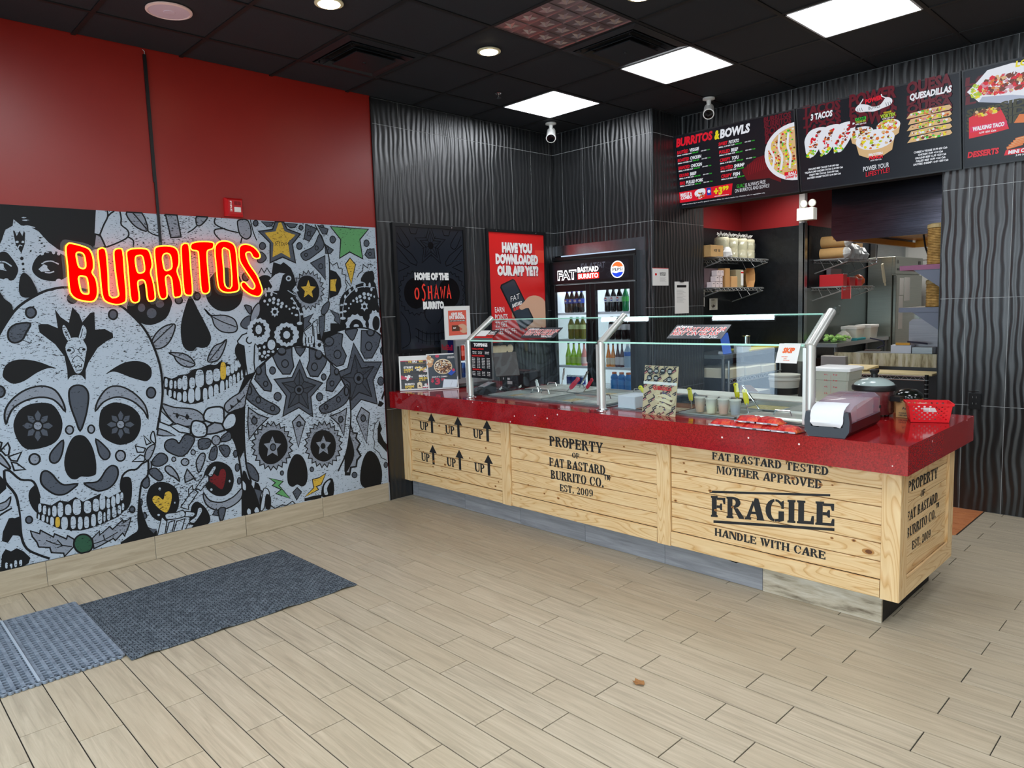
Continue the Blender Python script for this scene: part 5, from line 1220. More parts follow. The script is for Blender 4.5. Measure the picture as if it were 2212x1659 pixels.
for y in (1.33, 1.85): MB().lathe((.028, y, 2.262), [(.006, 0), (.004, .003)], 8, (1, 0, 0)).build('screw', CHROME, t)
# ------------------------------------------------------------------ beverage cooler in its alcove
struct(MB().box(.991, YF-.006, 0, 1.093, YF+.006, 2.144).box(.006, YF-.006, 2.047, .991, YF+.006, 2.144).build('trim_6', STEELH))
CY = 2.05; cz1 = 2.03
t = thing('beverage_cooler', 'black two-door glass drinks cooler with lit header in the steel-trimmed alcove', 'fridge', (.53, CY, 0))
CW = M_('cooler_interior', '#dfe6ea', .4, emit=.55)  # liner made to glow, standing in for the cooler's inner lighting
MB().box(.02, CY+.03, 0, .035, CY+.6, cz1).box(1.025, CY+.03, 0, 1.04, CY+.6, cz1).box(.035, CY+.03, cz1-.03, 1.025, CY+.6, cz1).box(.035, CY+.58, 0, 1.025, CY+.6, cz1-.03).box(.035, CY+.03, 0, 1.025, CY+.58, .2).build('cabinet', BLK, t)
MB().box(.037, CY+.06, .2, .045, CY+.57, 1.76).box(1.015, CY+.06, .2, 1.023, CY+.57, 1.76).box(.045, CY+.56, .2, 1.015, CY+.57, 1.76).box(.045, CY+.06, 1.755, 1.015, CY+.56, 1.76).build('liner', CW, t)
MB().box(.045, CY+.10, 1.70, 1.015, CY+.13, 1.72).box(.53-.012, CY+.05, .25, .53+.012, CY+.07, 1.7).build('interior_lamp', M_('cooler_lamp', '#f4f9ff', .5, emit=6), t)
MB().bbox(.02, CY-.01, 1.765, 1.04, CY+.03, 1.985, .004).build('header', BLK, t)
hs = Sheet((0, CY-.0105, 0), (1, 0, 0), (0, 0, 1)); HB = M_('header_backlit_black', '#15161c', .3, emit=.25); HW = M_('header_lit_white', '#ffffff', .4, emit=1.1); HR = M_('header_lit_red', '#e3231b', .4, emit=1.1); HG = M_('header_lit_grey', '#4b4e58', .4, emit=.5)
hs.rect(HB, .06, 1.79, .985, 1.955)
R = random.Random(4)
for i in range(16):
    u = .12+R.random()*.8; v = 1.80+R.random()*.13; hs.stroke(M_('header_swirl', '#24252d', .4, emit=.3), [(u, v), (u+.05, min(1.95, v+.03)), (u+.10, v-.005), (u+.06, max(1.795, v-.03))], .006, closed=True, smooth=True)
for tx, u in (('FA', .42), ('AT', .52), ('FAT', .62)): hs.text(HG, tx, u, 1.895, .09, .052, shear=.2, bold=.03)
hs.text(HW, 'FAT', .125, 1.808, .245, .085, bold=.06); hs.text(HB, 'FAT', .133, 1.814, .229, .073, bold=.0)
hs.text(HW, 'BASTARD', .385, 1.868, .255, .045, bold=.045); hs.rect(HR, .383, 1.80, .645, 1.857); hs.text(HW, 'BURRITO', .392, 1.808, .243, .042, bold=.03)
def pepsi(s_, u, v, r, W_, R__, B_, K_, tx=True):
    s_.ell(W_, u, v, r, r, 24)
    s_.poly(R__, [(u+r*.88*math.cos(a), v+r*.88*math.sin(a)) for a in [math.radians(20+i*14) for i in range(11)]]+[(u-r*.3, v+r*.42), (u+r*.2, v+r*.28)])
    s_.poly(B_, [(u+r*.88*math.cos(a), v+r*.88*math.sin(a)) for a in [math.radians(-160+i*14) for i in range(11)]]+[(u+r*.3, v-r*.32), (u-r*.2, v-r*.42)])
    if tx: s_.text(K_, 'PEPSI', u-r*.72, v-r*.16, r*1.44, r*.34, bold=.03)
HB2 = M_('header_lit_blue', '#1d3fc0', .4, emit=1.0); HO = M_('header_lit_orange', '#f0622c', .4, emit=1.1)
pepsi(hs, .86, 1.868, .078, HW, HO, HB2, PBK); hs.build('print', t)
def door(x0, x1, lb):
    d = MB(); z0, z1 = .22, 1.755
    for a in ((x0, z0, x0+.055, z1), (x1-.055, z0, x1, z1), (x0+.055, z0, x1-.055, z0+.07), (x0+.055, z1-.065, x1-.055, z1)): d.bbox(a[0], CY-.005, a[1], a[2], CY+.035, a[3], .003)
    o = d.build('door', BLK, t)
    MB().box(x0+.055, CY+.012, z0+.07, x1-.055, CY+.018, z1-.065).build('glass', DGLASS, o)
    hx = x1-.03 if lb else x0+.03; MB().tube([(hx, CY-.006, 1.0), (hx, CY-.03, 1.02), (hx, CY-.03, 1.38), (hx, CY-.006, 1.40)], .008, 8).build('handle', BLK, o, True)
door(.022, .527, True); door(.533, 1.038, False)
for z in (1.485, 1.225, .965, .75):
    q = MB(); q.box(.047, CY+.045, z-.022, 1.013, CY+.052, z).box(.047, CY+.50, z-.006, 1.013, CY+.506, z)
    for i in range(20): q.box(.06+i*.049, CY+.052, z-.005, .064+i*.049, CY+.50, z)
    q.build('shelf', M_('shelf_white', '#eef2f4', .4), t)
# bottles and cans, one of each kind then copies
def bottle(name, label, group, x, z, r, h, liquid, capc, lab, style='pet', y=CY+.095, extra=None):
    t_ = thing(name, label, 'bottle' if name != 'drink_can' else 'can', (x, y, z), group); c = (x, y, z)
    L_ = M_('drink_'+liquid, liquid, .12, spec=.6)
    if style == 'pet': pr = [(r*.8, 0), (r, h*.06), (r*.94, h*.30), (r, h*.42), (r, h*.60), (r*.85, h*.72), (r*.42, h*.88), (r*.38, h*.92)]
    elif style == 'glass': pr = [(r*.95, 0), (r, h*.03), (r, h*.42), (r*.72, h*.56), (r*.36, h*.76), (r*.32, h*.93)]
    elif style == 'sport': pr = [(r*.9, 0), (r, h*.05), (r, h*.55), (r*.86, h*.60), (r, h*.66), (r*.95, h*.76), (r*.6, h*.88), (r*.52, h*.9)]
    else: pr = [(r*.8, 0), (r, h*.05), (r, h*.9), (r*.82, h*.98), (r*.8, h)]
    MB().lathe(c, pr, 14).build('body', L_, t_, True)
    if style != 'can':
        n = pr[-1]; MB().lathe(c, [(n[0]*1.12, n[1]), (n[0]*1.12, h), (n[0]*.9, h+.002)], 12).build('cap', M_('cap_'+capc, capc, .4), t_, True)
    if lab:
        lc, z0, z1 = lab; lo = MB().lathe(c, [(r*1.01, h*z0), (r*1.015, h*z0+.001), (r*1.015, h*z1-.001), (r*1.01, h*z1)], 14).build('label_band', M_('band_'+lc, lc, .4), t_, True)
        if extra:
            s_ = Sheet((x, y-r*1.03, z), (1, 0, 0), (0, 0, 1)); extra(s_, r, h*z0, h*z1); s_.build('print', lo)
    return t_
BW = M_('band_#f0f0f0', '#f0f0f0', .4); BB = M_('band_blue', '#1c3fae', .4); BR = M_('band_red', '#d8322c', .4)
def pl(s_, r, a, b): pepsi(s_, 0, (a+b)/2, (b-a)*.36, BW, BR, BB, PBK, False)
def row(kind, xs, labels):
    for i, (x, lb) in enumerate(zip(xs, labels)):
        if i == 0: src = kind(x, lb)
        else: dup(src, (x, src.location.y, src.location.z), lb)
o_ = ('leftmost', 'second', 'third', 'fourth')
row(lambda x, lb: bottle('cola_bottle', lb, 'blue-label colas in the left cooler door', x, 1.486, .029, .215, '#1c0d08', '#1c3fae', ('#1c3fae', .42, .62), extra=pl), [.15, .212, .274, .336], [q+' blue-label cola bottle on the top left cooler shelf' for q in o_])
row(lambda x, lb: bottle('cola_bottle', lb, 'white-label colas in the right cooler door', x, 1.486, .031, .215, '#160a08', '#202226', ('#f0f0f0', .42, .66), extra=pl), [.655, .725, .795], [q+' white-label cola bottle on the top right cooler shelf' for q in o_])
bottle('lime_soda_bottle', 'green lemon-lime soda bottle at the right end of the top shelf', None, .865, 1.486, .032, .218, '#12834a', '#1a9a55', ('#3fbf4a', .42, .62))
row(lambda x, lb: bottle('iced_tea_bottle', lb, 'iced teas on the second left shelf', x, 1.226, .034, .215, '#7d7a2c', '#1f8a5f', ('#d9e6a0', .45, .66)), [.195, .275, .345], [q+' green-capped iced tea bottle on the second left shelf' for q in o_])
row(lambda x, lb: bottle('cream_soda_bottle', lb, 'dark sodas on the second right shelf', x, 1.226, .033, .215, '#241210', '#f0f0ee', ('#ece4e4', .42, .66)), [.70, .775, .85, .92], [q+' white-capped dark soda bottle on the second right shelf' for q in o_])
row(lambda x, lb: bottle('fruit_soda_bottle', lb, 'lime sodas on the third left shelf', x, .966, .031, .225, '#a8d800', '#2a2a2a', ('#c8e070', .10, .38), 'glass'), [.15, .22, .29], [q+' bright lime-green soda bottle on the third shelf' for q in o_])
bottle('fruit_soda_bottle', 'pink grapefruit soda bottle beside the lime ones', None, .355, .966, .031, .225, '#f09a90', '#2a2a2a', ('#f6d8d0', .10, .38), 'glass')
row(lambda x, lb: bottle('fruit_soda_bottle', lb, 'orange sodas on the third right shelf', x, .966, .026, .225, '#f08a08', '#2a2a2a', ('#f6e0c0', .10, .38), 'glass'), [.655, .71], [q+' orange soda glass bottle on the third shelf' for q in ('left', 'right')])
row(lambda x, lb: bottle('fruit_soda_bottle', lb, 'dark red sodas on the third right shelf', x, .966, .026, .225, '#4a0c14', '#2a2a2a', ('#e8e0e0', .10, .42), 'glass'), [.765, .815], [q+' dark red soda glass bottle on the third shelf' for q in ('left', 'right')])
bottle('water_bottle', 'clear water bottle with blue label on the third shelf', None, .88, .966, .036, .215, '#b8cfe4', '#f4f6f8', ('#2c6fd0', .50, .68))
row(lambda x, lb: bottle('sports_drink_bottle', lb, 'blue sports drinks on the bottom right shelf', x, .751, .038, .165, '#1787d8', '#e87a3c', ('#2a93e0', .30, .55), 'sport'), [.72, .805, .885], [q+' blue sports drink with orange cap on the bottom shelf' for q in o_])
row(lambda x, lb: bottle('drink_can', lb, 'blue and silver cans on the bottom left shelf', x, .751, .027, .115, '#cfd6e0', '#cfd6e0', ('#23398f', .25, .85), 'can'), [.15, .21, .27, .33], [q+' blue and silver drink can on the bottom left shelf' for q in o_])

# ------------------------------------------------------------------ service counter
ct = thing('service_counter', 'long pine-clad service counter base stencilled with black lettering', 'counter', (1.9, .2, 0))
MB().box(.004, YB+.03, ZK+.002, XB-.03, 1.02, .70).box(.004, YK+.012, 0, XK-.012, .98, ZK+.002).build('carcass', BLKM, ct)
def board(x0, x1, z0, z1, d=.012, m=PINEX, nm='board'):
    g = .0018; c = .003; y0 = YB+d
    MB().loft([[(x0+g, y0+c, z0+g), (x1-g, y0+c, z0+g), (x1-g, y0+.016, z0+g), (x0+g, y0+.016, z0+g)], [(x0+g, y0, z0+g+c), (x1-g, y0, z0+g+c), (x1-g, y0+.016, z0+g+c), (x0+g, y0+.016, z0+g+c)],
               [(x0+g, y0, z1-g-c), (x1-g, y0, z1-g-c), (x1-g, y0+.016, z1-g-c), (x0+g, y0+.016, z1-g-c)], [(x0+g, y0+c, z1-g), (x1-g, y0+c, z1-g), (x1-g, y0+.016, z1-g), (x0+g, y0+.016, z1-g)]]).build(nm, m, ct)
zs = [.236+.0865*i for i in range(6)]+[ZT0-.001]
for a, b in ((.105, 1.205), (1.295, 2.53), (2.623, 3.76)):
    for z0, z1 in zip(zs, zs[1:]): board(a, b, z0, z1)
    board(a, b, ZK, .236, 0, PINEX, 'bottom_rail')
for a, b in ((.006, .105), (1.205, 1.295), (2.53, 2.623), (3.76, XB)): MB().bbox(a+.001, YB-.002, ZK, b-.001, YB+.03, ZT0-.001, .002).build('post', PINEZ, ct)
def sboard(y0, y1, z0, z1, d, m=PINEY, nm='side_board'):
    g = .0018; MB().box(XB-d-.016, y0+g, z0+g, XB-d, y1-g, z1-g).build(nm, m, ct)
for z0, z1 in zip([.243+.0865*i for i in range(6)], [.243+.0865*i for i in range(1, 6)]+[ZT0-.001]): sboard(.295, .93, z0, z1, .014)
sboard(.295, 1.0173, ZK, .243, .002, PINEY, 'bottom_rail')
for a, b in ((YB+.03, .295), (.93, 1.0173)): sboard(a, b, ZK if a < .9 else .243, ZT0-.001, .001, PINEZ, 'post')
MB().tube([(XB-.004, .30, .246), (XB+.002, .5, .25), (XB-.001, .75, .249), (XB-.003, .925, .246)], .006, 6).build('torn_bead', M_('raw_pine', '#d8b483', .7), ct)
for a, b in zip([.012, .091, .695, 1.309, 1.913, 2.532], [.091, .695, 1.309, 1.913, 2.532, 3.149]): MB().box(a+.001, YK, .002, b-.001, YK+.011, ZK).build('kick_tile', GREYT, ct)
OLDW = noisy('worn_white_wood', [(.3, '#6f6350'), (.45, '#b8ad96'), (.7, '#ded8c8')], (2, 2, 12), 2.2, .7, 0, .1, .002, 7)
MB().bbox(3.151, YK-.004, .001, XK, YK+.012, ZK, .002).build('kick_board', OLDW, ct)['label'] = 'worn whitish bare wooden kick board'
MB().box(XK-.012, YK+.013, .001, XK-.001, .98, ZK).build('kick_side', M_('black_dirty_wood', '#201c18', .7), ct)
MB().tube([(2.93, YK-.006, ZK-.002), (2.96, YK-.010, .128), (3.0, YK-.010, .122), (3.04, YK-.006, ZK-.004)], .003, 6).build('cable_loop', BLK, ct)

# knots in the boards
KN = M_('knot_brown', '#6b3d18', .5); KN2 = M_('knot_ring', '#b88345', .5); INK = M_('stencil_black_ink', '#17181a', .6)
ks = Sheet((0, YB+.0118, 0), (1, 0, 0), (0, 0, 1), start=2e-4); R = random.Random(7)
for i in range(46):
    u = R.choice((.12+R.random()*1.06, 1.32+R.random()*1.18, 2.65+R.random()*1.08)); v = .25+R.random()*.5; r = .0025+R.random()*.005
    ks.ell(KN2, u, v, r*2.0, r*1.3, 10); ks.ell(KN, u, v, r*1.1, r*.8, 8)
ks.ell(KN2, 3.703, .36, .028, .014, 14); ks.ell(KN, 3.706, .36, .016, .010, 12)
ks.build('knots', ct)['kind'] = 'stuff'
# stencil alphabet: slab serifs, thick stems, gaps
def arc(cx, cy, rx, ry, ix, iy, a0, a1, n=9):
    A = [math.radians(a0+(a1-a0)*i/n) for i in range(n+1)]
    return [(cx+rx*math.cos(a), cy+ry*math.sin(a)) for a in A]+[(cx+ix*math.cos(a), cy+iy*math.sin(a)) for a in reversed(A)]
T_ = .20
def stem(x, w_=T_, b=True, t=True):
    P = []
    P += [(x-.05, 0), (x+w_+.05, 0), (x+w_+.05, .05), (x+w_, .07)] if b else [(x, 0), (x+w_, 0)]
    P += [(x+w_, .93), (x+w_+.05, .95), (x+w_+.05, 1), (x-.05, 1), (x-.05, .95), (x, .93)] if t else [(x+w_, 1), (x, 1)]
    if b: P += [(x, .07), (x-.05, .05)]
    return P
def arm(x0, x1, y, d): return [(x0, y), (x1, y), (x1, y+d*.26), (x1-.05, y+d*.26), (x1-.10, y+d*.07), (x0, y+d*.07)]
def rc(a, b, c, d): return [(a, b), (c, b), (c, d), (a, d)]
SG = {
 'P': (.72, lambda: [stem(.05), arc(.30, .73, .36, .27, .17, .20, -90, 90)]),
 'R': (.80, lambda: [stem(.05), arc(.30, .75, .34, .25, .15, .18, -90, 90), [(.36, .46), (.52, .46), (.80, .05), (.80, 0), (.60, 0)]]),
 'B': (.74, lambda: [stem(.05), arc(.30, .755, .33, .245, .14, .18, -90, 90), arc(.30, .25, .38, .25, .18, .185, -90, 90)]),
 'D': (.80, lambda: [stem(.05), arc(.30, .5, .44, .5, .23, .43, -90, 90)]),
 'O': (.84, lambda: [arc(.40, .5, .38, .5, .18, .43, 95, 265), arc(.44, .5, .38, .5, .18, .43, -85, 85)]),
 'G': (.88, lambda: [arc(.40, .5, .38, .5, .18, .43, 95, 265), arc(.44, .5, .36, .5, .30, .44, 35, 86), [(.72, .62), (.79, .62), (.79, .95), (.72, .90)], [(.60, 0), (.80, .06), (.80, .45), (.60, .45)], [(.44, 0), (.56, .02), (.56, .09), (.44, .07)]]),
 'C': (.80, lambda: [arc(.40, .5, .38, .5, .18, .43, 95, 265), arc(.44, .5, .34, .5, .28, .44, 35, 86), [(.70, .60), (.77, .60), (.77, .95), (.70, .90)], arc(.44, .5, .34, .5, .30, .43, -86, -25)]),
 'E': (.74, lambda: [stem(.05), arm(.30, .70, .93, -1), arm(.30, .72, 0, 1), [(.30, .46), (.45, .46), (.50, .36), (.54, .36), (.54, .64), (.50, .64), (.45, .54), (.30, .54)]]),
 'F': (.70, lambda: [stem(.05), arm(.30, .68, .93, -1), [(.30, .46), (.43, .46), (.48, .36), (.52, .36), (.52, .64), (.48, .64), (.43, .54), (.30, .54)]]),
 'L': (.68, lambda: [stem(.05), arm(.30, .66, 0, 1.3)]),
 'I': (.36, lambda: [stem(.08)]),
 'T': (.76, lambda: [stem(.28, T_, True, False), [(.24, .93), (.24, 1), (.02, 1), (.02, .70), (.07, .70), (.12, .93)], [(.52, .93), (.52, 1), (.74, 1), (.74, .70), (.69, .70), (.64, .93)]]),
 'A': (.86, lambda: [[(.46, 1), (.60, .98), (.84, .05), (.86, 0), (.56, 0), (.58, .06), (.40, .78)], [(.36, .88), (.39, .72), (.20, .07), (.26, .05), (.26, 0), (.0, 0), (.0, .05), (.07, .07)], rc(.24, .28, .50, .35)]),
 'V': (.84, lambda: [[(.0, 1), (.30, 1), (.30, .94), (.27, .93), (.46, .25), (.40, 0), (.34, 0), (.07, .93), (.0, .94)], [(.54, 1), (.84, 1), (.84, .94), (.77, .93), (.49, .02), (.47, .22), (.62, .93), (.54, .94)]]),
 'W': (1.16, lambda: [[(.0, 1), (.30, 1), (.30, .94), (.27, .93), (.42, .30), (.34, 0), (.28, 0), (.07, .93), (.0, .94)], [(.38, 1), (.66, 1), (.66, .94), (.63, .93), (.80, .30), (.72, 0), (.66, 0), (.45, .93), (.38, .94)], [(.88, 1), (1.16, 1), (1.16, .94), (1.09, .93), (.83, .02), (.81, .22), (.96, .93), (.88, .94)]]),
 'M': (1.06, lambda: [stem(.02, .08, True, True), [(.14, 1), (.30, 1), (.54, .30), (.46, .0)], [(.57, .36), (.50, .10), (.72, 1), (.78, 1)], stem(.80, .20, True, True)]),
 'N': (.90, lambda: [stem(.04, .09), [(.16, 1), (.36, 1), (.74, .22), (.74, 0), (.66, 0), (.18, .85)], stem(.77, .08, False, True)]),
 'H': (.88, lambda: [stem(.05), stem(.62), rc(.29, .46, .42, .54), rc(.46, .46, .59, .54)]),
 'U': (.84, lambda: [[(.0, 1), (.32, 1), (.32, .94), (.27, .93), (.27, .30), (.38, .07), (.38, 0), (.20, .03), (.07, .25), (.07, .93), (.0, .94)], [(.56, 1), (.84, 1), (.84, .94), (.76, .93), (.76, .25), (.62, .03), (.42, 0), (.42, .07), (.60, .10), (.67, .28), (.67, .93), (.56, .94)]]),
 'Y': (.82, lambda: [[(.0, 1), (.30, 1), (.30, .94), (.26, .93), (.42, .50), (.31, .46), (.07, .93), (.0, .94)], [(.54, 1), (.82, 1), (.82, .94), (.76, .93), (.53, .48), (.46, .52), (.62, .93), (.54, .94)], [(.31, .42), (.51, .42), (.51, .07), (.56, .05), (.56, 0), (.26, 0), (.26, .05), (.31, .07)]]),
 'S': (.66, lambda: [arc(.31, .74, .27, .26, .12, .19, 95, 250), [(.22, .60), (.62, .36), (.62, .22), (.44, .40), (.08, .62), (.12, .74)], arc(.34, .27, .27, .27, .10, .20, -85, 40), [(.36, 1), (.58, .93), (.58, .68), (.53, .68), (.48, .90), (.36, .94)], [(.30, 0), (.06, .06), (.06, .32), (.11, .32), (.18, .10), (.30, .06)]]),
 '2': (.66, lambda: [arc(.32, .74, .28, .26, .12, .20, -30, 88), arc(.28, .74, .22, .26, .14, .20, 92, 180), [(.44, .60), (.58, .62), (.24, .20), (.06, .08), (.06, 0)], [(.10, 0), (.62, 0), (.62, .30), (.56, .30), (.52, .16), (.14, .16)]]),
 '0': (.70, lambda: [arc(.33, .5, .29, .5, .13, .43, 95, 265), arc(.37, .5, .29, .5, .13, .43, -85, 85)]),
 '9': (.70, lambda: [arc(.33, .68, .29, .32, .13, .25, 95, 265), arc(.37, .68, .30, .32, .12, .25, -85, 85), arc(.30, .55, .37, .55, .22, .48, -60, 5), rc(.10, .04, .30, .18)]),
 '.': (.30, lambda: [[(.06, 0), (.22, 0), (.24, .10), (.20, .20), (.08, .20), (.04, .10)]]),
 '\u2122': (.90, lambda: [rc(.02, .92, .36, 1), rc(.15, .58, .23, .92), rc(.44, .58, .51, 1), rc(.75, .58, .82, 1), [(.51, 1), (.60, .62), (.66, .62), (.56, 1)], [(.70, 1), (.60, .62), (.66, .62), (.76, 1)]]),
 ' ': (.34, lambda: [])}
def stencil(s_, tx, u, v, w_, h, rise=0):
    adv = sum(SG[c][0]+.08 for c in tx)-.08; k = w_/adv; x = 0
    for c in tx:
        a, f = SG[c]
        for P in f():
            Q = [(u+(x+p[0])*k, v+p[1]*h+(x+p[0])/adv*rise) for p in P]; s_.poly(INK, Q); s_.stroke(INK, Q, k*.045, closed=True)
        x += a+.08
def line_(tx, *a_, side=False):
    s_ = Sheet((XB-.0137, 0, 0), (0, 1, 0), (0, 0, 1), start=6e-4, step=3e-6) if side else Sheet((0, YB+.0118, 0), (1, 0, 0), (0, 0, 1), start=6e-4, step=3e-6)
    if tx == 'bar': s_.poly(INK, list(a_))
    elif tx == 'arrow': c, v = a_; s_.poly(INK, [(c-.014, v-.012), (c+.014, v-.012), (c+.014, v+.080), (c+.047, v+.080), (c-.003, v+.145), (c-.050, v+.080), (c-.014, v+.080)])
    else: stencil(s_, tx, *a_)
    s_.build({'bar': 'stencil_bar', 'arrow': 'stencil_arrow'}.get(tx, 'stencil_words'), ct)['kind'] = 'stuff'
for u, v in ((.236, .596), (.565, .596), (.896, .599), (.236, .339), (.566, .341), (.897, .344)): line_('UP', u, v, .112, .065); line_('arrow', u+.159, v)
for a_ in (('PROPERTY', 1.673, .629, .453, .064, .004), ('OF', 1.870, .572, .062, .034), ('FAT BASTARD', 1.667, .490, .477, .057, .007), ('BURRITO CO.', 1.677, .405, .452, .057, .010), ('\u2122', 2.130, .424, .052, .075), ('EST. 2009', 1.756, .332, .283, .047, .006),
           ('FAT BASTARD TESTED', 2.887, .694, .628, .040, .002), ('MOTHER APPROVED', 2.915, .619, .570, .042, .006), ('bar', (2.869, .503), (3.524, .594), (3.524, .605), (2.869, .516)), ('bar', (2.893, .338), (3.546, .426), (3.546, .440), (2.893, .353)), ('FRAGILE', 2.880, .373, .665, .113, .080), ('HANDLE WITH CARE', 2.901, .269, .604, .041, .005)): line_(*a_)
for a_ in (('PROPERTY', .323, .638, .449, .052, -.012), ('OF', .512, .578, .068, .030), ('FAT BASTARD', .320, .499, .464, .048, .002), ('BURRITO CO.', .322, .421, .438, .046), ('\u2122', .765, .431, .05, .06), ('EST. 2009', .406, .345, .279, .042, -.008)): line_(*a_, side=True)
q = MB(); D_ = ZT0
q.box(0, YT, D_, XT, .285, ZT).box(0, .285, D_, .925, 1.12, ZT).box(3.405, .285, D_, XT, 1.12, ZT).box(2.095, .285, D_, 2.145, 1.12, ZT).box(.925, 1.075, D_, 2.095, 1.12, ZT).box(2.145, 1.075, D_, 3.405, 1.12, ZT)
tag(q.build('countertop', QUARTZ), 'thick glossy red speckled quartz countertop on the pine counter', 'countertop')

# ------------------------------------------------------------------ sneeze guard
t = thing('sneeze_guard', 'steel-posted glass sneeze guard standing on the red countertop', 'sneeze guard', (2.1, .21, ZT))
e_ = Vector((0, .235, .156)).normalized()
def up3(x):
    MB().lathe((x, .215, ZT), [(.042, 0), (.042, .004), (.028, .008), (.026, .012)], 24).build('flange', CHROME, t, True)
    p = MB().cyl((x, .215, ZT+.01), (x, .215, 1.325), .022, 20).build('post', POSTS, t, True)
    a = Vector((x, .215, 1.322)); b = a+e_*.285
    MB().cyl(a-e_*.01, b, .022, 20).build('arm', POSTS, t, True)
    MB().obox((a+b)/2-e_.cross(X_)*(-.012)-X_*.03, X_*.010, e_*.13, e_.cross(X_)*.010).build('glass_clamp', POSTS, t)
    MB().box(x-.036, .205, ZT+.03, x-.020, .225, 1.31).build('glass_channel', POSTS, t)
for x in (.88, 2.126, 3.42): up3(x)
for a, b in ((.905, 2.085), (2.15, 3.385)):
    MB().box(a, .212, ZT+.012, b, .218, 1.322).build('front_pane', GLASS, t)
    c = Vector(((a+b)/2, .215, 1.325))+e_*.13+e_.cross(X_)*-.0
    MB().obox(c, X_*(b-a)/2, e_*.13, e_.cross(X_)*.003).build('sloped_pane', GLASS, t)
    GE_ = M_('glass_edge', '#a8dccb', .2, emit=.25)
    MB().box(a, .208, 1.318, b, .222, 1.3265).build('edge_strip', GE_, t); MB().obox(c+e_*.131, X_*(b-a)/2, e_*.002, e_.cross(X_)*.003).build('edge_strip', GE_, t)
def sticker(x0, x1, a0, a1, kind, lb):
    o = Vector((0, .215, 1.325))+e_.cross(X_)*-.0; N = X_.cross(e_)
    q = MB(); c = o+X_*((x0+x1)/2)+e_*((a0+a1)/2)+N*.006; q.obox(c, X_*(x1-x0)/2, e_*(a1-a0)/2, N*.0012); p = q.build('warning_sticker', M_('sticker_charcoal', '#3a3d42', .3) if kind else PBK, t); p['label'] = lb
    s_ = Sheet(o+N*.0073, X_, e_, start=2e-4); w_ = x1-x0; h = a1-a0
    if kind:
        s_.text(PW, 'please', x0+.01, a0+h*.80, w_*.3, h*.16, shear=.3); s_.text(PW, 'DO NOT LEAN OR', x0+.008, a0+h*.53, w_*.94, h*.27, shear=.25, bold=.07); s_.text(PRD, 'DO NOT LEAN OR', x0+.010, a0+h*.54, w_*.93, h*.25, shear=.25, bold=.02)
        s_.text(PW, 'REST ON GLASS', x0+.008, a0+h*.24, w_*.86, h*.27, shear=.25, bold=.07); s_.text(PRD, 'REST ON GLASS', x0+.010, a0+h*.25, w_*.85, h*.25, shear=.25, bold=.02); s_.text(PW, 'thank you', x0+w_*.6, a0+h*.05, w_*.3, h*.15, shear=.3)
    else:
        s_.rect(PW, x0+.004, a0+.022, x0+w_*.55, a1-.004); s_.rect(PRD, x0, a0, x1, a0+.018); s_.text(PW, 'FAT', x0+w_*.62, a0+h*.6, w_*.3, h*.22, bold=.05); s_.text(PW, 'BASTARD', x0+w_*.58, a0+h*.42, w_*.38, h*.14, bold=.05); s_.text(POR, 'BURRITO', x0+w_*.58, a0+h*.25, w_*.38, h*.14, bold=.05)
    s_.build('print', p)
sticker(1.40, 1.71, .03, .145, 1, 'please do not lean sign on the left sloped glass'); sticker(2.58, 2.925, .035, .165, 1, 'please do not lean sign on the right sloped glass'); sticker(.92, 1.12, .02, .115, 0, 'small black, white and red sticker near the left post')
# menu hung inside the front glass
t = thing('toppings_menu', 'black toppings menu card hanging on the left end of the front glass', 'menu', (.91, .226, 1.05))
p = MB().box(.915, .200, 1.051, 1.135, .204, 1.318).build('card', PBK, t); s_ = Sheet((.915, .1998, 1.051), (1, 0, 0), (0, 0, 1), start=2e-4)
s_.text(PW, 'TOPPINGS', .035, .232, .15, .022, bold=.06)
for v, tx, w_ in ((.208, 'TORTILLA OPTIONS', .13), (.158, 'BURRITOS & BOWLS', .135), (.058, 'QUESADILLAS', .10)): s_.text(PRD, tx, .012, v, w_, .010, bold=.05)
for tx, u in (('Flour', .02), ('Whole Wheat', .08), ('Spinach', .155)): s_.text(PW, tx, u, .188, .045, .007, bold=.03); s_.text(PW, '300 Cals', u, .177, .042, .006, bold=.02)
for i, (a, b) in enumerate([('Rice', 'Corn'), ('Beans', 'Cheese'), ('Lettuce', 'Onions'), ('Tomato', 'Salsa'), ('Olives', 'Guac'), ('Cilantro', 'Lime'), ('Peppers', 'Hot sauce')]):
    v = .143-i*.0112
    for tx, u in ((a, .012), (b, .118)): s_.text(PW, tx, u, v, .034, .006, bold=.03); s_.text(PW, '25 Cals', u+.055, v, .032, .006, bold=.03)
for i, (a, b) in enumerate([('Chicken', 'Beef'), ('Pork', 'Shrimp'), ('Tofu', 'Veggie')]):
    v = .043-i*.0115
    for tx, u in ((a, .012), (b, .118)): s_.text(PW, tx, u, v, .034, .006, bold=.03); s_.text(PW, '90 Cals', u+.055, v, .032, .006, bold=.03)
s_.build('print', p)
t = thing('hanging_card', 'white card with orange SKIP lettering hanging over the right glass edge', 'sign', (3.32, .2, 1.23))
a = Vector((3.27, .196, 1.332)); U_ = Vector((1, 0, 0)); V_ = Vector((-.14, -.16, -.98)).normalized()
p = MB().quadbox([a, a+U_*.108, a+U_*.108+V_*.098, a+V_*.098, a+Y_*.003, a+U_*.108+Y_*.003, a+U_*.108+V_*.098+Y_*.003, a+V_*.098+Y_*.003]).build('front_leaf', PAPER, t)
MB().quadbox([a+Y_*.028+U_*.012, a+Y_*.028+U_*.115, a+Y_*.045+U_*.115-Z_*.09, a+Y_*.045+U_*.012-Z_*.09, a+Y_*.030+U_*.012, a+Y_*.030+U_*.115, a+Y_*.047+U_*.115-Z_*.09, a+Y_*.047+U_*.012-Z_*.09]).build('back_leaf', PAPER, t)
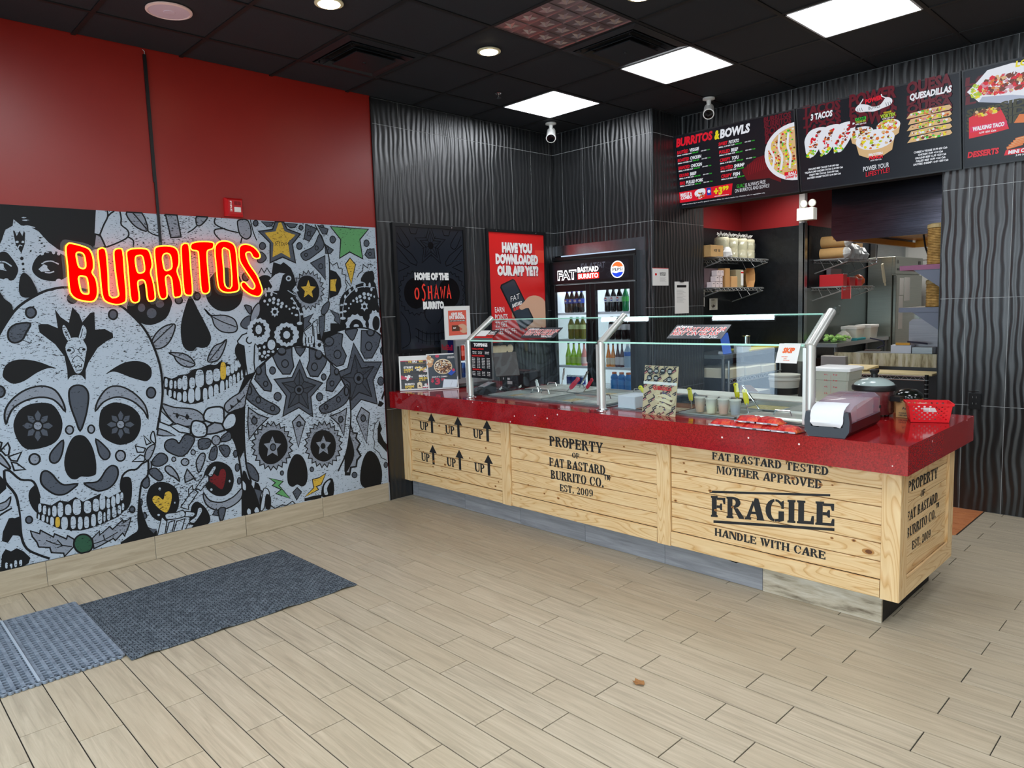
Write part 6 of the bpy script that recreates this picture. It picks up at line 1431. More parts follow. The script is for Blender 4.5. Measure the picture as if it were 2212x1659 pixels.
s_ = Sheet(a+V_*.098-Y_*.0005, U_, -V_, start=6e-4); OR = M_('print_orange', '#e8601c', .5); s_.text(OR, 'SKIP', .025, .052, .058, .024, shear=.15, bold=.06)
for i, tx in enumerate(('DELIVERY', 'AND', 'PICKUP')): s_.text(OR, tx, .038-(.012 if i == 0 else 0), .030-i*.009, .032 if i != 1 else .016, .0045)
s_.build('print', p)
# ------------------------------------------------------------------ menu screens
SK_ = .98874; SO = Vector((1.1618, 2.4712, 3.0386)); SB = Vector((1.1618, 2.5749, 2.4041)); SV = (SO-SB).normalized(); SN = X_.cross(SV)
CAS = M_('screen_casing', '#101317', .35)
def em(name, c, e=1.0):
    m = M_('scr_'+name, c, .25, emit=e*.72, spec=.3); m.node_tree.nodes['Principled BSDF'].inputs['Base Color'].default_value = (.004, .004, .005, 1); return m
SBG = em('background', '#0b0d16', 1); SW = em('white', '#f4f7ff', 1.1); SR = em('red', '#e5122a', 1.1); SY = em('yellow', '#f2e21a', 1.1); SG_ = em('green', '#35d13a', 1.0); SDR = em('maroon', '#7c1024', .7)
SPK = em('pink', '#f0a0b0', .9); SO_ = em('orange', '#f08030', 1.0); STN = em('tan', '#f0c890', 1.0); SBR = em('brown', '#8a3c20', .8); SLG = em('lime', '#b8d838', 1.0); SBL = em('blue', '#2040c0', 1.0); SOL = em('olive', '#55501c', .6)
FOOD = [SR, SO_, STN, SY, SLG, SG_, SBR, SW, STN, SPK]
scr = []
for i, (a, b, lb) in enumerate([(0, 1.150, 'left menu screen listing burritos and bowls'), (1.158, 2.305, 'middle menu screen with tacos, power bowls and quesadillas'), (2.313, 3.46, 'right menu screen with nachos and desserts cut by the photo edge')]):
    t = thing('menu_screen', lb, 'screen', tuple(SB+X_*a*SK_), 'menu screens above the pass')
    c = (SO+SB)/2+X_*((a+b)/2*SK_)-SN*.010; w_ = (b-a)/2*SK_; h = (SO-SB).length/2
    MB().obox(c, X_*w_, SV*h, SN*.009).build('casing', CAS, t)
    for nm, cc, ax, ay in (('bezel', X_*(-w_+.005), X_*.005, SV*h), ('bezel', X_*(w_-.005), X_*.005, SV*h), ('bezel', SV*(h-.005), X_*(w_-.010), SV*.005), ('bezel', SV*(-h+.005), X_*(w_-.010), SV*.005)): MB().obox(c+cc+SN*.012, ax, ay, SN*.003).build(nm, CAS, t)
    s_ = Sheet(SB+SN*.0012, X_, SV, start=2e-4, step=2e-5); s_.U = s_.U*SK_; s_.V = s_.V*SK_; s_.rect(SBG, a+.010, .010, b-.010, .64); scr.append((s_, t))
s_, t = scr[0]
s_.text(SR, 'BURRITOS', .040, .553, .365, .066, .18, .05, .002); s_.text(SY, '&', .425, .549, .05, .068, .18, .05); s_.text(SW, 'BOWLS', .480, .549, .275, .066, .18, .05)
L_ = [('SAUT\u00c9ED', 'VEGGIE'), ('ROASTED', 'CHICKEN'), ('BREADED', 'CHICKEN'), ('GROUND', 'BEEF'), ('BBQ', 'PULLED PORK')]
Rr = [('SWEET', 'POTATO'), ('PULLED', 'BEEF'), ('CRISPY', 'TOFU'), ('SAUT\u00c9ED', 'SHRIMP'), ('CRISPY', 'FISH')]
for U0, items in ((.040, L_), (.460, Rr)):
    for i, (p1, p2) in enumerate(items):
        v = .487-i*.068; w1 = .016*len(p1)+.006; w2 = .016*len(p2); s_.text(SR, p1, U0, v, w1, .026, .15, .04); s_.text(SW, p2, U0+w1+.012, v, w2, .026, .15, .04)
        s_.text(SW, 'SMALL 11.99 REG 13.99', U0, v-.019, .150, .010, .15, .05); s_.text(SG_, 'BOWL 13.99', U0+.158, v-.019, .06, .010, .15, .05); s_.text(SW, '650-1050', U0+.245, v-.017, .055, .009, .1, .03); s_.text(SG_, 'Cals', U0+.305, v-.017, .03, .009, .1, .03)
s_.poly(SR, [(.010, .150), (.565, .155), (.545, .058), (.010, .055)]); s_.text(SW, 'MAKE IT A', .035, .112, .12, .026, .12, .05); s_.text(SW, 'COMBO', .035, .082, .12, .028, .12, .05); s_.text(SY, '+3', .375, .080, .085, .060, .1, .05); s_.text(SY, '99', .463, .108, .060, .034, .1, .05); s_.text(SW, 'add drink and nachos', .38, .063, .14, .009)
s_.poly(SW, [(.185, .125), (.225, .150), (.29, .148), (.285, .10), (.20, .09)], True); s_.blobs([STN, SO_, SBR, SW], .245, .095, .05, .03, 26, .008, 3); s_.rect(SBL, .31, .085, .352, .150); s_.ell(SW, .331, .118, .014)
s_.text(SG_, 'GUAC', .600, .108, .072, .030, .05, .0); s_.text(SW, 'IS ALWAYS FREE', .680, .108, .185, .030, .05, .0, .002); s_.text(SW, 'ON BURRITOS AND BOWLS!', .580, .072, .315, .030, .05, .0, .003)
s_.text(SW, '2,000 calories a day is used for general nutrition advice, but calorie needs vary. Chicken, tofu or vegetables only.', .045, .032, .81, .009, 0, .01)
for i, (tx, v, h) in enumerate([('BURRITOS', .600, .035), ('BURRITOS', .555, .042), ('BOWLS', .495, .055), ('BOWLS', .43, .06)]): s_.text(SDR, tx, .885, v, .23, h, .12, .05)
s_.poly(em('deep_red', '#8c0a1c', .5), [(.66, .25), (.80, .33), (1.0, .36), (1.0, .10), (.90, .15), (.70, .16)])
for i in range(12): s_.stroke(em('deep_red_line', '#c01028', .6), [(.72+i*.016, .20+.003*i), (.715+i*.016, .29+.003*i)], .004)
B0 = [(1.140-.268*math.cos(math.radians(a)), .325+.225*math.sin(math.radians(a))) for a in range(-90, 91, 10)]; s_.poly(SW, B0)
B1 = [(1.140-.235*math.cos(math.radians(a)), .325+.195*math.sin(math.radians(a))) for a in range(-90, 91, 10)]; s_.poly(STN, B1)
R = random.Random(11)
for i in range(230):
    a = math.radians(R.uniform(-88, 88)); q = math.sqrt(R.random()); u, v = 1.135-.225*q*math.cos(a), .325+.185*q*math.sin(a); k = R.uniform(.005, .013); b_ = R.random()*3
    s_.poly(R.choice([STN, SO_, SR, SY, SLG, SG_, SBR, SW, STN, SY]), [(min(1.139, u+k*math.cos(b_+j*1.26)), v+k*.8*math.sin(b_+j*1.26)) for j in range(5)])
for k in range(3): s_.stroke(SW, [(.94+k*.075, .48-.03*(k == 0)), (.925+k*.075, .38), (.955+k*.07, .30), (.93+k*.075, .20)], .018, smooth=True)
s_.rect(SR, 1.034, .146, 1.139, .175); s_.rect(SW, 1.034, .118, 1.139, .146); s_.text(SW, 'SAU', 1.065, .151, .065, .018, .1, .05); s_.text(SR, 'SHRIMP B', 1.04, .123, .095, .018, .1, .05)
s_.build('display', t)
s_, t = scr[1]
for i, (v, h) in enumerate([(.575, .075), (.505, .062), (.438, .060)]): s_.text(SDR, 'TACOS', 1.205, v, .295, h, .1, .05)
s_.text(SW, '3 TACOS', 1.270, .537, .168, .042, .12, .05)
for k in range(3):
    u = 1.215+k*.108; s_.poly(SW, [(u, .33), (u+.0, .40), (u+.05, .46), (u+.14, .47), (u+.18, .44), (u+.13, .34), (u+.06, .26), (u+.01, .28)], True)
    s_.blobs([SBR, SR, SBR, SO_], u+.085, .375, .085, .032, 40, .011, k, .95); s_.blobs([SLG, SG_, SY, SW], u+.045, .285, .045, .022, 26, .010, k+5, .4)
    s_.stroke(SW, [(u+.02+.022*j+(.02 if j % 2 else -.01), .315+.020*j-(.015 if j % 2 else 0)) for j in range(8)], .006, smooth=True)
for i, (tx, w_) in enumerate([('GROUND BEEF TACOS 12.44 640 Cals', .24), ('TEQUILA LIME CHICKEN TACOS 12.44 580 Cals', .30), ('CRISPY FISH TACOS 12.44 690 Cals', .23), ('SAUT\u00c9ED SHRIMP TACOS 12.44 560 Cals', .265)]): s_.text(SW, tx, 1.350-w_/2, .160-i*.0225, w_, .013, .1, .04)
for tx, v, h, w_ in (('POWER', .575, .080, .335), ('POWER', .505, .06, .33), ('BOWLS', .425, .085, .33)): s_.text(SDR, tx, 1.565, v, w_, h, .1, .05)
s_.poly(SW, [(1.61, .545), (1.64, .575), (1.69, .565), (1.74, .540), (1.79, .545), (1.83, .585), (1.868, .565), (1.86, .53), (1.80, .515), (1.745, .505), (1.69, .515), (1.64, .52)], True)
for u in (1.625, 1.64, 1.655, 1.825, 1.84, 1.855): s_.stroke(SBG, [(u, .55), (u+.006, .525)], .003)
s_.stroke(SW, [(1.64, .57), (1.665, .60), (1.67, .61)], .007); s_.stroke(SW, [(1.83, .58), (1.80, .60), (1.797, .615)], .007)
s_.text(SR, 'POWER', 1.683, .572, .120, .028, .05, .06, .008); s_.text(SBG, 'BOWLS', 1.705, .522, .08, .024, 0, .0, .004)
def bowl(u, v, ru, rv, h, seed, cols):
    s_.poly(STN, [(u-ru, v), (u-ru*.85, v-h*.75), (u-ru*.4, v-h), (u+ru*.4, v-h), (u+ru*.85, v-h*.75), (u+ru, v)]); s_.ell(SW, u, v, ru, rv, 20); s_.blobs(cols, u, v, ru*.9, rv*.85, 60, .011, seed)
bowl(1.650, .370, .085, .045, .085, 21, [STN, SBR, SO_, SW, SLG]); bowl(1.838, .385, .082, .045, .085, 22, [SO_, SR, SY, SLG, STN]); bowl(1.742, .305, .138, .072, .125, 23, [STN, SO_, SW, SLG, SBR, SY])
s_.rect(SG_, 1.609, .462, 1.686, .482); s_.text(SBG, 'CARB', 1.614, .465, .066, .014, 0, .04); s_.text(SLG, 'CRUSHER', 1.612, .447, .074, .012, 0, .04); s_.text(SW, '14.49 520 Cals', 1.609, .432, .078, .009, 0, .03)
s_.text(SY, 'VEGGIE', 1.808, .474, .055, .012, 0, .02); s_.text(SLG, 'VORTEX', 1.786, .447, .106, .022, 0, .06); s_.text(SW, '13.99 430 Cals', 1.80, .434, .08, .009, 0, .03)
s_.text(SW, 'PROTEIN', 1.695, .190, .098, .018, 0, .05); s_.text(SR, 'PUNCH', 1.697, .166, .096, .022, 0, .07); s_.text(SW, '14.99 740 Cals', 1.705, .152, .08, .009, 0, .03)
s_.text(SW, 'POWER YOUR', 1.650, .086, .184, .034, .06, .01, .006); s_.text(SR, 'LIFESTYLE!', 1.668, .044, .168, .034, .06, .01, .010)
for tx, v, h in (('QUESA', .575, .075), ('DILLAS', .50, .060), ('QUESA', .445, .05), ('DILLAS', .40, .04)): s_.text(SDR, tx, 1.966, v, .288, h, .05, .05)
s_.text(SW, 'QUESADILLAS', 1.985, .530, .265, .040, .12, .05)
for k in range(5):
    v = .26+k*.042; s_.poly(STN, [(1.962+.01*(k % 2), v-.022), (1.99, v+.012), (2.12, v+.020), (2.24, v+.018), (2.252, v-.004), (2.235, v-.014), (2.10, v-.018)]); s_.blobs([SO_, SY, SG_, SPK, SW, SBR, SLG], 2.115, v, .120, .013, 46, .009, 30+k)
for i, (tx, w_) in enumerate([('CHEESE & VEGGIE 10.99 650 Cals', .215), ('CHICKEN 12.99 +110 Cals', .16), ('GROUND BEEF 12.99 +220 Cals', .20), ('PULLED BEEF 14.99 +160 Cals', .19), ('SAUT\u00c9ED SHRIMP 14.49 +200 Cals', .225)]): s_.text(SW, tx, 2.113-w_/2, .158-i*.0213, w_, .013, .1, .04)
s_.build('display', t)
s_, t = scr[2]
for tx, u, v, w_, h in (('LOADED', 2.33, .545, .5, .05), ('NACHOS', 2.33, .485, .5, .05), ('LOADED', 2.33, .425, .5, .05)): s_.text(SDR, tx, u, v, w_, h, .1, .05)
s_.poly(SW, [(2.341, .505), (2.40, .555), (2.46, .617), (2.60, .628), (2.76, .60), (2.80, .50), (2.70, .40), (2.59, .378), (2.41, .425)]); s_.poly(em('shade', '#c8d2ea', .9), [(2.41, .425), (2.59, .378), (2.70, .40), (2.60, .43), (2.43, .455)])
s_.blobs([SLG, SLG, SY], 2.395, .495, .035, .045, 40, .010, 41); s_.blobs([SR, SBR, SO_, SR, SPK, STN, SBR], 2.56, .510, .15, .060, 190, .014, 42)
s_.text(SY, 'LOADED', 2.617, .598, .20, .034, .12, .05); s_.text(SW, 'NACHOS', 2.606, .560, .20, .034, .12, .05)
for tx, v in (('SIDES', .355), ('SIDES', .305), ('SIDES', .255)): s_.text(SOL, tx, 2.53, v, .24, .042, .1, .05); s_.text(SOL, tx, 2.335, v-.01, .20, .042, .1, .05)
s_.poly(SR, [(2.352, .335), (2.40, .352), (2.45, .37), (2.532, .365), (2.56, .30), (2.583, .219), (2.47, .205), (2.351, .197)]); s_.blobs([SO_, SY, SBR, STN], 2.455, .352, .07, .022, 40, .013, 43)
s_.poly(em('bright_pink_red', '#f0185a', 1.0), [(2.358, .235), (2.36, .275), (2.57, .275), (2.575, .238)]); s_.text(SW, 'WALKING TACO', 2.371, .244, .185, .024, .12, .06); s_.text(SW, '4.99 450 Cals', 2.41, .218, .10, .012, .1, .03)
s_.text(SR, 'DESSERTS', 2.342, .071, .182, .036, .12, .05); s_.poly(SR, [(2.555, .050), (2.565, .083), (2.85, .083), (2.85, .050)]); s_.text(SW, 'MINI CHURROS', 2.578, .056, .21, .022, .12, .05); s_.text(SW, '3.99 540 Cals', 2.62, .035, .10, .011, .1, .03)
s_.poly(SO_, [(2.61, .25), (2.64, .30), (2.70, .29), (2.68, .24)])
for k in range(5): s_.stroke(SO_, [(2.57+k*.012, .095+k*.012), (2.66+k*.02, .11+k*.012)], .018); s_.stroke(STN, [(2.575+k*.012, .096+k*.012), (2.655+k*.02, .111+k*.012)], .004)
s_.build('display', t)

# ------------------------------------------------------------------ floor mats and leaf
t = thing('carpet_mat', 'charcoal ribbed carpet runner lying on the wood-look floor', 'mat', (.95, -1.75, 0))
P = [(.507, -1.155), (.96, -1.14), (1.40, -1.165), (1.414, -1.20), (1.41, -1.7), (1.403, -2.30), (1.385, -2.347), (.95, -2.352), (.52, -2.345), (.492, -2.32), (.50, -1.8)]
q = MB(); n = 40; rows_ = []
for i in range(n+1):
    y = -2.348+i*(1.19/n); e = min(.03, 1)*(1 if 1 < i < n-1 else .0); rip = .010*max(0, math.sin(i*.55))**3
    rows_.append([(.50, y, .004), (.50, y, .010), (.95, y, .011), (1.36, y, .011), (1.409, y+.004, .010+rip), (1.41, y+.004, .004+rip*.8)])
q.loft(rows_, cap=True, closed=True); q.build('carpet', CARPET, t)
t = thing('rubber_mat', 'grey perforated rubber drainage mat overlapping the carpet mat corner', 'mat', (.87, -2.9, 0))
q = MB(); nx, ny = 30, 34; x0, x1, y0, y1 = .44, 1.335, -3.55, -2.36
dx, dy = (x1-x0)/nx, (y1-y0)/ny; zt = .014
for i in range(nx+1): q.box(x0+i*dx-.0058, y0, .003, x0+i*dx+.0058, y1, zt)
for j in range(ny+1): q.box(x0, y0+j*dy-.0075, .003, x1, y0+j*dy+.0075, zt+.001)
o = q.build('perforated_grid', RUBBER, t); o['kind'] = 'stuff'
q = MB()
for j in range(48): q.lathe((x1+.004, y0+(j+.5)*(y1-y0)/48, .002), [(.012, 0), (.012, .009), (.008, .012)], 8)
for i in range(34): q.lathe((x0+(i+.5)*(x1-x0)/34, y1+.004, .002), [(.010, 0), (.010, .009), (.006, .012)], 8)
o2 = MB().box(x0, y0, .001, x1, y1, .003).build('hole_shade_sheet', M_('mat_black', '#0e1013', .8), t)  # black sheet added to put shade into the mat's holes
o = q.build('edge_knobs', RUBBER, t, True); o['kind'] = 'stuff'
MB().box(x0, -2.695, .012, x1, -2.685, .0195).build('ridge', M_('mat_ridge', '#a9b4c0', .5), t)
t = thing('dry_leaf', 'small curled brown leaf lying alone on the floor', 'leaf', (3.226, -.95, 0))
q = MB(); n = 12; rim = [(3.226+.026*math.cos(2*PI*j/n)*(1+.25*math.sin(3*j)), -.95+.020*math.sin(2*PI*j/n)*(1+.2*math.cos(4*j)), .003+.004*(j % 3)) for j in range(n)]
q.v = [(3.226, -.95, .002)]+rim+[(a, b, c+.0008) for a, b, c in rim]+[(3.226, -.95, .0028)]
for j in range(n): k = (j+1) % n; q.f += [(0, 1+k, 1+j), (2*n+1, 1+n+j, 1+n+k), (1+j, 1+k, 1+n+k, 1+n+j)]; q.m += [0]*3
q.build('blade', M_('leaf_brown', '#9a6a3a', .7), t)

# ------------------------------------------------------------------ things on the counter, left end
ACR = FILM
def menu_stand(x0, y0, x1, y1, h, lb, fn, head=True):
    t = thing('menu_stand', lb, 'menu stand', ((x0+x1)/2, (y0+y1)/2, ZT), 'acrylic menu stands at the left end of the counter')
    a = Vector((x0, y0, ZT+.003)); U_ = Vector((x1-x0, y1-y0, 0)); w_ = U_.length; U_.normalize(); N = U_.cross(Z_); V_ = (Z_-N*.20).normalized()
    p = MB().quadbox([a-N*.003, a+U_*w_-N*.003, a+U_*w_, a, a+V_*h-N*.003, a+U_*w_+V_*h-N*.003, a+U_*w_+V_*h, a+V_*h][:4]+[a+V_*h-N*.003, a+U_*w_+V_*h-N*.003, a+U_*w_+V_*h, a+V_*h]).build('card', PAPER, t)
    MB().quadbox([a-N*.06-Z_*.002, a+U_*w_-N*.06-Z_*.002, a+U_*w_+N*.01-Z_*.002, a+N*.01-Z_*.002, a-N*.06, a+U_*w_-N*.06, a+U_*w_+N*.01, a+N*.01]).build('base', ACR, t)
    s_ = Sheet(a, U_, V_, start=4e-4); fn(s_, w_, h); s_.build('print', p); return t
CH = M_('print_charcoal', '#34383a', .4); SLT = M_('print_slate', '#3c4650', .4); CRM = M_('print_cream', '#ead9b4', .5); YL = M_('print_yellow', '#f0d050', .5); TAN = M_('print_tan', '#c9976a', .5); BRN = M_('print_brown', '#5f3a2a', .5); PB = M_('print_blue', '#2450b0', .4); PRS = M_('print_rose', '#c8405a', .5)
def f1(s_, w_, h):
    s_.rect(CH, .012, .012, w_-.012, h-.045); s_.rect(PRS, .012, h-.045, w_-.012, h-.038); s_.text(YL, 'THE', w_*.28, h*.80, .03, .018, 0, .04); s_.text(PW, 'FAT', w_*.42, h*.795, .04, .024, 0, .06); s_.text(YL, 'MENU', w_*.62, h*.80, .035, .018, 0, .04); s_.stroke(TAN, [(w_*.22, h*.77), (w_*.82, h*.77), (w_*.82, h*.86), (w_*.22, h*.86)], .002, True)
    for k, (u, v, a, b) in enumerate([(.14, .64, 'STREET', 'CORN'), (.60, .38, 'BEANS', 'AND RICE'), (.16, .15, 'BURRITO', 'SUPREME')]):
        s_.text(PW, a, w_*u, h*v, w_*.30, h*.055, 0, .05); s_.text(YL, b, w_*u, h*(v-.07), w_*.28, h*.055, 0, .05); s_.text(YL, '6.99', w_*u, h*(v-.12), w_*.2, h*.035, 0, .03)
    for v in (.30, .50): s_.stroke(PBK, [(.012, h*v), (w_-.012, h*v)], .003)
    s_.blobs([CRM, YL, TAN, PW], w_*.66, h*.62, w_*.16, h*.06, 40, .008, 2); s_.poly(PRS, [(w_*.72, h*.51), (w_*.95, h*.51), (w_*.95, h*.66)]); s_.blobs([PW], w_*.83, h*.56, .02, .012, 8, .010, 3)
    s_.poly(PRS, [(.013, h*.32), (w_*.42, h*.32), (.013, h*.44)]); s_.blobs([CRM, PW], w_*.28, h*.38, .03, .018, 14, .010, 4); s_.poly(PRS, [(w_*.68, .013), (w_*.95, .013), (w_*.95, h*.24)]); s_.blobs([PW], w_*.80, h*.12, .02, .015, 8, .010, 5); s_.poly(CRM, [(w_*.54, .014), (w_*.70, .014), (w_*.69, h*.20), (w_*.62, h*.24), (w_*.54, h*.20)]); s_.blobs([BRN], w_*.62, h*.13, .010, .012, 6, .007, 6)
def f2(s_, w_, h):
    s_.rect(SLT, .010, .010, w_-.010, h-.010); s_.poly(TAN, [(.010, h*.62), (w_*.16, h*.64), (w_*.25, h*.84), (w_*.08, h-.010), (.010, h-.010)]); s_.blobs([CRM, TAN], w_*.12, h*.8, .02, .04, 20, .012, 8); s_.ell(PRS, w_*.36, h*.93, .017, .012)
    s_.ell(CRM, w_*.53, h*.63, w_*.30, h*.215, 24); s_.ell(BRN, w_*.53, h*.63, w_*.27, h*.19, 24); s_.blobs([CRM, TAN, TAN, PW, BRN, CRM], w_*.53, h*.63, w_*.26, h*.18, 130, .007, 9)
    s_.poly(PB, [(w_*.66, h*.42), (w_*.78, h*.36), (w_*.93, h*.47), (w_*.84, h*.56)]); s_.ell(PRS, w_*.86, h*.52, .012, .012); s_.text(PW, 'IN A BOWL', w_*.70, h*.89, w_*.22, h*.025); s_.text(PW, 'OR BURRITO', w_*.68, h*.855, w_*.25, h*.025)
    s_.text(PW, 'MAKE IT A COMBO', w_*.14, h*.33, w_*.5, h*.035, .1, .03); s_.text(PRS, '$', w_*.10, h*.21, w_*.10, h*.10, 0, .04); s_.text(PRS, '3', w_*.23, h*.14, w_*.17, h*.17, 0, .05); s_.text(PRS, '99', w_*.43, h*.23, w_*.13, h*.07, 0, .04)
    s_.poly(M_('print_pale_blue', '#dfeaf2', .5), [(w_*.46, .010), (w_*.93, .010), (w_*.97, h*.24), (w_*.52, h*.27)]); s_.stroke(SLT, [(w_*.73, h*.06), (w_*.80, h*.22)], .001)
menu_stand(.06, .155, .215, .368, .285, 'menu stand with pale header beside the black wall', f1); menu_stand(.218, .325, .345, .545, .295, 'menu stand picturing a bowl of food and a price in dollars', f2)
# mini fridge with energy drinks
th_ = .20; dd = Vector((math.sin(th_), math.cos(th_), 0)); ss_ = Vector((-math.cos(th_), math.sin(th_), 0)); fc = Vector((.325, .545, ZT+.006)); DW, SD, FH = .36, .27, .392
t = thing('mini_fridge', 'small silver countertop drinks fridge with a blue and grey energy drink side panel', 'fridge', (.25, .7, ZT))
FS = M_('fridge_silver', '#a3a5a6', .35, .5)
def pp(q, a0, a1, b0, b1, z0, z1):                               # a along door, b into the side
    c = [fc+dd*a+ss_*b for a, b in ((a0, b0), (a1, b0), (a1, b1), (a0, b1))]; return q.quadbox([p+Z_*z0 for p in c]+[p+Z_*z1 for p in c])
q = MB(); pp(q, 0, DW, .04, SD, 0, FH); q.build('cabinet', FS, t)
q = MB(); pp(q, 0, .045, 0, .04, .03, FH); pp(q, DW-.045, DW, 0, .04, .03, FH); pp(q, .045, DW-.045, 0, .04, .03, .075); pp(q, .045, DW-.045, 0, .04, FH-.04, FH); dr = q.build('door', FS, t)
q = MB(); pp(q, .045, DW-.045, .012, .016, .075, FH-.04); q.build('glass', DGLASS, dr); q = MB(); pp(q, .012, .026, -.014, 0, .07, FH-.05); q.build('handle', M_('handle_dark', '#2a2c2e', .3), dr)
q = MB(); pp(q, .046, DW-.046, .033, .0395, .076, FH-.042); q.build('interior', M_('mini_interior', '#dfe4e6', .5, emit=.8), t)
q = MB(); pp(q, .046, DW-.046, .018, .033, .215, .222); q.build('shelf', WHT, t)
q = MB(); pp(q, -.004, DW+.004, 0, SD, -.004, .002); q.build('base', BLK, t)
N = -dd; s_ = Sheet(fc+ss_*SD, -ss_, Z_, start=6e-4)
NV = M_('fridge_navy', '#15184e', .35); GYS = M_('fridge_panel_grey', '#6e7072', .35, .3); RDS = M_('fridge_red', '#c8142c', .35)
s_.rect(GYS, .0, .0, SD-.035, FH); s_.poly(NV, [(SD*.48, FH), (SD*.46, FH*.72), (SD*.44, FH*.55), (SD*.42, 0), (SD-.036, 0), (SD-.036, FH)]); s_.text(RDS, 'Red', .018, FH-.085, .09, .046, 0, .02); s_.text(RDS, 'Bull', .118, FH-.085, .095, .046, 0, .02)
s_.ell(M_('fridge_yellow', '#eeb417', .35), SD*.60, FH*.60, .052, .048, 20); s_.poly(RDS, [(.07, FH*.50), (.10, FH*.56), (.14, FH*.55), (.13, FH*.50)]); s_.build('side_print', t)
def fcan(a, z, h, c1, c2, lb, grp):
    p = fc+dd*a+ss_*.026+Z_*z; tt = thing('energy_drink_can', lb, 'can', tuple(p), grp); MB().lathe(p, [(.017, 0), (.021, .006), (.021, h-.01), (.016, h)], 12).build('body', M_('can_'+c1, c1, .3, .4), tt, True); MB().lathe(p+Z_*h*.3, [(.0214, 0), (.0214, h*.35)], 12).build('band', M_('can_'+c2, c2, .3), tt, True); return tt
for i, n_ in enumerate(('nearest', 'second', 'third', 'farthest')):
    fcan(.075+i*.062, .222, .125, '#d8402c', '#e87060', n_+' red can on the upper mini fridge shelf', 'red cans in the mini fridge'); fcan(.075+i*.062, .077, .125, '#28508c', '#16285c', n_+' blue can on the lower mini fridge shelf', 'blue cans in the mini fridge')
t = thing('framed_flyer', 'white framed red flyer reading GIVE BIG EAT BIGGER on the mini fridge', 'sign', (.17, .70, 1.30))
FT = ZT+.006+FH; p = MB().box(.165, .562, FT, .173, .845, FT+.282).build('frame', PAPER, t); s_ = Sheet((.1735, .562, FT), (0, 1, 0), (0, 0, 1), start=3e-4)
s_.rect(M_('print_coral', '#e0604c', .5), .04, .035, .24, .245); s_.text(PW, 'GIVE BIG.', .072, .205, .13, .022, 0, .06); s_.text(PW, 'EAT BIGGER.', .052, .175, .175, .026, 0, .06); s_.rect(BRN, .055, .150, .225, .166); s_.text(PW, 'GIFT CARDS AVAILABLE HERE', .06, .154, .16, .008)
s_.poly(BRN, [(.075, .07), (.16, .07), (.16, .12), (.075, .12)]); s_.text(PW, 'FAT', .09, .09, .03, .012, 0, .05); s_.poly(SK, [(.145, .115), (.19, .13), (.235, .11), (.24, .06), (.20, .05), (.16, .07), (.19, .085)], True); s_.build('print', p)
MB().box(.14, .60, FT, .165, .80, FT+.004).build('foot', PAPER, t)
# payment gear
t = thing('card_terminal', 'black payment terminal beside the left guard post', 'card terminal', (.82, .36, ZT))
MB().loft([[(.765, .29, ZT), (.86, .28, ZT), (.885, .47, ZT), (.785, .48, ZT)], [(.765, .29, ZT+.03), (.86, .28, ZT+.03), (.885, .47, ZT+.085), (.785, .48, ZT+.085)]]).build('body', BLK, t)
MB().loft([[(.785, .37, ZT+.056), (.862, .363, ZT+.056), (.874, .46, ZT+.084), (.796, .468, ZT+.084)], [(.785, .37, ZT+.059), (.862, .363, ZT+.059), (.874, .46, ZT+.087), (.796, .468, ZT+.087)]]).build('screen', M_('terminal_screen', '#8e9aa2', .15), t)
q = MB()
for i in range(4):
    for j in range(3): q.box(.783+j*.024, .297+i*.017, ZT+.034+i*.005, .80+j*.024, .308+i*.017, ZT+.040+i*.005)
q.build('keypad', M_('key_grey', '#6a6d70', .5), t)
t = thing('receipt_printer', 'black cube receipt printer with white labels behind the toppings menu', 'printer', (.66, .92, ZT))
MB().bbox(.53, .86, ZT, .80, 1.06, ZT+.125, .008).build('body', BLK, t); MB().box(.56, .90, ZT+.125, .77, 1.02, ZT+.130).build('paper_cover', DSTEEL, t)
s_ = Sheet((.53, .859, ZT), (1, 0, 0), (0, 0, 1)); s_.rect(PW, .02, .055, .10, .072); s_.rect(PW, .06, .02, .13, .045); s_.rect(CH, .07, .027, .12, .030); s_.build('label', t)
t = thing('till_display', 'grey flat till screen seen edge-on behind the toppings menu', 'monitor', (.78, .67, ZT))
MB().obox((.80, .66, 1.11), Vector((.04, .09, 0)), Vector((.03, -.012, -.09)), Vector((.006, -.003, .003))).build('screen', M_('till_grey', '#58504f', .3), t); MB().cyl((.78, .67, ZT+.01), (.78, .67, 1.08), .014, 10).build('stand', BLK, t); MB().lathe((.78, .67, ZT), [(.06, 0), (.06, .008), (.03, .015)], 16).build('foot', BLK, t)
t = thing('paper_pad', 'hanging white paper slips beside the toppings menu', 'paper', (.84, .30, 1.0))
MB().box(.905, .30, 1.03, .975, .304, 1.185).build('sheet', PAPER, t)
s_ = Sheet((.905, .2998, 1.03), (1, 0, 0), (0, 0, 1), start=2e-4); s_.rect(PRD, .01, .10, .05, .115); s_.rect(PB, .01, .125, .06, .135); s_.build('print', t)
t = thing('cable_tangle', 'black cables with white tags tangled between terminal and printer', 'cables', (.85, .6, ZT)); R = random.Random(5)
for i in range(6):
    P = [(.84+.03*i, .45+.02*i, ZT+.005)]
    for k in range(4): P.append((.86+R.uniform(-.14, .10), .52+k*.09+R.uniform(-.04, .04), ZT+R.uniform(.01, .05)))
    Q = catmull([(a, b) for a, b, c in P], False, 4); MB().tube([(a, b, ZT+.008+.02*abs(math.sin(i+k*.6))) for k, (a, b) in enumerate(Q)], .004, 5).build('cable', BLK, t)
for x, y in ((.90, .50), (.95, .66)): MB().obox((x, y, ZT+.035), (.012, .004, .01), (-.002, .001, .008), (.001, -.002, 0)).build('tag', PAPER, t)
t = thing('tortilla_chart', 'dark chart with three cream tortilla circles seen behind the toppings menu', 'sign', (.006, 1.38, 1.1))
MB().box(.006, 1.236, 1.085, .012, 1.515, 1.234).build('board', CH, t); 
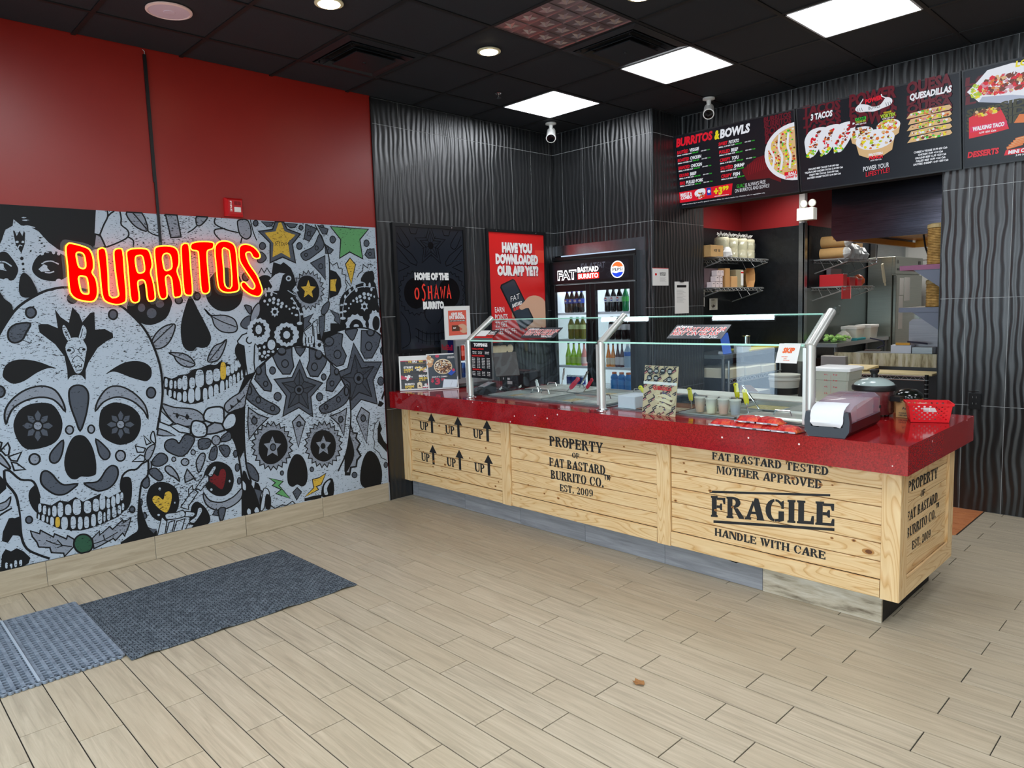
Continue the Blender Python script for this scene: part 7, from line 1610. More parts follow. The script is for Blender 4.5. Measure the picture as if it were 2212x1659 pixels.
for i, r in enumerate((.058, .050, .042)): s_ = Sheet((.0122+i*.0002, 1.236, 1.085), (0, 1, 0), (0, 0, 1)); s_.ell(CRM, .055+i*.088, .085, r, r, 20); s_.build('tortilla_print', t); s_ = Sheet((.0122, 1.236, 1.085), (0, 1, 0), (0, 0, 1)); s_.rect(PW, .048+i*.088, .008, .062+i*.088, .02); s_.build('size_mark', t)

# ------------------------------------------------------------------ hot and cold wells
PANM = M_('pan_steel', '#b9bdbd', .28, .6); LIDM = noisy('worn_pan_lid', [(.3, '#a4a7a4'), (.7, '#dcddd2')], (1, 1, 1), 9, .3, .45)
def well(name, lb, x0, x1, y0, y1):
    t = thing(name, lb, 'serving well', ((x0+x1)/2, (y0+y1)/2, ZT0)); q = MB(); b = .022
    q.box(x0, y0, ZT-.004, x1, y0+b, ZT+.008).box(x0, y1-b, ZT-.004, x1, y1, ZT+.008).box(x0, y0+b, ZT-.004, x0+b, y1-b, ZT+.008).box(x1-b, y0+b, ZT-.004, x1, y1-b, ZT+.008).build('rim', STEEL, t)
    MB().box(x0+.004, y0+.004, ZT-.13, x1-.004, y1-.004, ZT-.125).build('floor_plate', DSTEEL, t)
    for a in ((x0+.002, y0+.002, x1-.002, y0+.006), (x0+.002, y1-.006, x1-.002, y1-.002), (x0+.002, y0+.006, x0+.006, y1-.006), (x1-.006, y0+.006, x1-.002, y1-.006)): MB().box(a[0], a[1], ZT-.125, a[2], a[3], ZT-.004).build('side_plate', DSTEEL, t)
    return t
well('hot_food_well', 'steel-rimmed food well behind the left glass pane', .925, 2.095, .285, 1.075); well('cold_food_well', 'steel-rimmed food well behind the right glass pane', 2.145, 3.405, .285, 1.075)
def pan(x0, y0, x1, y1, lb, grp, lid=False, fill=None, z=ZT+.009, tilt=0, m=None):
    t = thing('food_pan', lb, 'food pan', ((x0+x1)/2, (y0+y1)/2, z), grp); m = m or PANM; g = .014; d = .09
    ring = lambda a, h: [(x0+a, y0+a, z+h), (x1-a, y0+a, z+h), (x1-a, y1-a, z+h), (x0+a, y1-a, z+h)]
    q = MB(); q.loft([ring(.002, 0), ring(.002, .006), ring(g, .006), ring(g+.004, -.004), ring(g+.014, -d), ring(g+.012, -d-.002), ring(g-.002, -.001), ring(.002, 0)], cap=False)
    q.loft([ring(g+.014, -d-.002), ring(g+.014, -d)]); q.build('pan', m, t)
    if fill: MB().loft([ring(g+.012, -.05), ring(g+.012, -.022)]).build('food', noisy('food_'+fill, [(.3, fill), (.7, '#c9b58c')], (1, 1, 1), 60, .6, 0, .6, .01), t)
    if lid:
        l_ = MB(); l_.loft([ring(.004, .007), ring(.004, .011), ring(.03, .013), ring(.045, .020), ring(.05, .020)]); o = l_.build('lid', LIDM, t)
        cx, cy = (x0+x1)/2, (y0+y1)/2; MB().tube([(cx-.05, cy, z+.020), (cx-.04, cy, z+.045), (cx+.04, cy, z+.045), (cx+.05, cy, z+.020)], .004, 6).build('handle', CHROME, o, True)
    return t
xs = [.955+i*.278 for i in range(4)]; pos4 = ('first', 'second', 'third', 'fourth')
for i, x in enumerate(xs):
    pan(x, .315, x+.272, .665, pos4[i]+' pan from the left in the front row of the left well', 'pans in the left well', i in (1, 3), ['#6d5a34', None, '#8a7a4a', None][i]); pan(x, .70, x+.272, 1.05, pos4[i]+' pan from the left in the back row of the left well', 'pans in the left well', i in (0, 1, 3), [None, None, '#97875a', None][i])
COPPER = M_('copper_stained_pan', '#b9855c', .25, 1)
pan(2.305, .315, 2.60, .66, 'large open pan with coppery inner walls beside the quesadilla card', 'pans in the right well', False, '#5b3a20', m=COPPER); pan(2.72, .66, 3.05, 1.04, 'open lidless pan in the back of the right well', 'pans in the right well', False, '#8b8a3c')
pan(2.385, .68, 2.71, 1.04, 'black-rimmed open pan behind the coppery one', 'pans in the right well', False, '#1c1a18', m=BLK); pan(3.06, .56, 3.385, 1.04, 'closed pan beside the right guard post', 'pans in the right well', True); pan(2.605, .315, 2.96, .645, 'low front pan holding portion cups', 'pans in the right well', False, '#a9aba8'); pan(2.97, .315, 3.385, .55, 'closed pan behind the chip bags', 'pans in the right well', True)
t = thing('white_label_box', 'pale flat box standing at the left of the right well', 'box', (2.25, .40, ZT)); MB().bbox(2.168, .312, ZT+.009, 2.30, .50, ZT+.085, .004).build('box', M_('pale_lilac_plastic', '#d5d8e2', .5), t)
t = thing('white_cutting_board', 'long thick white cutting board running behind the right well', 'cutting board', (2.65, 1.2, ZT)); MB().bbox(1.95, 1.125, ZT-.03, 3.34, 1.33, ZT+.012, .004).build('board', noisy('white_poly', [(.3, '#cfd0c4'), (.7, '#e8e8de')], (1, 1, 1), 5, .5), t); MB().box(2.0, 1.125, .2, 3.3, 1.15, ZT-.03).build('apron', DSTEEL, t)
# utensils
def spoon(x, y, z, dx, dy, dz, L, col, lb, grp='serving spoons in the wells', wide=.009, bowl=True, name='serving_spoon'):
    t = thing(name, lb, 'utensil', (x, y, z), grp); a = Vector((x, y, z)); d = Vector((dx, dy, dz)).normalized(); m = M_('handle_'+col, col, .35) if col != 'steel' else CHROME; s_ = d.orthogonal().normalized()
    s_ = d.cross(Vector((.3, -.9, .2))).normalized(); n_ = d.cross(s_)
    MB().cyl(a, a+d*L*.5, .004, 8).build('shaft', CHROME, t, True)
    q = MB(); rings = []
    for f_, w_ in ((.45, .6), (.52, 1), (.70, 1.1), (.85, .9), (.95, 1.1), (1, .5)):
        c = a+d*L*f_+n_*.006*math.sin(f_*3); rings.append([c+s_*(wide*w_*math.cos(j*PI/4))+n_*(wide*.5*w_*math.sin(j*PI/4)) for j in range(8)])
    q.loft(rings); h = q.build('handle', m, t, True); MB().cyl(a+d*L*.93-n_*.007, a+d*L*.93+n_*.007, .0035, 8).build('hang_hole', BLK, h)
    if bowl: MB().lathe(a-d*.02, [(.004, .006), (.026, 0), (.022, -.008), (.004, -.012)], 12, n_).build('bowl', CHROME, t, True)
    return t
for B_, T2, w_, c_, lb in [((1.21, .605), (1.127, .66, 1.002), .012, '#d9dbd8', 'pale grey spoon handle leaning left in the left well'), ((1.046, 1.03), (1.113, 1.0, 1.062), .009, 'steel', 'tall dark steel slotted handle at the back of the left well'),
    ((1.40, .64), (1.545, .675, 1.035), .017, '#c4163a', 'large crimson tongs handle in front of the left well'), ((1.322, .90), (1.448, .89, 1.062), .009, 'steel', 'shiny steel ladle handle between the two red ones'), ((1.49, .75), (1.61, .747, 1.026), .013, '#c8203c', 'smaller red handle near the middle guard post'),
    ((2.215, .66), (2.091, .645, 1.008), .014, '#e8e020', 'yellow handle lying left of the quesadilla card'), ((2.56, .54), (2.537, .54, 1.035), .013, '#e9e224', 'yellow handle just right of the quesadilla card'), ((2.765, .73), (2.737, .735, 1.055), .014, '#ecdf1e', 'tall upright bright yellow handle above the portion cups'),
    ((2.93, .54), (2.90, .535, 1.048), .014, '#eada3a', 'paler yellow handle near the chip bags'), ((2.93, .70), (2.80, .70, 1.05), .006, 'steel', 'long plain steel ladle rod leaning left over the right well'), ((2.46, .85), (2.385, .84, .960), .010, '#77808a', 'short grey handle behind the portion cups')]:
    a = Vector((*B_, .885)); d = Vector(T2)-a; spoon(*a, *d, d.length, c_, lb, wide=w_)
t = thing('tong_pair', 'bent steel tongs arched over the left well', 'utensil', (1.30, .50, ZT)); MB().tube([(1.22, .50, ZT+.01), (1.24, .51, ZT+.055), (1.28, .52, ZT+.07), (1.33, .50, ZT+.05), (1.36, .47, ZT+.01)], .004, 6).build('arm', CHROME, t, True)
CUPS = [(2.635, .50, '#e09a58', 'orange-filled portion cup nearest the quesadilla card'), (2.715, .49, '#e8e6c4', 'pale cream portion cup second from the card'), (2.79, .50, '#e0957a', 'salmon-pink portion cup in the middle'), (2.865, .50, '#7d8cb0', 'blue-grey portion cup by the yellow handles'), (2.68, .57, '#ece4bc', 'pale back-row portion cup on the left'), (2.76, .575, '#dcd8c0', 'whitish back-row portion cup on the right')]
for x, y, c_, lb in CUPS:
    t = thing('portion_cup', lb, 'cup', (x, y, ZT), 'clear portion cups in the right well'); MB().lathe((x, y, ZT-.005), [(.024, 0), (.030, .045), (.033, .085), (.031, .085), (.028, .047)], 16).build('cup', M_('frost_cup', '#f2efe6', .25, alpha=.35), t, True); MB().lathe((x, y, ZT-.004), [(.023, .002), (.0295, .062)], 14).build('sauce', M_('sauce_'+c_, c_, .4), t, True); MB().lathe((x, y, ZT+.080), [(.034, 0), (.034, .006), (.026, .007)], 16).build('lid', M_('cup_lid', '#e8e6dc', .3, alpha=.8), t, True)
# card about quesadillas
t = thing('promo_card', 'tan printed promotional card showing a quesadilla, standing inside the glass', 'menu card', (2.53, .245, ZT))
a = Vector((2.405, .238, ZT+.001)); V_ = Vector((.05, .06, .98)).normalized(); U_ = Vector((.235, -.010, 0)).normalized(); w_, h = .236, .287
p = MB().quadbox([a, a+U_*w_, a+U_*w_+Y_*.003, a+Y_*.003, a+V_*h, a+U_*w_+V_*h, a+U_*w_+V_*h+Y_*.003, a+V_*h+Y_*.003]).build('card', M_('card_tan', '#d6bf98', .5), t)
s_ = Sheet(a, U_, V_, start=6e-4); KB = M_('print_dark_maroon', '#2a1c22', .5)
def cut2(P, w_, h):
    for f in (lambda p: p[0]-.002, lambda p: w_-.002-p[0], lambda p: p[1]-.002, lambda p: h-.002-p[1]):
        out = []
        for i in range(len(P)):
            a, b = P[i-1], P[i]; fa, fb = f(a), f(b)
            if (fa >= 0) != (fb >= 0): t_ = fa/(fa-fb); out.append((a[0]+(b[0]-a[0])*t_, a[1]+(b[1]-a[1])*t_))
            if fb >= 0: out.append(b)
        P = out
        if len(P) < 3: return []
    return P
for i in range(-3, 9):
    for j in range(5):
        c = Vector((-.02+j*.066+(.033 if i % 2 else 0), -.02+i*.040+j*.004)); e = Vector((.048, .030)); n_ = Vector((-.009, .0145))
        for m_, (q0, q1, q2, q3) in ((KB, (0, 1, 0, 1)), (PRS, (.5, .93, .14, .5)), (CRM, (.08, .45, .45, .6)), (CRM, (.55, .88, .25, .36))):
            Q = cut2([tuple(c+e*a_+n_*b_) for a_, b_ in ((q0, q2), (q1, q2), (q1, q3), (q0, q3))], w_, h)
            if len(Q) > 2: s_.poly(m_, Q)
s_.rect(PW, .001, .178, w_-.001, .194); s_.blobs([M_('print_beige', '#dcc7a0', .5)], .155, .085, .06, .06, 30, .022, 50); s_.blobs([BRN, TAN, CRM, M_('print_mauve', '#5c4a6a', .5), CRM], .155, .085, .055, .05, 60, .010, 51)
for k in range(3): s_.poly(CRM, [(.10, .06+k*.028), (.16, .075+k*.026), (.215, .05+k*.028), (.21, .038+k*.028), (.15, .055+k*.026)])
s_.text(PRD, 'QUESADILLA', .075, .150, .13, .020, 0, .06, -.004)
for i, (u, v) in enumerate([(.045, .255), (.09, .257), (.135, .256), (.185, .258), (.043, .215), (.09, .215), (.185, .212)]):
    s_.ell(PBK, u, v, .018, .018, 16)
    for k, tx in enumerate((('CORN', 'SALSA'), ('STEAK', 'BEAN'), ('CHEESE',), ('CHICKEN', 'BEEF'), ('TOFU', 'CORN'), ('BEAN', 'LIME'), ('HOT', 'MEAT'))[i]): s_.text(PW, tx, u-.011, v+.001-k*.008, .022, .005, 0, .05)
s_.build('print', p)
# chip bags
R = random.Random(12); CBR = noisy('chip_bag_red', [(.3, '#a8121c'), (.55, '#d8302c'), (.75, '#e8883a')], (1, 1, 1), 22, .25, 0, .7, .02, 6)
CB = [(3.00, .135, .3, 'flattest dark red chip bag at the left end of the pile'), (3.09, .14, -.2, 'red chip bag second from the left of the pile'), (3.18, .135, .4, 'glossy red chip bag in the middle of the pile'), (3.27, .14, .1, 'orange-red chip bag right of the middle'), (3.345, .135, -.3, 'bright orange chip bag against the right guard post'), (3.14, .15, .8, 'crumpled red bag on top, left'), (3.25, .15, -.6, 'crumpled orange bag on top, right')]
for i, (x, y, a_, lb) in enumerate(CB):
    z = ZT+(.001 if i < 5 else .030); t = thing('chip_bag', lb, 'snack bag', (x, y, z), 'red chip bags on the counter'); q = MB(); n, m_ = 10, 8; hw, hd = .066, .045; top = []; bot = []
    for u in range(n+1):
        for v in range(m_+1):
            fx, fy = u/n*2-1, v/m_*2-1; e = max(0, (1-fx**4)*(1-fy**2)); ca, sa = math.cos(a_*.35), math.sin(a_*.35); px, py = fx*hw, fy*hd*(1-.1*fx*fx)
            X1, Y1 = x+px*ca-py*sa, y+px*sa+py*ca; top.append((X1, Y1, z+.006+.026*e**.6+R.uniform(-.004, .004)*(e > .1))); bot.append((X1, Y1, z+.003))
    q.v = top+bot; k0 = len(top)
    for u in range(n):
        for v in range(m_):
            b = u*(m_+1)+v; q.f += [(b, b+m_+1, b+m_+2, b+1), (k0+b, k0+b+1, k0+b+m_+2, k0+b+m_+1)]; q.m += [0, 0]
    rim_ = [v for v in range(m_+1)]+[u*(m_+1)+m_ for u in range(1, n+1)]+[n*(m_+1)+v for v in range(m_-1, -1, -1)]+[u*(m_+1) for u in range(n-1, 0, -1)]
    for j in range(len(rim_)): a1, b1 = rim_[j], rim_[(j+1) % len(rim_)]; q.f.append((a1, b1, k0+b1, k0+a1)); q.m.append(0)
    q.build('bag', CBR, t, True)
    MB().box(x-.06, y-.055, z+.003, x+.06, y-.046, z+.010).build('crimped_seal', M_('seal_silver', '#c9bcc4', .3, .4), t)
    s_ = Sheet((x-.04, y-.0562, z+.003), (1, 0, 0), (0, 0, 1)); s_.poly(PW, [(.008, .001), (.03, .001), (.024, .006), (.012, .006)]); s_.poly(CH, [(.045, .001), (.07, .001), (.066, .006), (.05, .006)]); s_.build('print', t)
# ------------------------------------------------------------------ right end of the counter
t = thing('napkin_dispenser', 'black and clear tabletop napkin dispenser with white napkins showing', 'napkin dispenser', (3.55, .35, ZT))
a = Vector((3.462, .085, ZT+.001)); U_ = Vector((.172, .022, 0)).normalized(); V2 = Vector((-.03, .54, 0)).normalized(); W_, L__ = .172, .50
def dp(u, v, z): return a+U_*u+V2*v+Z_*z
prof = [(.012, 0), (W_-.012, 0), (W_, .012), (W_+.012, .045), (W_+.010, .080), (W_-.004, .10), (.004, .10), (-.010, .080), (-.012, .045), (0, .012)]
lo = [(u, z) for u, z in prof if z <= .05]
MB().loft([[dp(u, v, min(z, .062)) for u, z in [(.012, 0), (W_-.012, 0), (W_+.004, .02), (W_+.006, .062), (-.006, .062), (-.004, .02)]] for v in (.03, L__-.03, L__)]).build('base', M_('dispenser_black', '#15171b', .35), t)
fr = [(.006, 0), (W_-.006, 0), (W_+.012, .03), (W_+.014, .075), (W_+.008, .118), (W_-.012, .118), (W_-.016, .05), (W_-.05, .045), (W_*.5, .065), (.05, .045), (.016, .05), (.012, .118), (-.008, .118), (-.014, .075), (-.012, .03)]
MB().prism(fr, a, U_, Z_, -.04).build('face_plate', M_('dispenser_face', '#2b323b', .4), t)
rg = lambda v, s_, h: [dp(W_/2+(u-W_/2)*s_, v, z) for u, z in [(-.004, .062), (-.004, .062+.085*h), (.018, .062+.105*h), (W_-.018, .062+.105*h), (W_+.004, .062+.085*h), (W_+.004, .062)]]
MB().loft([rg(.04, .96, .62), rg(.10, .98, .90), rg(.22, 1, 1.05), rg(.40, 1, 1.05), rg(.47, 1, .98), rg(L__, .97, .9)]).build('clear_cover', M_('smoky_clear_cover', '#a890a0', .12, alpha=.62), t, True)
MB().loft([[dp(.012, .06, .062), dp(W_-.012, .06, .062), dp(W_-.012, .44, .062), dp(.012, .44, .062)], [dp(.012, .06, .10), dp(W_-.012, .06, .10), dp(W_-.012, .44, .14), dp(.012, .44, .14)]]).build('napkin_stack', PAPER, t)
NP = M_('napkin_white', '#e9ebf0', .8)
q = MB(); rows_ = []
for j, (v, z) in enumerate([(-.006, .052), (-.012, .070), (-.008, .085), (-.010, .100), (.0, .125), (.03, .142), (.08, .155)]):
    w0 = .016+(.012 if j == 0 else 0); rows_.append([dp(w0, v, z), dp(W_*.33, v-.004, z+(.012 if j == 0 else .001)), dp(W_*.66, v-.003, z+(.004 if j == 0 else 0)), dp(W_-w0+.004, v, z-.004*(j == 0)), dp(W_-w0+.004, v+.004, z-.001), dp(w0, v+.004, z-.001)])
q.loft(rows_); q.build('napkin', NP, t, True); MB().box(3.715-.09, .54, ZT+.09, 3.717-.085, .55, ZT+.105).build('latch', BLK, t)
# slow cooker
cx, cy = 3.485, .87
t = thing('slow_cooker', 'round steel slow cooker with glass lid and black rim', 'slow cooker', (cx, cy, ZT)); sx_, sy_ = .79, .79
for a_ in range(4): MB().lathe((cx+.07*math.cos(a_*PI/2+.7), cy+.06*math.sin(a_*PI/2+.7), ZT), [(.014, 0), (.012, .014)], 8).build('foot', BLK, t)
MB().lathe((cx, cy, ZT+.014), [(.118, 0), (.126, .01), (.126, .125), (.120, .128)], 36, sx=sx_, sy=sy_).build('body', noisy('cooker_steel', [(0, '#7c4a4e'), (1, '#a88a8c')], (1, 1, 40), 4, .25, .9), t, True)
MB().lathe((cx, cy, ZT+.138), [(.126, 0), (.139, .004), (.141, .022), (.134, .032), (.120, .034), (.118, .02)], 36, sx=sx_, sy=sy_).build('black_rim', BLK, t, True)
MB().lathe((cx, cy, ZT+.168), [(.130, 0), (.120, .012), (.085, .030), (.04, .040), (.0005, .042), (.0005, .038), (.04, .036), (.085, .026), (.118, .008), (.126, 0)], 32, sx=sx_, sy=sy_).build('glass_lid', M_('lid_glass', '#b4c4c0', .08, alpha=.7), t, True)
MB().lathe((cx, cy, ZT+.208), [(.018, 0), (.016, .02), (.024, .032), (.024, .042), (.016, .046)], 16).build('knob', BLK, t, True)
for s1_ in (-1, 1): MB().obox((cx+s1_*.118, cy-.0, ZT+.10), (.024, 0, 0), (0, .035, 0), (0, 0, .012)).build('handle', BLK, t)
s_ = Sheet((cx-.075, cy-.092, ZT+.06), Vector((1, -.18, 0)), (0, 0, 1), start=.006); s_.text(PBK, 'SLOW COOKER', .0, .0, .10, .022, 0, .05); s_.build('front_print', t)
# food container
x0, y0 = 3.02, 1.16
t = thing('food_container', 'square translucent food storage container with white lid and red markings', 'container', (3.13, 1.27, ZT)); FRO = M_('translucent_plastic', '#cfd2c4', .3, alpha=.45)
rg = lambda s1_, z: [(3.13+a_*s1_, 1.27+b_*s1_, z) for a_, b_ in ((-.10, -.11), (.10, -.11), (.11, -.10), (.11, .10), (.10, .11), (-.10, .11), (-.11, .10), (-.11, -.10))]
zb = ZT+.013
MB().loft([rg(.86, zb), rg(.93, zb+.13), rg(.98, zb+.135), rg(1, zb+.19), rg(.97, zb+.19), rg(.95, zb+.14), rg(.90, zb+.13), rg(.84, zb+.006)], cap=True).build('tub', FRO, t, True)
MB().loft([rg(.83, zb+.007), rg(.86, zb+.05)]).build('contents', noisy('yellow_food', [(.3, '#d8a83c'), (.7, '#ecd9a0')], (1, 1, 1), 25, .6), t)
MB().loft([rg(1.06, zb+.188), rg(1.08, zb+.196), rg(1.06, zb+.206), rg(.9, zb+.212)]).build('lid', WHT, t, True)
s_ = Sheet((3.03, 1.27-.107, zb), (1, 0, 0), (0, 0, 1), start=.002); RDI = M_('red_marking', '#b03040', .5); s_.stroke(RDI, [(.105, .02), (.105, .17)], .0012)
for i, v in enumerate((.05, .09, .13, .165)): s_.text(RDI, '%d L' % (i*2+2), .065, v, .022, .009, 0, .03); s_.text(RDI, '%d qt' % (i*2+2), .118, v, .026, .009, 0, .03)
s_.build('scale_print', t)
t = thing('hot_sauce_sachet', 'tiny white and orange packet at the foot of the plastic tub', 'packet', (3.46, .62, ZT)); MB().bbox(3.27, .83, ZT+.009, 3.32, .85, ZT+.07, .003).build('packet', PAPER, t); MB().box(3.285, .829, ZT+.02, 3.31, .83, ZT+.05).build('logo', M_('packet_orange', '#e07828', .5), t)
t = thing('avocado_box', 'brown cardboard box on the counter between cooker and red basket', 'box', (3.58, .93, ZT)); MB().bbox(3.60, .86, ZT+.001, 3.73, 1.0, ZT+.08, .002).build('carton', CARD, t)
s_ = Sheet((3.60, .8598, ZT), (1, 0, 0), (0, 0, 1)); s_.text(CH, 'Avocado', .03, .045, .07, .014); s_.text(CH, 'HANDLE WITH CARE', .015, .022, .09, .007, 0, .04); s_.text(CH, 'KEEP REFRIGERATED', .015, .010, .09, .007, 0, .04); s_.build('print', t)
t = thing('dark_bowl', 'upturned glossy black bowl behind the brown box', 'bowl', (3.56, 1.04, ZT)); MB().lathe((3.60, 1.06, ZT+.085), [(.075, 0), (.07, .02), (.045, .042), (.0, .048)][:3]+[(.002, .048)], 24).build('bowl', M_('dark_green_black', '#10140f', .15), t, True); MB().box(3.54, 1.01, ZT, 3.66, 1.11, ZT+.085).build('box_below', CARD, t)
# basket
t = thing('red_basket', 'red plastic basket with rows of round holes on the counter corner', 'basket', (3.79, .85, ZT)); BR_ = M_('basket_red', '#e01c26', .35)
b0, b1 = Vector((3.712, .735, ZT+.002)), Vector((3.866, .805, ZT+.002)); bu = (b1-b0); bw = bu.length; bu.normalize(); bv = Vector((-bu.y, bu.x, 0)); bd = .115; BH = .098
corn = lambda z, e: [b0+bu*(-e)+bv*(-e)+Z_*z, b0+bu*(bw+e)+bv*(-e)+Z_*z, b0+bu*(bw+e)+bv*(bd+e)+Z_*z, b0+bu*(-e)+bv*(bd+e)+Z_*z]
def panel(i, nm):
    c0, c1 = corn(0, 0), corn(BH, .014); A0, A1, A2, A3 = c0[i], c0[(i+1) % 4], c1[(i+1) % 4], c1[i]; n_ = (A1-A0).cross(A3-A0).normalized()
    nu, nv = (15, 9) if i % 2 == 0 else (11, 9); q = MB(); P = lambda u, v: (A0*(1-u)+A1*u)*(1-v)+(A3*(1-u)+A2*u)*v
    for a_ in range(nu):
        for b_ in range(nv):
            u0, u1, v0, v1 = a_/nu, (a_+1)/nu, b_/nv, (b_+1)/nv; hole = (a_+b_) % 2 == 0 and 0 < a_ < nu-1 and 0 < b_ < nv-1; slot = i % 2 == 0 and 5 <= a_ <= 9 and b_ in (5, 6)
            if slot: continue
            if hole:
                cu, cv, ru, rv = (u0+u1)/2, (v0+v1)/2, (u1-u0)*.42, (v1-v0)*.40; k = len(q.v); ou = [(u0, v0), (cu, v0), (u1, v0), (u1, cv), (u1, v1), (cu, v1), (u0, v1), (u0, cv)]
                inn = [(cu+ru*math.cos(x_), cv+rv*math.sin(x_)) for x_ in [math.radians(225+45*m_) for m_ in range(8)]]
                q.v += [tuple(P(*o)) for o in ou+inn]+[tuple(P(*o)-n_*.002) for o in inn]
                for m_ in range(8): w2 = (m_+1) % 8; q.f += [(k+m_, k+w2, k+8+w2, k+8+m_), (k+8+m_, k+8+w2, k+16+w2, k+16+m_)]; q.m += [0, 0]
            else:
                k = len(q.v); q.v += [tuple(P(*o)) for o in ((u0, v0), (u1, v0), (u1, v1), (u0, v1))]; q.f.append((k, k+1, k+2, k+3)); q.m.append(0)
    q.build(nm, BR_, t)
for i in range(4): panel(i, 'side_panel')
q = MB(); q.loft([corn(0, -.001), corn(.003, -.001)]); q.build('bottom', BR_, t); q = MB(); c = corn(BH, .018); c2 = corn(BH, .012); q.loft([corn(BH-.012, .018), corn(BH, .020), corn(BH, .012), corn(BH-.012, .012), corn(BH-.012, .018)], cap=False); q.build('rim', BR_, t)
t2 = thing('paper_wad', 'crumpled white papers inside the red basket', 'paper', (3.80, .83, ZT)); R = random.Random(9); q = MB(); c = b0+bu*bw*.5+bv*bd*.5
for k in range(3): q.lathe(c+bu*R.uniform(-.03, .03)+Z_*.006, [(.04, 0), (.05, .03+.012*k), (.035, .06+.01*k), (.01, .075)], 7)
q.build('paper', PAPER, t2)
# papers on the return wall, outlet on the pier
t = thing('notice_paper', 'small square white notice taped high on the black return wall', 'paper', (XR, 2.23, 1.7)); MB().box(XR+.001, 2.112, 1.706, XR+.003, 2.36, 1.863).build('sheet', PAPER, t); s_ = Sheet((XR+.0032, 2.112, 1.706), (0, 1, 0), (0, 0, 1)); s_.rect(PRD, 0, .152, .248, .157); s_.ell(PRD, .05, .10, .016, .011); s_.text(CH, 'NOTICE', .11, .105, .09, .012, 0, .04); s_.text(CH, 'TO STAFF', .11, .088, .09, .012, 0, .04)
for i in range(5): s_.stroke(CH, [(.11, .07-i*.008), (.21-i % 2*.02, .07-i*.008)], .001)
s_.build('print', t)
t = thing('clipped_notice', 'long white sheet hanging from a clip on the return wall', 'paper', (XR, 2.57, 1.45)); MB().box(XR+.001, 2.459, 1.448, XR+.004, 2.691, 1.742).build('sheet', PAPER, t); MB().obox((XR+.006, 2.575, 1.748), (.005, 0, 0), (0, .03, 0), (0, 0, .010)).build('clip', BLK, t); s_ = Sheet((XR+.0042, 2.459, 1.448), (0, 1, 0), (0, 0, 1)); s_.rect(PBK, .035, .240, .19, .262)
for i in range(11): s_.stroke(CH, [(.03, .215-i*.011), (.13+.05*((i*7) % 3)/2, .215-i*.011)], .0012)
s_.build('print', t)
t = thing('wall_outlet', 'black wall outlet behind the counter corner', 'outlet', (3.50, YM, .8)); MB().bbox(3.525, YM-.008, .73, 3.60, YM-.001, .845, .002).build('cover_plate', BLK, t); MB().box(3.52, YM-.010, .855, 3.585, YM-.001, .860).build('chrome_strip', CHROME, t); q = MB()
for z in (.765, .81): q.box(3.548, YM-.010, z, 3.551, YM-.0085, z+.012).box(3.570, YM-.010, z, 3.573, YM-.0085, z+.012)
q.build('slots', M_('slot_grey', '#777777', .5), t)

# ------------------------------------------------------------------ kitchen
def wire_shelf(x0, x1, y0, y1, z, lb, grp, brackets=True):
    t = thing('wire_shelf', lb, 'shelf', (x0, (y0+y1)/2, z), grp)
    for nm, a_ in (('front_rail', x1), ('back_rail', x0+.01)):
        MB().tube([(a_, y0, z), (a_, y1, z)], .0035, 6).tube([(a_, y0, z-.03), (a_, y1, z-.03)], .0035, 6).tube([(a_, y0+(y1-y0)*i/24, z-.03*(i % 2)) for i in range(25)], .0022, 5).build(nm, WIRE, t)
    n = int((y1-y0)/.03); q = MB()
    for i in range(n+1): y = y0+(y1-y0)*i/n; q.box(x0, y-.0018, z-.001, x1, y+.0018, z+.0025)
    q.build('wires', WIRE, t)
    if brackets:
        for y in (y0+.03, y1-.03):
            q = MB(); q.tube([(x0+.004, y, z-.006), (x1+.03, y, z-.010)], .006, 6); q.tube([(x0+.004, y, z-.14), (x1+.02, y, z-.035)], .006, 6)
            for k in range(3): f_ = .2+k*.28; q.tube([(x0+(x1-x0)*f_, y, z-.010), (x0+(x1-x0)*(f_+.14), y, z-.14+.105*(f_+.14))], .003, 5)
            q.build('bracket', WIRE, t)
    return t
wire_shelf(.955, 1.29, 3.05, 4.05, 1.975, 'upper wire shelf in the left kitchen bay', 'kitchen wire wall shelves'); wire_shelf(.955, 1.29, 2.99, 3.95, 1.680, 'lower wire shelf in the left kitchen bay', 'kitchen wire wall shelves')
wire_shelf(1.65, 1.97, 4.35, 5.25, 1.945, 'upper wire shelf right of the steel corner post', 'kitchen wire wall shelves'); wire_shelf(1.65, 1.97, 4.30, 5.15, 1.660, 'lower wire shelf right of the steel corner post', 'kitchen wire wall shelves')
CREAM = M_('foam_cream', '#d9d3b4', .6); BAGF = glass_mat('bag_film', (.95, .96, .95), .12, .25)
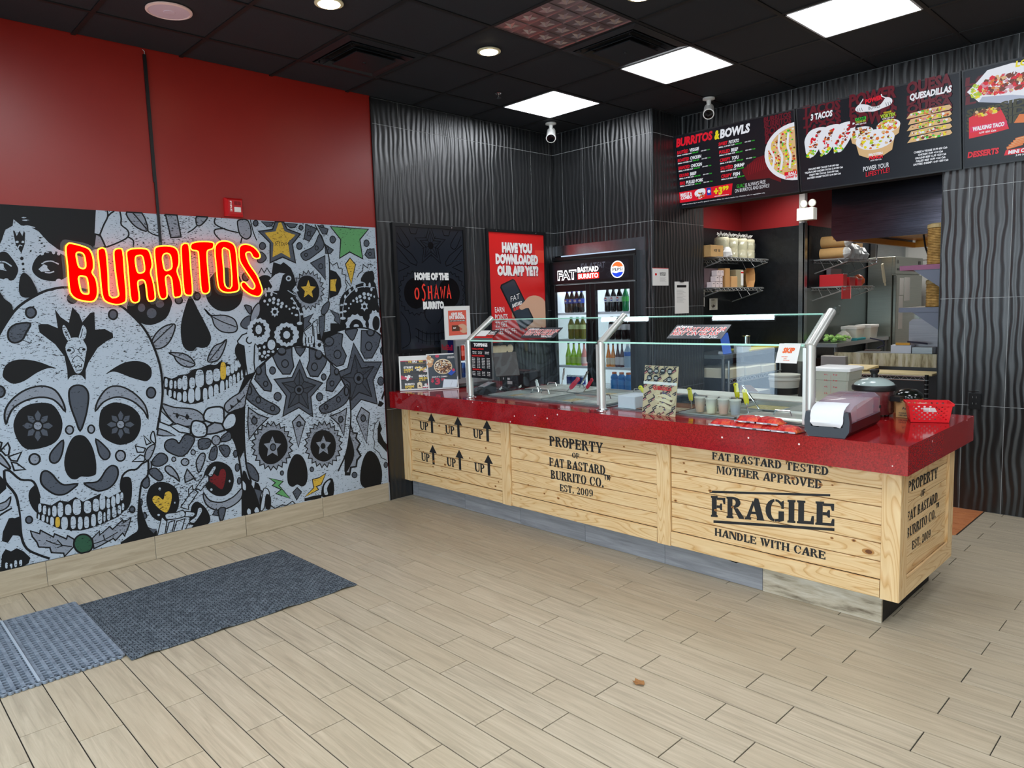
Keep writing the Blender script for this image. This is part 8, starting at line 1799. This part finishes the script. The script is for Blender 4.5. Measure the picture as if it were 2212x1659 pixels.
def bagged(x, y, z, r, h, lb):
    t = thing('bagged_bowl_stack', lb, 'bowls', (x, y, z), 'bagged bowl stacks on the upper left shelf'); n = 8; prof = []
    for k in range(n): prof += [(r, k*h/n+.002), (r*.97, (k+1)*h/n-.003)]
    MB().lathe((x, y, z), [(r*.8, 0)]+prof+[(r*.9, h+.004), (r*.5, h+.006)], 22).build('bowls', CREAM, t, True); R = random.Random(int(y*100)); rings = []
    for k in range(9):
        zz = z+(h+.03)*k/8; rr = r*1.05+.006*math.sin(k*1.7); rr = rr if k < 7 else r*(.9 if k == 7 else .35); rings.append([(x+(rr+R.uniform(-.006, .006))*math.cos(2*PI*j/18), y+(rr+R.uniform(-.006, .006))*math.sin(2*PI*j/18), zz) for j in range(18)])
    MB().loft(rings).build('bag', BAGF, t)
    q = MB()
    for k in range(7): a_ = k*.9; q.tube([(x+.03*math.cos(a_), y+.03*math.sin(a_), z+h+.02), (x+.05*math.cos(a_+.6), y+.05*math.sin(a_+.6), z+h+.045+.01*(k % 3)), (x+.02*math.cos(a_+1), y+.02*math.sin(a_+1), z+h+.035)], .004, 4)
    q.build('bag_knot', M_('bag_white', '#dedede', .35), t); return t
for i, (x, y, n_) in enumerate([(1.13, 3.40, 'leftmost'), (1.13, 3.575, 'second'), (1.14, 3.755, 'third'), (1.13, 3.93, 'rightmost')]): bagged(x, y, 1.98, .074, .20, n_+' plastic-bagged stack of cream bowls on the upper shelf')
t = thing('cardboard_box', 'brown printed cardboard box at the left of the upper kitchen shelf', 'box', (1.1, 3.1, 1.98)); MB().bbox(1.0, 2.985, 1.979, 1.25, 3.22, 2.09, .002).build('carton', CARD, t); s_ = Sheet((1.2505, 2.985, 1.979), (0, 1, 0), (0, 0, 1)); s_.text(CH, '91227', .06, .05, .06, .02, 0, .03); s_.text(CH, 'SZK', .14, .05, .04, .02, 0, .03); s_.build('print', t)
t = thing('plastic_bag', 'scrunched white plastic bag in front of the bowl stacks', 'bag', (1.26, 3.33, 1.98)); R = random.Random(3); rings = [[(1.245+(.035*w_+R.uniform(-.006, .006))*math.cos(j*.6), 3.30+(.075*w_+R.uniform(-.01, .01))*math.sin(j*.6), 1.979+z) for j in range(10)] for z, w_ in ((0, .9), (.02, 1.1), (.05, 1), (.08, .8), (.10, .4))]; MB().loft(rings).build('bag', M_('bag_white', '#dedede', .35), t)
PCUP = M_('pale_pink_cup', '#d8c8c8', .5); k = 0
t = thing('cup_carton', 'open dark carton of boxed cups on the lower kitchen shelf', 'box', (1.1, 3.1, 1.69)); MB().box(.98, 2.97, 1.684, 1.19, 3.22, 1.87).build('carton', M_('mauve_card', '#5a484c', .7), t)
CP = [(3.03, 0), (3.10, 0), (3.17, 0), (3.10, 1), (3.17, 1), (3.19, 2), (3.12, 2)]
for i, (y, lv) in enumerate(CP):
    t = thing('small_white_box', ['bottom', 'middle', 'top'][lv]+' pale pink folded box, '+['left', 'centre', 'right', 'left', 'right', 'right', 'left'][i]+' of the lower shelf pile', 'box', (1.22, y, 1.684+lv*.055), 'pale pink boxes on the lower left kitchen shelf'); MB().bbox(1.195, y-.030, 1.684+lv*.056, 1.255, y+.030, 1.684+lv*.056+.052, .003).build('box', PCUP, t); MB().box(1.2552, y-.01, 1.684+lv*.056+.034, 1.2556, y+.012, 1.684+lv*.056+.040).build('mark', CH, t)
t = thing('kraft_boxes', 'tall brown kraft carton beside the pale pink boxes', 'box', (1.16, 3.3, 1.684)); MB().bbox(1.05, 3.24, 1.684, 1.26, 3.33, 1.87, .002).build('carton', KRAFT, t); MB().bbox(1.20, 3.34, 1.684, 1.27, 3.46, 1.79, .003).build('front_flap', M_('kraft_light', '#c79a66', .8), t)
t = thing('glove_box', 'white slim box with dark red stripe on the lower kitchen shelf', 'box', (1.18, 3.55, 1.684)); MB().bbox(1.08, 3.47, 1.684, 1.25, 3.62, 1.86, .003).build('box', M_('dull_beige', '#9c9478', .6), t); MB().box(1.2505, 3.565, 1.70, 1.252, 3.615, 1.85).build('white_side', PAPER, t); MB().box(1.2522, 3.565, 1.825, 1.253, 3.615, 1.84).build('stripe', PRD, t)
t = thing('kraft_tray', 'brown kraft paper tray standing on edge on the lower shelf', 'tray', (1.15, 3.78, 1.684)); q = MB(); oc = lambda r, x, zc, h: [(x, 3.785+a_*r, zc+b_*h) for a_, b_ in ((-.7, -1), (.7, -1), (1, -.3), (1, .4), (.8, 1), (-.8, 1), (-1, .4), (-1, -.3))]
q.loft([oc(.10, 1.24, 1.782, .096), oc(.062, 1.19, 1.775, .078)], cap=False); q.loft([oc(.062, 1.19, 1.775, .078), oc(.061, 1.188, 1.775, .077)]); q.build('tray', KRAFT, t)
for i, (y, z, w_, h, lb) in enumerate([(3.05, 1.47, .12, .13, 'left food photo sheet pinned under the kitchen shelves'), (3.18, 1.50, .11, .20, 'tall recipe sheet pinned under the kitchen shelves'), (3.45, 1.46, .10, .12, 'right plain sheet pinned under the kitchen shelves')]):
    t = thing('recipe_sheet', lb, 'paper', (.955, y, z), 'recipe sheets pinned in the kitchen'); x_ = .955+i*.002; MB().box(x_, y, z, x_+.002, y+w_*1.6, z+h).build('sheet', PAPER, t); s_ = Sheet((x_+.0022, y, z), (0, 1, 0), (0, 0, 1)); s_.blobs([BRN, CH, BRN], w_*.7, h*.35, w_*.3, h*.15, 8, .012, i); s_.rect(CH, w_*.3, h*.85, w_, h*.9)
    for k in range(5): s_.stroke(CH, [(w_*.3, h*.8-k*.012), (w_*1.2, h*.8-k*.012)], .0012)
    s_.build('print', t)
# right bay goods
def roll(y, z, r, L2, lb, m):
    t = thing('paper_roll', lb, 'roll', (1.8, y, z), 'wrapped rolls on the upper right kitchen shelf'); MB().cyl((1.70, y, z+r), (1.70+L2, y+.02, z+r), r, 18).build('roll', m, t, True); rg_ = [[(1.70+L2+.02*k, y+.02+(r*s1_)*math.cos(j*.7), z+r+(r*s1_)*math.sin(j*.7)) for j in range(9)] for k, s1_ in ((-1, 1.08), (0, 1.1), (1, .8), (2, .35))]; MB().loft(rg_).build('film_end', M_('film_white', '#d8dada', .3, alpha=.8), t)
roll(4.42, 1.95, .055, .26, 'lower kraft roll with film end on the upper right shelf', CARD); roll(4.45, 2.065, .06, .26, 'upper kraft roll with film end on the upper right shelf', CARD)
t = thing('film_bundle', 'heap of clear and white plastic bags on the upper right shelf', 'bags', (1.85, 4.85, 1.95)); R = random.Random(6)
for k in range(4):
    y = 4.62+k*.13; rg_ = [[(1.84+(.11*w_+R.uniform(-.015, .015))*math.cos(2*PI*j/12), y+(.10*w_+R.uniform(-.015, .015))*math.sin(2*PI*j/12), 1.95+z) for j in range(12)] for z, w_ in ((0, 1), (.05, 1.15), (.11-.01*k, 1), (.17-.015*k, .7), (.20-.02*k, .3))]; MB().loft(rg_).build('bag', M_('bag_bluish', '#c6ced0', .35), t)
t = thing('kraft_bag_stack', 'brown paper bags standing at the end of the upper right shelf', 'bags', (1.75, 5.2, 1.95)); MB().bbox(1.66, 5.10, 1.95, 1.80, 5.30, 2.14, .003).build('bags', CARD, t)
t = thing('knife', 'dark knife hanging at the end of the upper right shelf', 'knife', (1.95, 5.3, 1.9)); MB().prism([(0, 0), (.02, .02), (.03, .13), (.0, .16)], (1.96, 5.26, 1.97), Y_, Z_, .003).build('blade', M_('knife_dark', '#1c1c22', .2, .6), t); MB().cyl((1.962, 5.265, 1.90), (1.962, 5.265, 1.97), .008, 8).build('handle', CHROME, t)
t = thing('peeler', 'white handled scraper hanging slanted from the upper right shelf', 'utensil', (1.99, 5.38, 1.75)); MB().obox((2.0, 5.37, 1.80), (.008, 0, 0), (0, .022, .006), (0, .045, -.10)).build('handle', CREAM, t); MB().tube([(1.99, 5.30, 1.95), (1.995, 5.31, 1.90), (2.0, 5.33, 1.885)], .004, 5).build('hook', WIRE, t); MB().obox((2.0, 5.42, 1.70), (.006, 0, 0), (0, .010, .0), (0, .02, -.04)).build('blade', CREAM, t)
for i, (y, z, w_, h, c_, lb) in enumerate([(4.34, 1.665, .10, .12, '#b01820', 'dark red crate at the left of the lower right shelf'), (4.50, 1.665, .16, .09, '#a81620', 'red bin with metal rim on the lower right shelf'), (4.72, 1.665, .12, .07, '#d8202a', 'bright red packet stack on the lower right shelf')]):
    t = thing('red_bin', lb, 'box', (1.85, y, z), 'red bins on the lower right kitchen shelf'); MB().bbox(1.72, y, z, 1.965, y+w_, z+h, .004).build('bin', M_('bin_'+c_, c_, .4), t); MB().tube([(1.968, y, z+h), (1.968, y+w_, z+h)], .004, 6).build('rim_wire', WIRE, t)
t = thing('red_hanging_tray', 'red sheet hanging below the lower right shelf edge', 'tray', (1.97, 4.36, 1.55)); MB().box(1.965, 4.30, 1.53, 1.972, 4.52, 1.655).build('sheet', M_('bin_#b01820', '#b01820', .4), t); MB().box(1.972, 4.515, 1.53, 1.976, 4.522, 1.665).build('pink_edge', M_('pink_edge', '#e8a0a0', .5), t)
for i, (y, r, lb) in enumerate([(4.86, .055, 'smaller orange net bag on the lower right shelf'), (4.97, .065, 'larger orange net bag at the end of the lower right shelf')]):
    t = thing('orange_net_bag', lb, 'bag', (1.87, y, 1.665), 'orange net bags on the lower right kitchen shelf'); MB().lathe((1.88, y, 1.664), [(r*.5, 0), (r, r*.5), (r, r*1.1), (r*.6, r*1.7), (r*.2, r*1.9)], 12).build('bag', noisy('orange_net', [(.3, '#c8441c'), (.7, '#e87a44')], (1, 1, 1), 30, .4), t, True)
t = thing('grey_clipboard', 'pale grey box leaning at the back of the lower right shelf', 'box', (1.72, 4.75, 1.665)); MB().bbox(1.66, 4.66, 1.665, 1.71, 4.95, 1.86, .004).build('box', M_('lilac_grey', '#b4a9ae', .5), t)
# emergency light on the corner post
t = thing('emergency_light', 'white emergency light box with two lamp heads on the corner post', 'emergency light', (1.69, 4.1, 2.33)); MB().bbox(1.615, 4.02, 2.335, 1.785, 4.12, 2.455, .006).build('box', M_('light_box_white', '#cfcfc8', .4), t)
for x in (1.675, 1.755):
    d_ = Vector((.5 if x > 1.7 else .2, -.8, -.15)).normalized(); h_ = MB().lathe((x, 4.06, 2.50), [(.018, -.03), (.034, .0), (.038, .022), (.034, .024)], 16, d_).build('lamp_head', M_('lamp_grey', '#a8a69c', .3, .3), t, True); MB().lathe(Vector((x, 4.06, 2.50))+d_*.022, [(.033, 0), (.03, .004), (.01, .006)], 16, d_).build('lens', M_('lamp_lens', '#e8e6dc', .1), h_, True); MB().cyl((x, 4.06, 2.455), (x, 4.06, 2.49), .008, 8).build('stem', WHT, t)
# hood
t = thing('exhaust_hood', 'big wavy-shining stainless steel exhaust hood above the kitchen line', 'hood', (2.8, 3.3, 2.03))
HD = mat('hood_steel', '#77757d', .16, 1); nt = NT(HD); f_ = nt.noise(nt.co((1, 1, 1.5)), 1.3, 0, .4, .6); nt.bump(f_, .22, .05)
f2_ = nt.noise(nt.co((1.5, 1, 60)), 4, 3); nt.base(nt.ramp(f2_, [(.3, '#5c5a64'), (.7, '#787682')]))
MB().prism([(2.30, 2.09), (2.345, 2.032), (3.43, 2.032), (3.43, 2.75), (2.30, 2.75)], (0, 3.20, 0), X_, Z_, -.012).build('front_panel', HD, t)
MB().box(2.30, 3.212, 2.09, 2.312, 5.3, 2.75).build('side_panel', HD, t)
GOLD = M_('gold_steel', '#c08a3c', .3, .8)  # golden glow under the hood put into the steel colour
MB().box(2.312, 3.212, 2.05, 2.35, 5.3, 2.10).box(2.35, 5.26, 2.05, 3.43, 5.30, 2.12).build('gutter', GOLD, t)
for i in range(5): MB().quadbox([(2.36, 3.3+i*.4, 2.12), (3.42, 3.3+i*.4, 2.12), (3.42, 3.68+i*.4, 2.12), (2.36, 3.68+i*.4, 2.12), (2.36, 3.3+i*.4, 2.13), (3.42, 3.3+i*.4, 2.13), (3.42, 3.68+i*.4, 2.13), (2.36, 3.68+i*.4, 2.13)]).build('baffle', GOLD, t)
area('hood_lamp', (2.85, 4.2, 2.08), (0, 0, 0), .6, .8, 9, (1, .88, .65))
t = thing('wall_papers', 'row of white papers on the far wall above the steel fridge', 'paper', (1.9, 7.28, 2.1)); MB().box(1.66, 7.285, 2.0, 2.6, 7.297, 2.35).build('sheets', PAPER, t)
# fridge
t = thing('kitchen_fridge', 'tall stainless steel kitchen fridge with taped notes on the door', 'fridge', (1.9, 6.3, 0)); SS_ = noisy('fridge_steel', [(0, '#8f948c'), (1, '#a9aea5')], (1, 1, 30), 4, .3, .8)
MB().bbox(1.66, 5.86, .1, 1.93, 6.85, 2.0, .004).build('cabinet', SS_, t); MB().bbox(1.93, 5.86, 1.80, 1.965, 6.85, 2.0, .004).build('grille_panel', SS_, t); MB().box(1.965, 5.92, 1.84, 1.968, 6.7, 1.865).build('vent_slot', M_('slot_dark', '#3c4240', .5), t)
d_ = MB().bbox(1.935, 5.89, .18, 1.97, 6.82, 1.785, .004).build('door', SS_, t); MB().box(1.97, 6.73, .95, 2.0, 6.75, 1.3).build('handle', CHROME, d_)
for nm, y0_, y1_, z0_, z1_ in (('note', 6.0, 6.14, 1.55, 1.75), ('note', 6.17, 6.36, 1.48, 1.76), ('note', 5.98, 6.12, 1.15, 1.54)): MB().box(1.9702, y0_, z0_, 1.972, y1_, z1_).build(nm, PAPER, t)
s_ = Sheet((1.9682, 5.9, 1.9), (0, 1, 0), (0, 0, 1)); s_.rect(PBK, .78, .01, .86, .06); s_.build('badge', t); s_ = Sheet((1.9682, 5.9, 1.9), (0, 1, 0), (0, 0, 1)); s_.rect(PBK, .03, .02, .05, .06); s_.build('badge', t)
# prep tables
def table(x0, x1, y0, y1, z, lb, m=STEEL):
    t = thing('prep_table', lb, 'table', ((x0+x1)/2, (y0+y1)/2, 0), 'steel kitchen prep tables'); MB().bbox(x0, y0, z-.04, x1, y1, z, .003).build('top', m, t); MB().box(x0, y0, .35, x1-.02, y1, .37).build('lower_shelf', DSTEEL, t)
    for x, y in ((x0+.03, y0+.03), (x1-.03, y0+.03), (x0+.03, y1-.03), (x1-.03, y1-.03)): MB().cyl((x, y, 0), (x, y, z-.04), .018, 10).build('leg', STEEL, t)
    return t
table(.955, 1.40, 2.97, 4.12, 1.035, 'steel prep table in the left kitchen bay'); table(1.66, 1.93, 4.30, 5.80, 1.075, 'steel prep table behind the guard post with white tubs')
t = struct(MB().box(1.647, 4.2, 1.10, 1.652, 5.95, 1.655).build('trim_7', M_('steel_panel_green', '#6d7674', .35, .7))); MB().tube([(1.653, 5.0, 1.36), (1.68, 5.0, 1.365), (1.68, 5.0, 1.45), (1.653, 5.0, 1.455)], .005, 6).build('pull', CHROME, t)
for i, (y, lb) in enumerate([(5.0, 'left square white lidded tub on the steel table'), (5.42, 'right square white lidded tub on the steel table')]):
    t = thing('white_tub', lb, 'tub', (1.82, y, 1.076), 'white tubs on the steel table'); rg = lambda s1_, z: [(1.82+a_*s1_, y+b_*s1_*1.35, z) for a_, b_ in ((-.08, -.085), (.08, -.085), (.09, -.075), (.09, .075), (.08, .085), (-.08, .085), (-.09, .075), (-.09, -.075))]
    MB().loft([rg(.85, 1.076), rg(.97, 1.20)]).build('tub', M_('tub_white', '#dcdcd2', .4), t, True); MB().loft([rg(1.02, 1.195), rg(1.04, 1.22), rg(1.0, 1.228)]).build('lid', WHT, t, True)
t = thing('lettuce_bag', 'plastic bag of green lettuce on the steel table', 'vegetables', (1.82, 4.62, 1.076)); R = random.Random(8)
q = MB()
for k in range(26): q.lathe((1.80+R.uniform(-.09, .09), 4.60+R.uniform(-.16, .16), 1.076+R.uniform(0, .05)), [(.02, 0), (.032, .015), (.012, .035)], 6)
o = q.build('lettuce', noisy('lettuce_green', [(.3, '#4f8c30'), (.7, '#a8cf7c')], (1, 1, 1), 40, .5), t); o['kind'] = 'stuff'
MB().lathe((1.82, 4.74, 1.077), [(.08, 0), (.09, .03), (.06, .08), (.02, .11), (.035, .13)], 9).build('bag', M_('film_white', '#d8dada', .3, alpha=.8), t)
t = thing('teal_cloth', 'folded teal cloth in front of the white tubs', 'cloth', (1.9, 4.95, 1.076)); MB().bbox(1.86, 4.84, 1.076, 1.925, 5.10, 1.10, .006).build('cloth', M_('teal_cloth', '#2b8a98', .8), t)
t = thing('black_tote', 'black open tote under the steel table', 'crate', (1.85, 4.5, .86)); MB().loft([[(1.72, 4.32, .80), (1.93, 4.32, .80), (1.93, 4.78, .80), (1.72, 4.78, .80)], [(1.69, 4.28, .92), (1.96, 4.28, .92), (1.96, 4.82, .92), (1.69, 4.82, .92)]]).build('tote', BLK, t); MB().box(1.70, 4.3, .78, 1.94, 5.3, .80).build('shelf_below', STEEL, t)
t = thing('yellow_tray', 'flat bright yellow tray lying on the left prep table', 'tray', (1.2, 3.8, 1.036)); MB().loft([[(1.15, 3.55, 1.036), (1.40, 3.50, 1.036), (1.40, 4.10, 1.036), (1.15, 4.10, 1.036)], [(1.14, 3.54, 1.052), (1.41, 3.49, 1.052), (1.41, 4.11, 1.052), (1.14, 4.11, 1.052)]]).build('tray', M_('tray_yellow', '#f0e010', .4), t)
t = thing('tablet_stand', 'blue-screened tablet on a clear stand on the prep table', 'tablet', (1.25, 3.1, 1.036)); MB().obox((1.34, 3.10, 1.14), (.004, .0, .0), (0, .075, 0), (-.02, 0, .10)).build('screen', M_('tablet_blue', '#3d5fb4', .3, emit=.5), t); MB().obox((1.32, 3.10, 1.05), (.03, 0, 0), (0, .05, 0), (0, 0, .012)).build('foot', M_('pale_grey', '#c0c4c8', .4), t)
t = thing('small_grey_tub', 'small pale grey tub on the prep table', 'tub', (1.30, 3.30, 1.036)); MB().bbox(1.28, 3.36, 1.036, 1.38, 3.54, 1.11, .006).build('tub', M_('pale_grey', '#c0c4c8', .4), t)
t = thing('napkin_cylinder', 'short steel canister on the prep table', 'canister', (1.33, 3.62, 1.036)); MB().lathe((1.28, 3.62, 1.053), [(.04, 0), (.04, .13), (.045, .135), (.04, .14)], 16).build('canister', CHROME, t, True)
t = thing('wire_rack', 'wire rack full of white crates below the left prep table', 'rack', (1.3, 3.5, .8))
MB().tube([(1.44, 2.99, .80), (1.44, 4.08, .80)], .006, 6).tube([(1.44, 2.99, .76), (1.44, 4.08, .76)], .006, 6).tube([(1.44, 2.99+i*.045, .76+.04*(i % 2)) for i in range(25)], .003, 5).build('rail', WIRE, t)
for y in (3.0, 4.07): MB().cyl((1.43, y, .02), (1.43, y, .98), .011, 8).build('post', WIRE, t)
for i in range(3): MB().bbox(1.02, 3.02+i*.34, .805, 1.42, 3.33+i*.34, .90-.01*i, .01).build('crate', M_('cream_sheet', '#cfcab4', .7), t)
t = thing('white_bucket', 'white lidded plastic bucket with black label seen through the right pane', 'bucket', (2.35, 2.3, .55)); MB().lathe((1.98, 3.0, .60), [(.11, 0), (.13, .22), (.136, .225), (.136, .24), (.132, .245), (.132, .26), (.137, .262), (.137, .275)], 24).build('bucket', M_('bucket_white', '#c9c8c0', .5), t, True); MB().lathe((1.98, 3.0, .70), [(.122, 0), (.127, .06)], 24).build('label_band', PBK, t, True); MB().box(1.80, 2.82, .58, 2.2, 3.2, .60).build('shelf_below', DSTEEL, t); MB().cyl((1.82, 3.0, 0), (1.82, 3.0, .58), .015, 8).cyl((2.18, 3.0, 0), (2.18, 3.0, .58), .015, 8).build('legs', DSTEEL, t)
t = thing('open_carton', 'open cardboard carton left of the white bucket', 'box', (1.85, 2.75, .6)); MB().box(1.62, 2.86, .60, 1.80, 3.1, .72).build('carton', M_('pale_carton', '#b9b4a8', .8), t); MB().quadbox([(1.62, 2.86, .72), (1.80, 2.86, .72), (1.80, 2.865, .72), (1.62, 2.865, .72), (1.66, 2.80, .78), (1.76, 2.80, .78), (1.76, 2.805, .78), (1.66, 2.805, .78)]).build('flap', CARD, t); MB().box(1.60, 2.84, .58, 1.80, 3.12, .60).build('shelf_below', DSTEEL, t)
# griddle station at the pass
t = thing('wire_table', 'chrome wire table with tan board beside the right pier', 'table', (2.85, 3.05, 0))
q = MB()
for z in (.915, .885): q.tube([(2.38, 2.90, z), (3.16, 2.90, z)], .005, 6)
q.tube([(2.38+i*.03, 2.90, .885+.03*(i % 2)) for i in range(27)], .003, 5).build('truss_rail', WIRE, t)
q = MB()
for i in range(20): q.box(2.39+i*.04, 2.90, .914, 2.394+i*.04, 3.22, .918)
q.build('wires', WIRE, t); MB().cyl((3.165, 2.90, 0), (3.165, 2.90, .93), .014, 10).build('post', BLK, t); MB().cyl((2.38, 2.90, 0), (2.38, 2.90, .93), .014, 10).build('post', WIRE, t)
q = MB()
for i in range(12): q.lathe((3.165, 2.90, .50+i*.035), [(.0155, 0), (.0155, .006)], 10)
q.build('post_rings', WIRE, t)
t = thing('tan_board', 'long tan cutting board on the wire table', 'cutting board', (2.95, 3.05, .92)); MB().bbox(2.68, 2.905, .92, 3.20, 3.15, .935, .003).build('board', M_('tan_poly', '#cdbb8c', .6), t)
t = thing('folded_card', 'stack of tan folded cardboard sheets on the wire table', 'cardboard', (2.5, 3.0, .92))
for k in range(3): MB().quadbox([(2.42+k*.03, 2.93, .92+.014*k), (2.66+k*.03, 2.91, .92+.014*k), (2.68+k*.03, 3.12, .925+.014*k), (2.44+k*.03, 3.14, .925+.014*k), (2.42+k*.03, 2.93, .928+.014*k), (2.66+k*.03, 2.91, .928+.014*k), (2.68+k*.03, 3.12, .942+.016*k), (2.44+k*.03, 3.14, .942+.016*k)]).build('sheet', M_('tan_poly', '#cdbb8c', .6), t)
t = thing('griddle', 'stained stainless griddle with grease-streaked front below the hood', 'griddle', (2.7, 3.5, .0)); STN_ = noisy('stained_steel', [(.3, '#5c4c2c'), (.5, '#b4ab8c'), (.75, '#cfccc0')], (14, 1, 2), 2.5, .35, .4)
MB().box(2.30, 3.30, .95, 3.12, 3.32, 1.06).build('front', STN_, t); MB().box(2.30, 3.32, 0, 3.12, 3.95, 1.03).build('body', DSTEEL, t); MB().bbox(2.20, 3.25, .90, 2.42, 3.35, 1.03, .004).build('left_box', M_('greasy_grey', '#94908e', .4, .4), t)
MB().prism([(2.86, 1.05), (3.13, 1.05), (3.13, 1.345), (2.89, 1.345), (2.86, 1.32)], (0, 3.46, 0), X_, Z_, -.01).build('splash_panel', noisy('splash_steel', [(0, '#77757a'), (1, '#9a989c')], (1, 1, 40), 3, .35, .9), t); MB().box(3.14, 3.26, .3, 3.19, 3.30, 1.33).build('side_post', M_('grey_white_post', '#a9a9a4', .5), t)
t = thing('steamer_box', 'grey steel tray box with a gold strip on the griddle', 'pan', (2.85, 3.36, 1.06)); MB().bbox(2.76, 3.33, 1.062, 2.92, 3.42, 1.13, .002).build('box', M_('pale_steel', '#b9bcc4', .4, .5), t); MB().box(2.80, 3.325, 1.131, 2.91, 3.345, 1.15).build('strip', GOLD, t); MB().bbox(2.925, 3.33, 1.062, 3.08, 3.42, 1.115, .002).build('second_box', STEEL, t)
t = thing('spatula', 'long-handled dark spatula resting over the griddle edge', 'utensil', (2.62, 3.34, 1.1)); MB().tube([(2.60, 3.30, 1.19), (2.70, 3.32, 1.165), (2.71, 3.33, 1.13), (2.65, 3.34, 1.10)], .006, 6).build('handle', M_('spatula_dark', '#23253a', .4), t); MB().box(2.55, 3.32, 1.075, 2.68, 3.36, 1.085).build('blade', M_('spatula_brown', '#3a2a24', .4), t)
t = thing('pan_handle', 'dark pan handle lying on top of the tray boxes', 'utensil', (2.95, 3.38, 1.13)); MB().tube([(2.88, 3.36, 1.158), (2.95, 3.37, 1.15), (3.03, 3.38, 1.14)], .008, 6).build('handle', M_('spatula_dark', '#23253a', .4), t)
# shelves on the back of the pier with stacked bowls
SH1 = M_('shelf_pink_reflection', '#8a5570', .5, .3); SH2 = M_('shelf_steel', '#666b78', .5, .4)  # upper shelf's pink is a reflection put into the colour
def jamb_shelf(z, m, lb):
    t = thing('bracket_shelf', lb, 'shelf', (3.3, 3.0, z), 'steel bracket shelves behind the pier'); MB().box(2.985, 2.80, z-.036, 3.448, 3.55, z).build('shelf_plate', m, t); MB().prism([(3.08, z-.036), (3.448, z-.036), (3.448, z-.26), (3.26, z-.17)], (0, 2.805, 0), X_, Z_, -.004).build('bracket', SH2, t); return t
jamb_shelf(1.772, SH1, 'upper steel bracket shelf with stacked kraft bowls'); jamb_shelf(1.452, SH2, 'lower steel bracket shelf with stacked kraft bowls')
KB_ = noisy('kraft_bowl_edge', [(.3, '#8f6c34'), (.7, '#c9a25c')], (1, 1, 1), 30, .7)
def bstack(x, y, z, h, lb):
    t = thing('kraft_bowl_stack', lb, 'bowls', (x, y, z), 'kraft bowl stacks on the bracket shelves'); n = int(h/.012); pr = []
    for k in range(n): pr += [(.066, k*.012), (.072, k*.012+.006), (.066, k*.012+.0065)]
    MB().lathe((x, y, z), pr, 20).build('bowls', KB_, t); MB().lathe((x, y, z+n*.012), [(.072, -.004), (.07, .022), (.05, .03)], 20).build('lid', M_('printed_lid', '#b9a06c', .6), t)
bstack(3.215, 2.90, 1.773, .285, 'tall stack of kraft bowls on the upper bracket shelf, left'); bstack(3.345, 3.10, 1.773, .30, 'tall stack of kraft bowls on the upper bracket shelf, right'); bstack(3.20, 2.95, 1.453, .19, 'shorter stack of kraft bowls under the upper bracket shelf')
t = thing('hanging_cable', 'black cable hanging from the hood to the back shelf', 'cable', (3.05, 3.2, 1.9)); MB().tube([(3.02, 3.23, 2.03), (3.03, 3.25, 1.93), (3.05, 3.26, 1.86), (3.06, 3.28, 1.55)], .008, 6).build('cable', BLK, t)
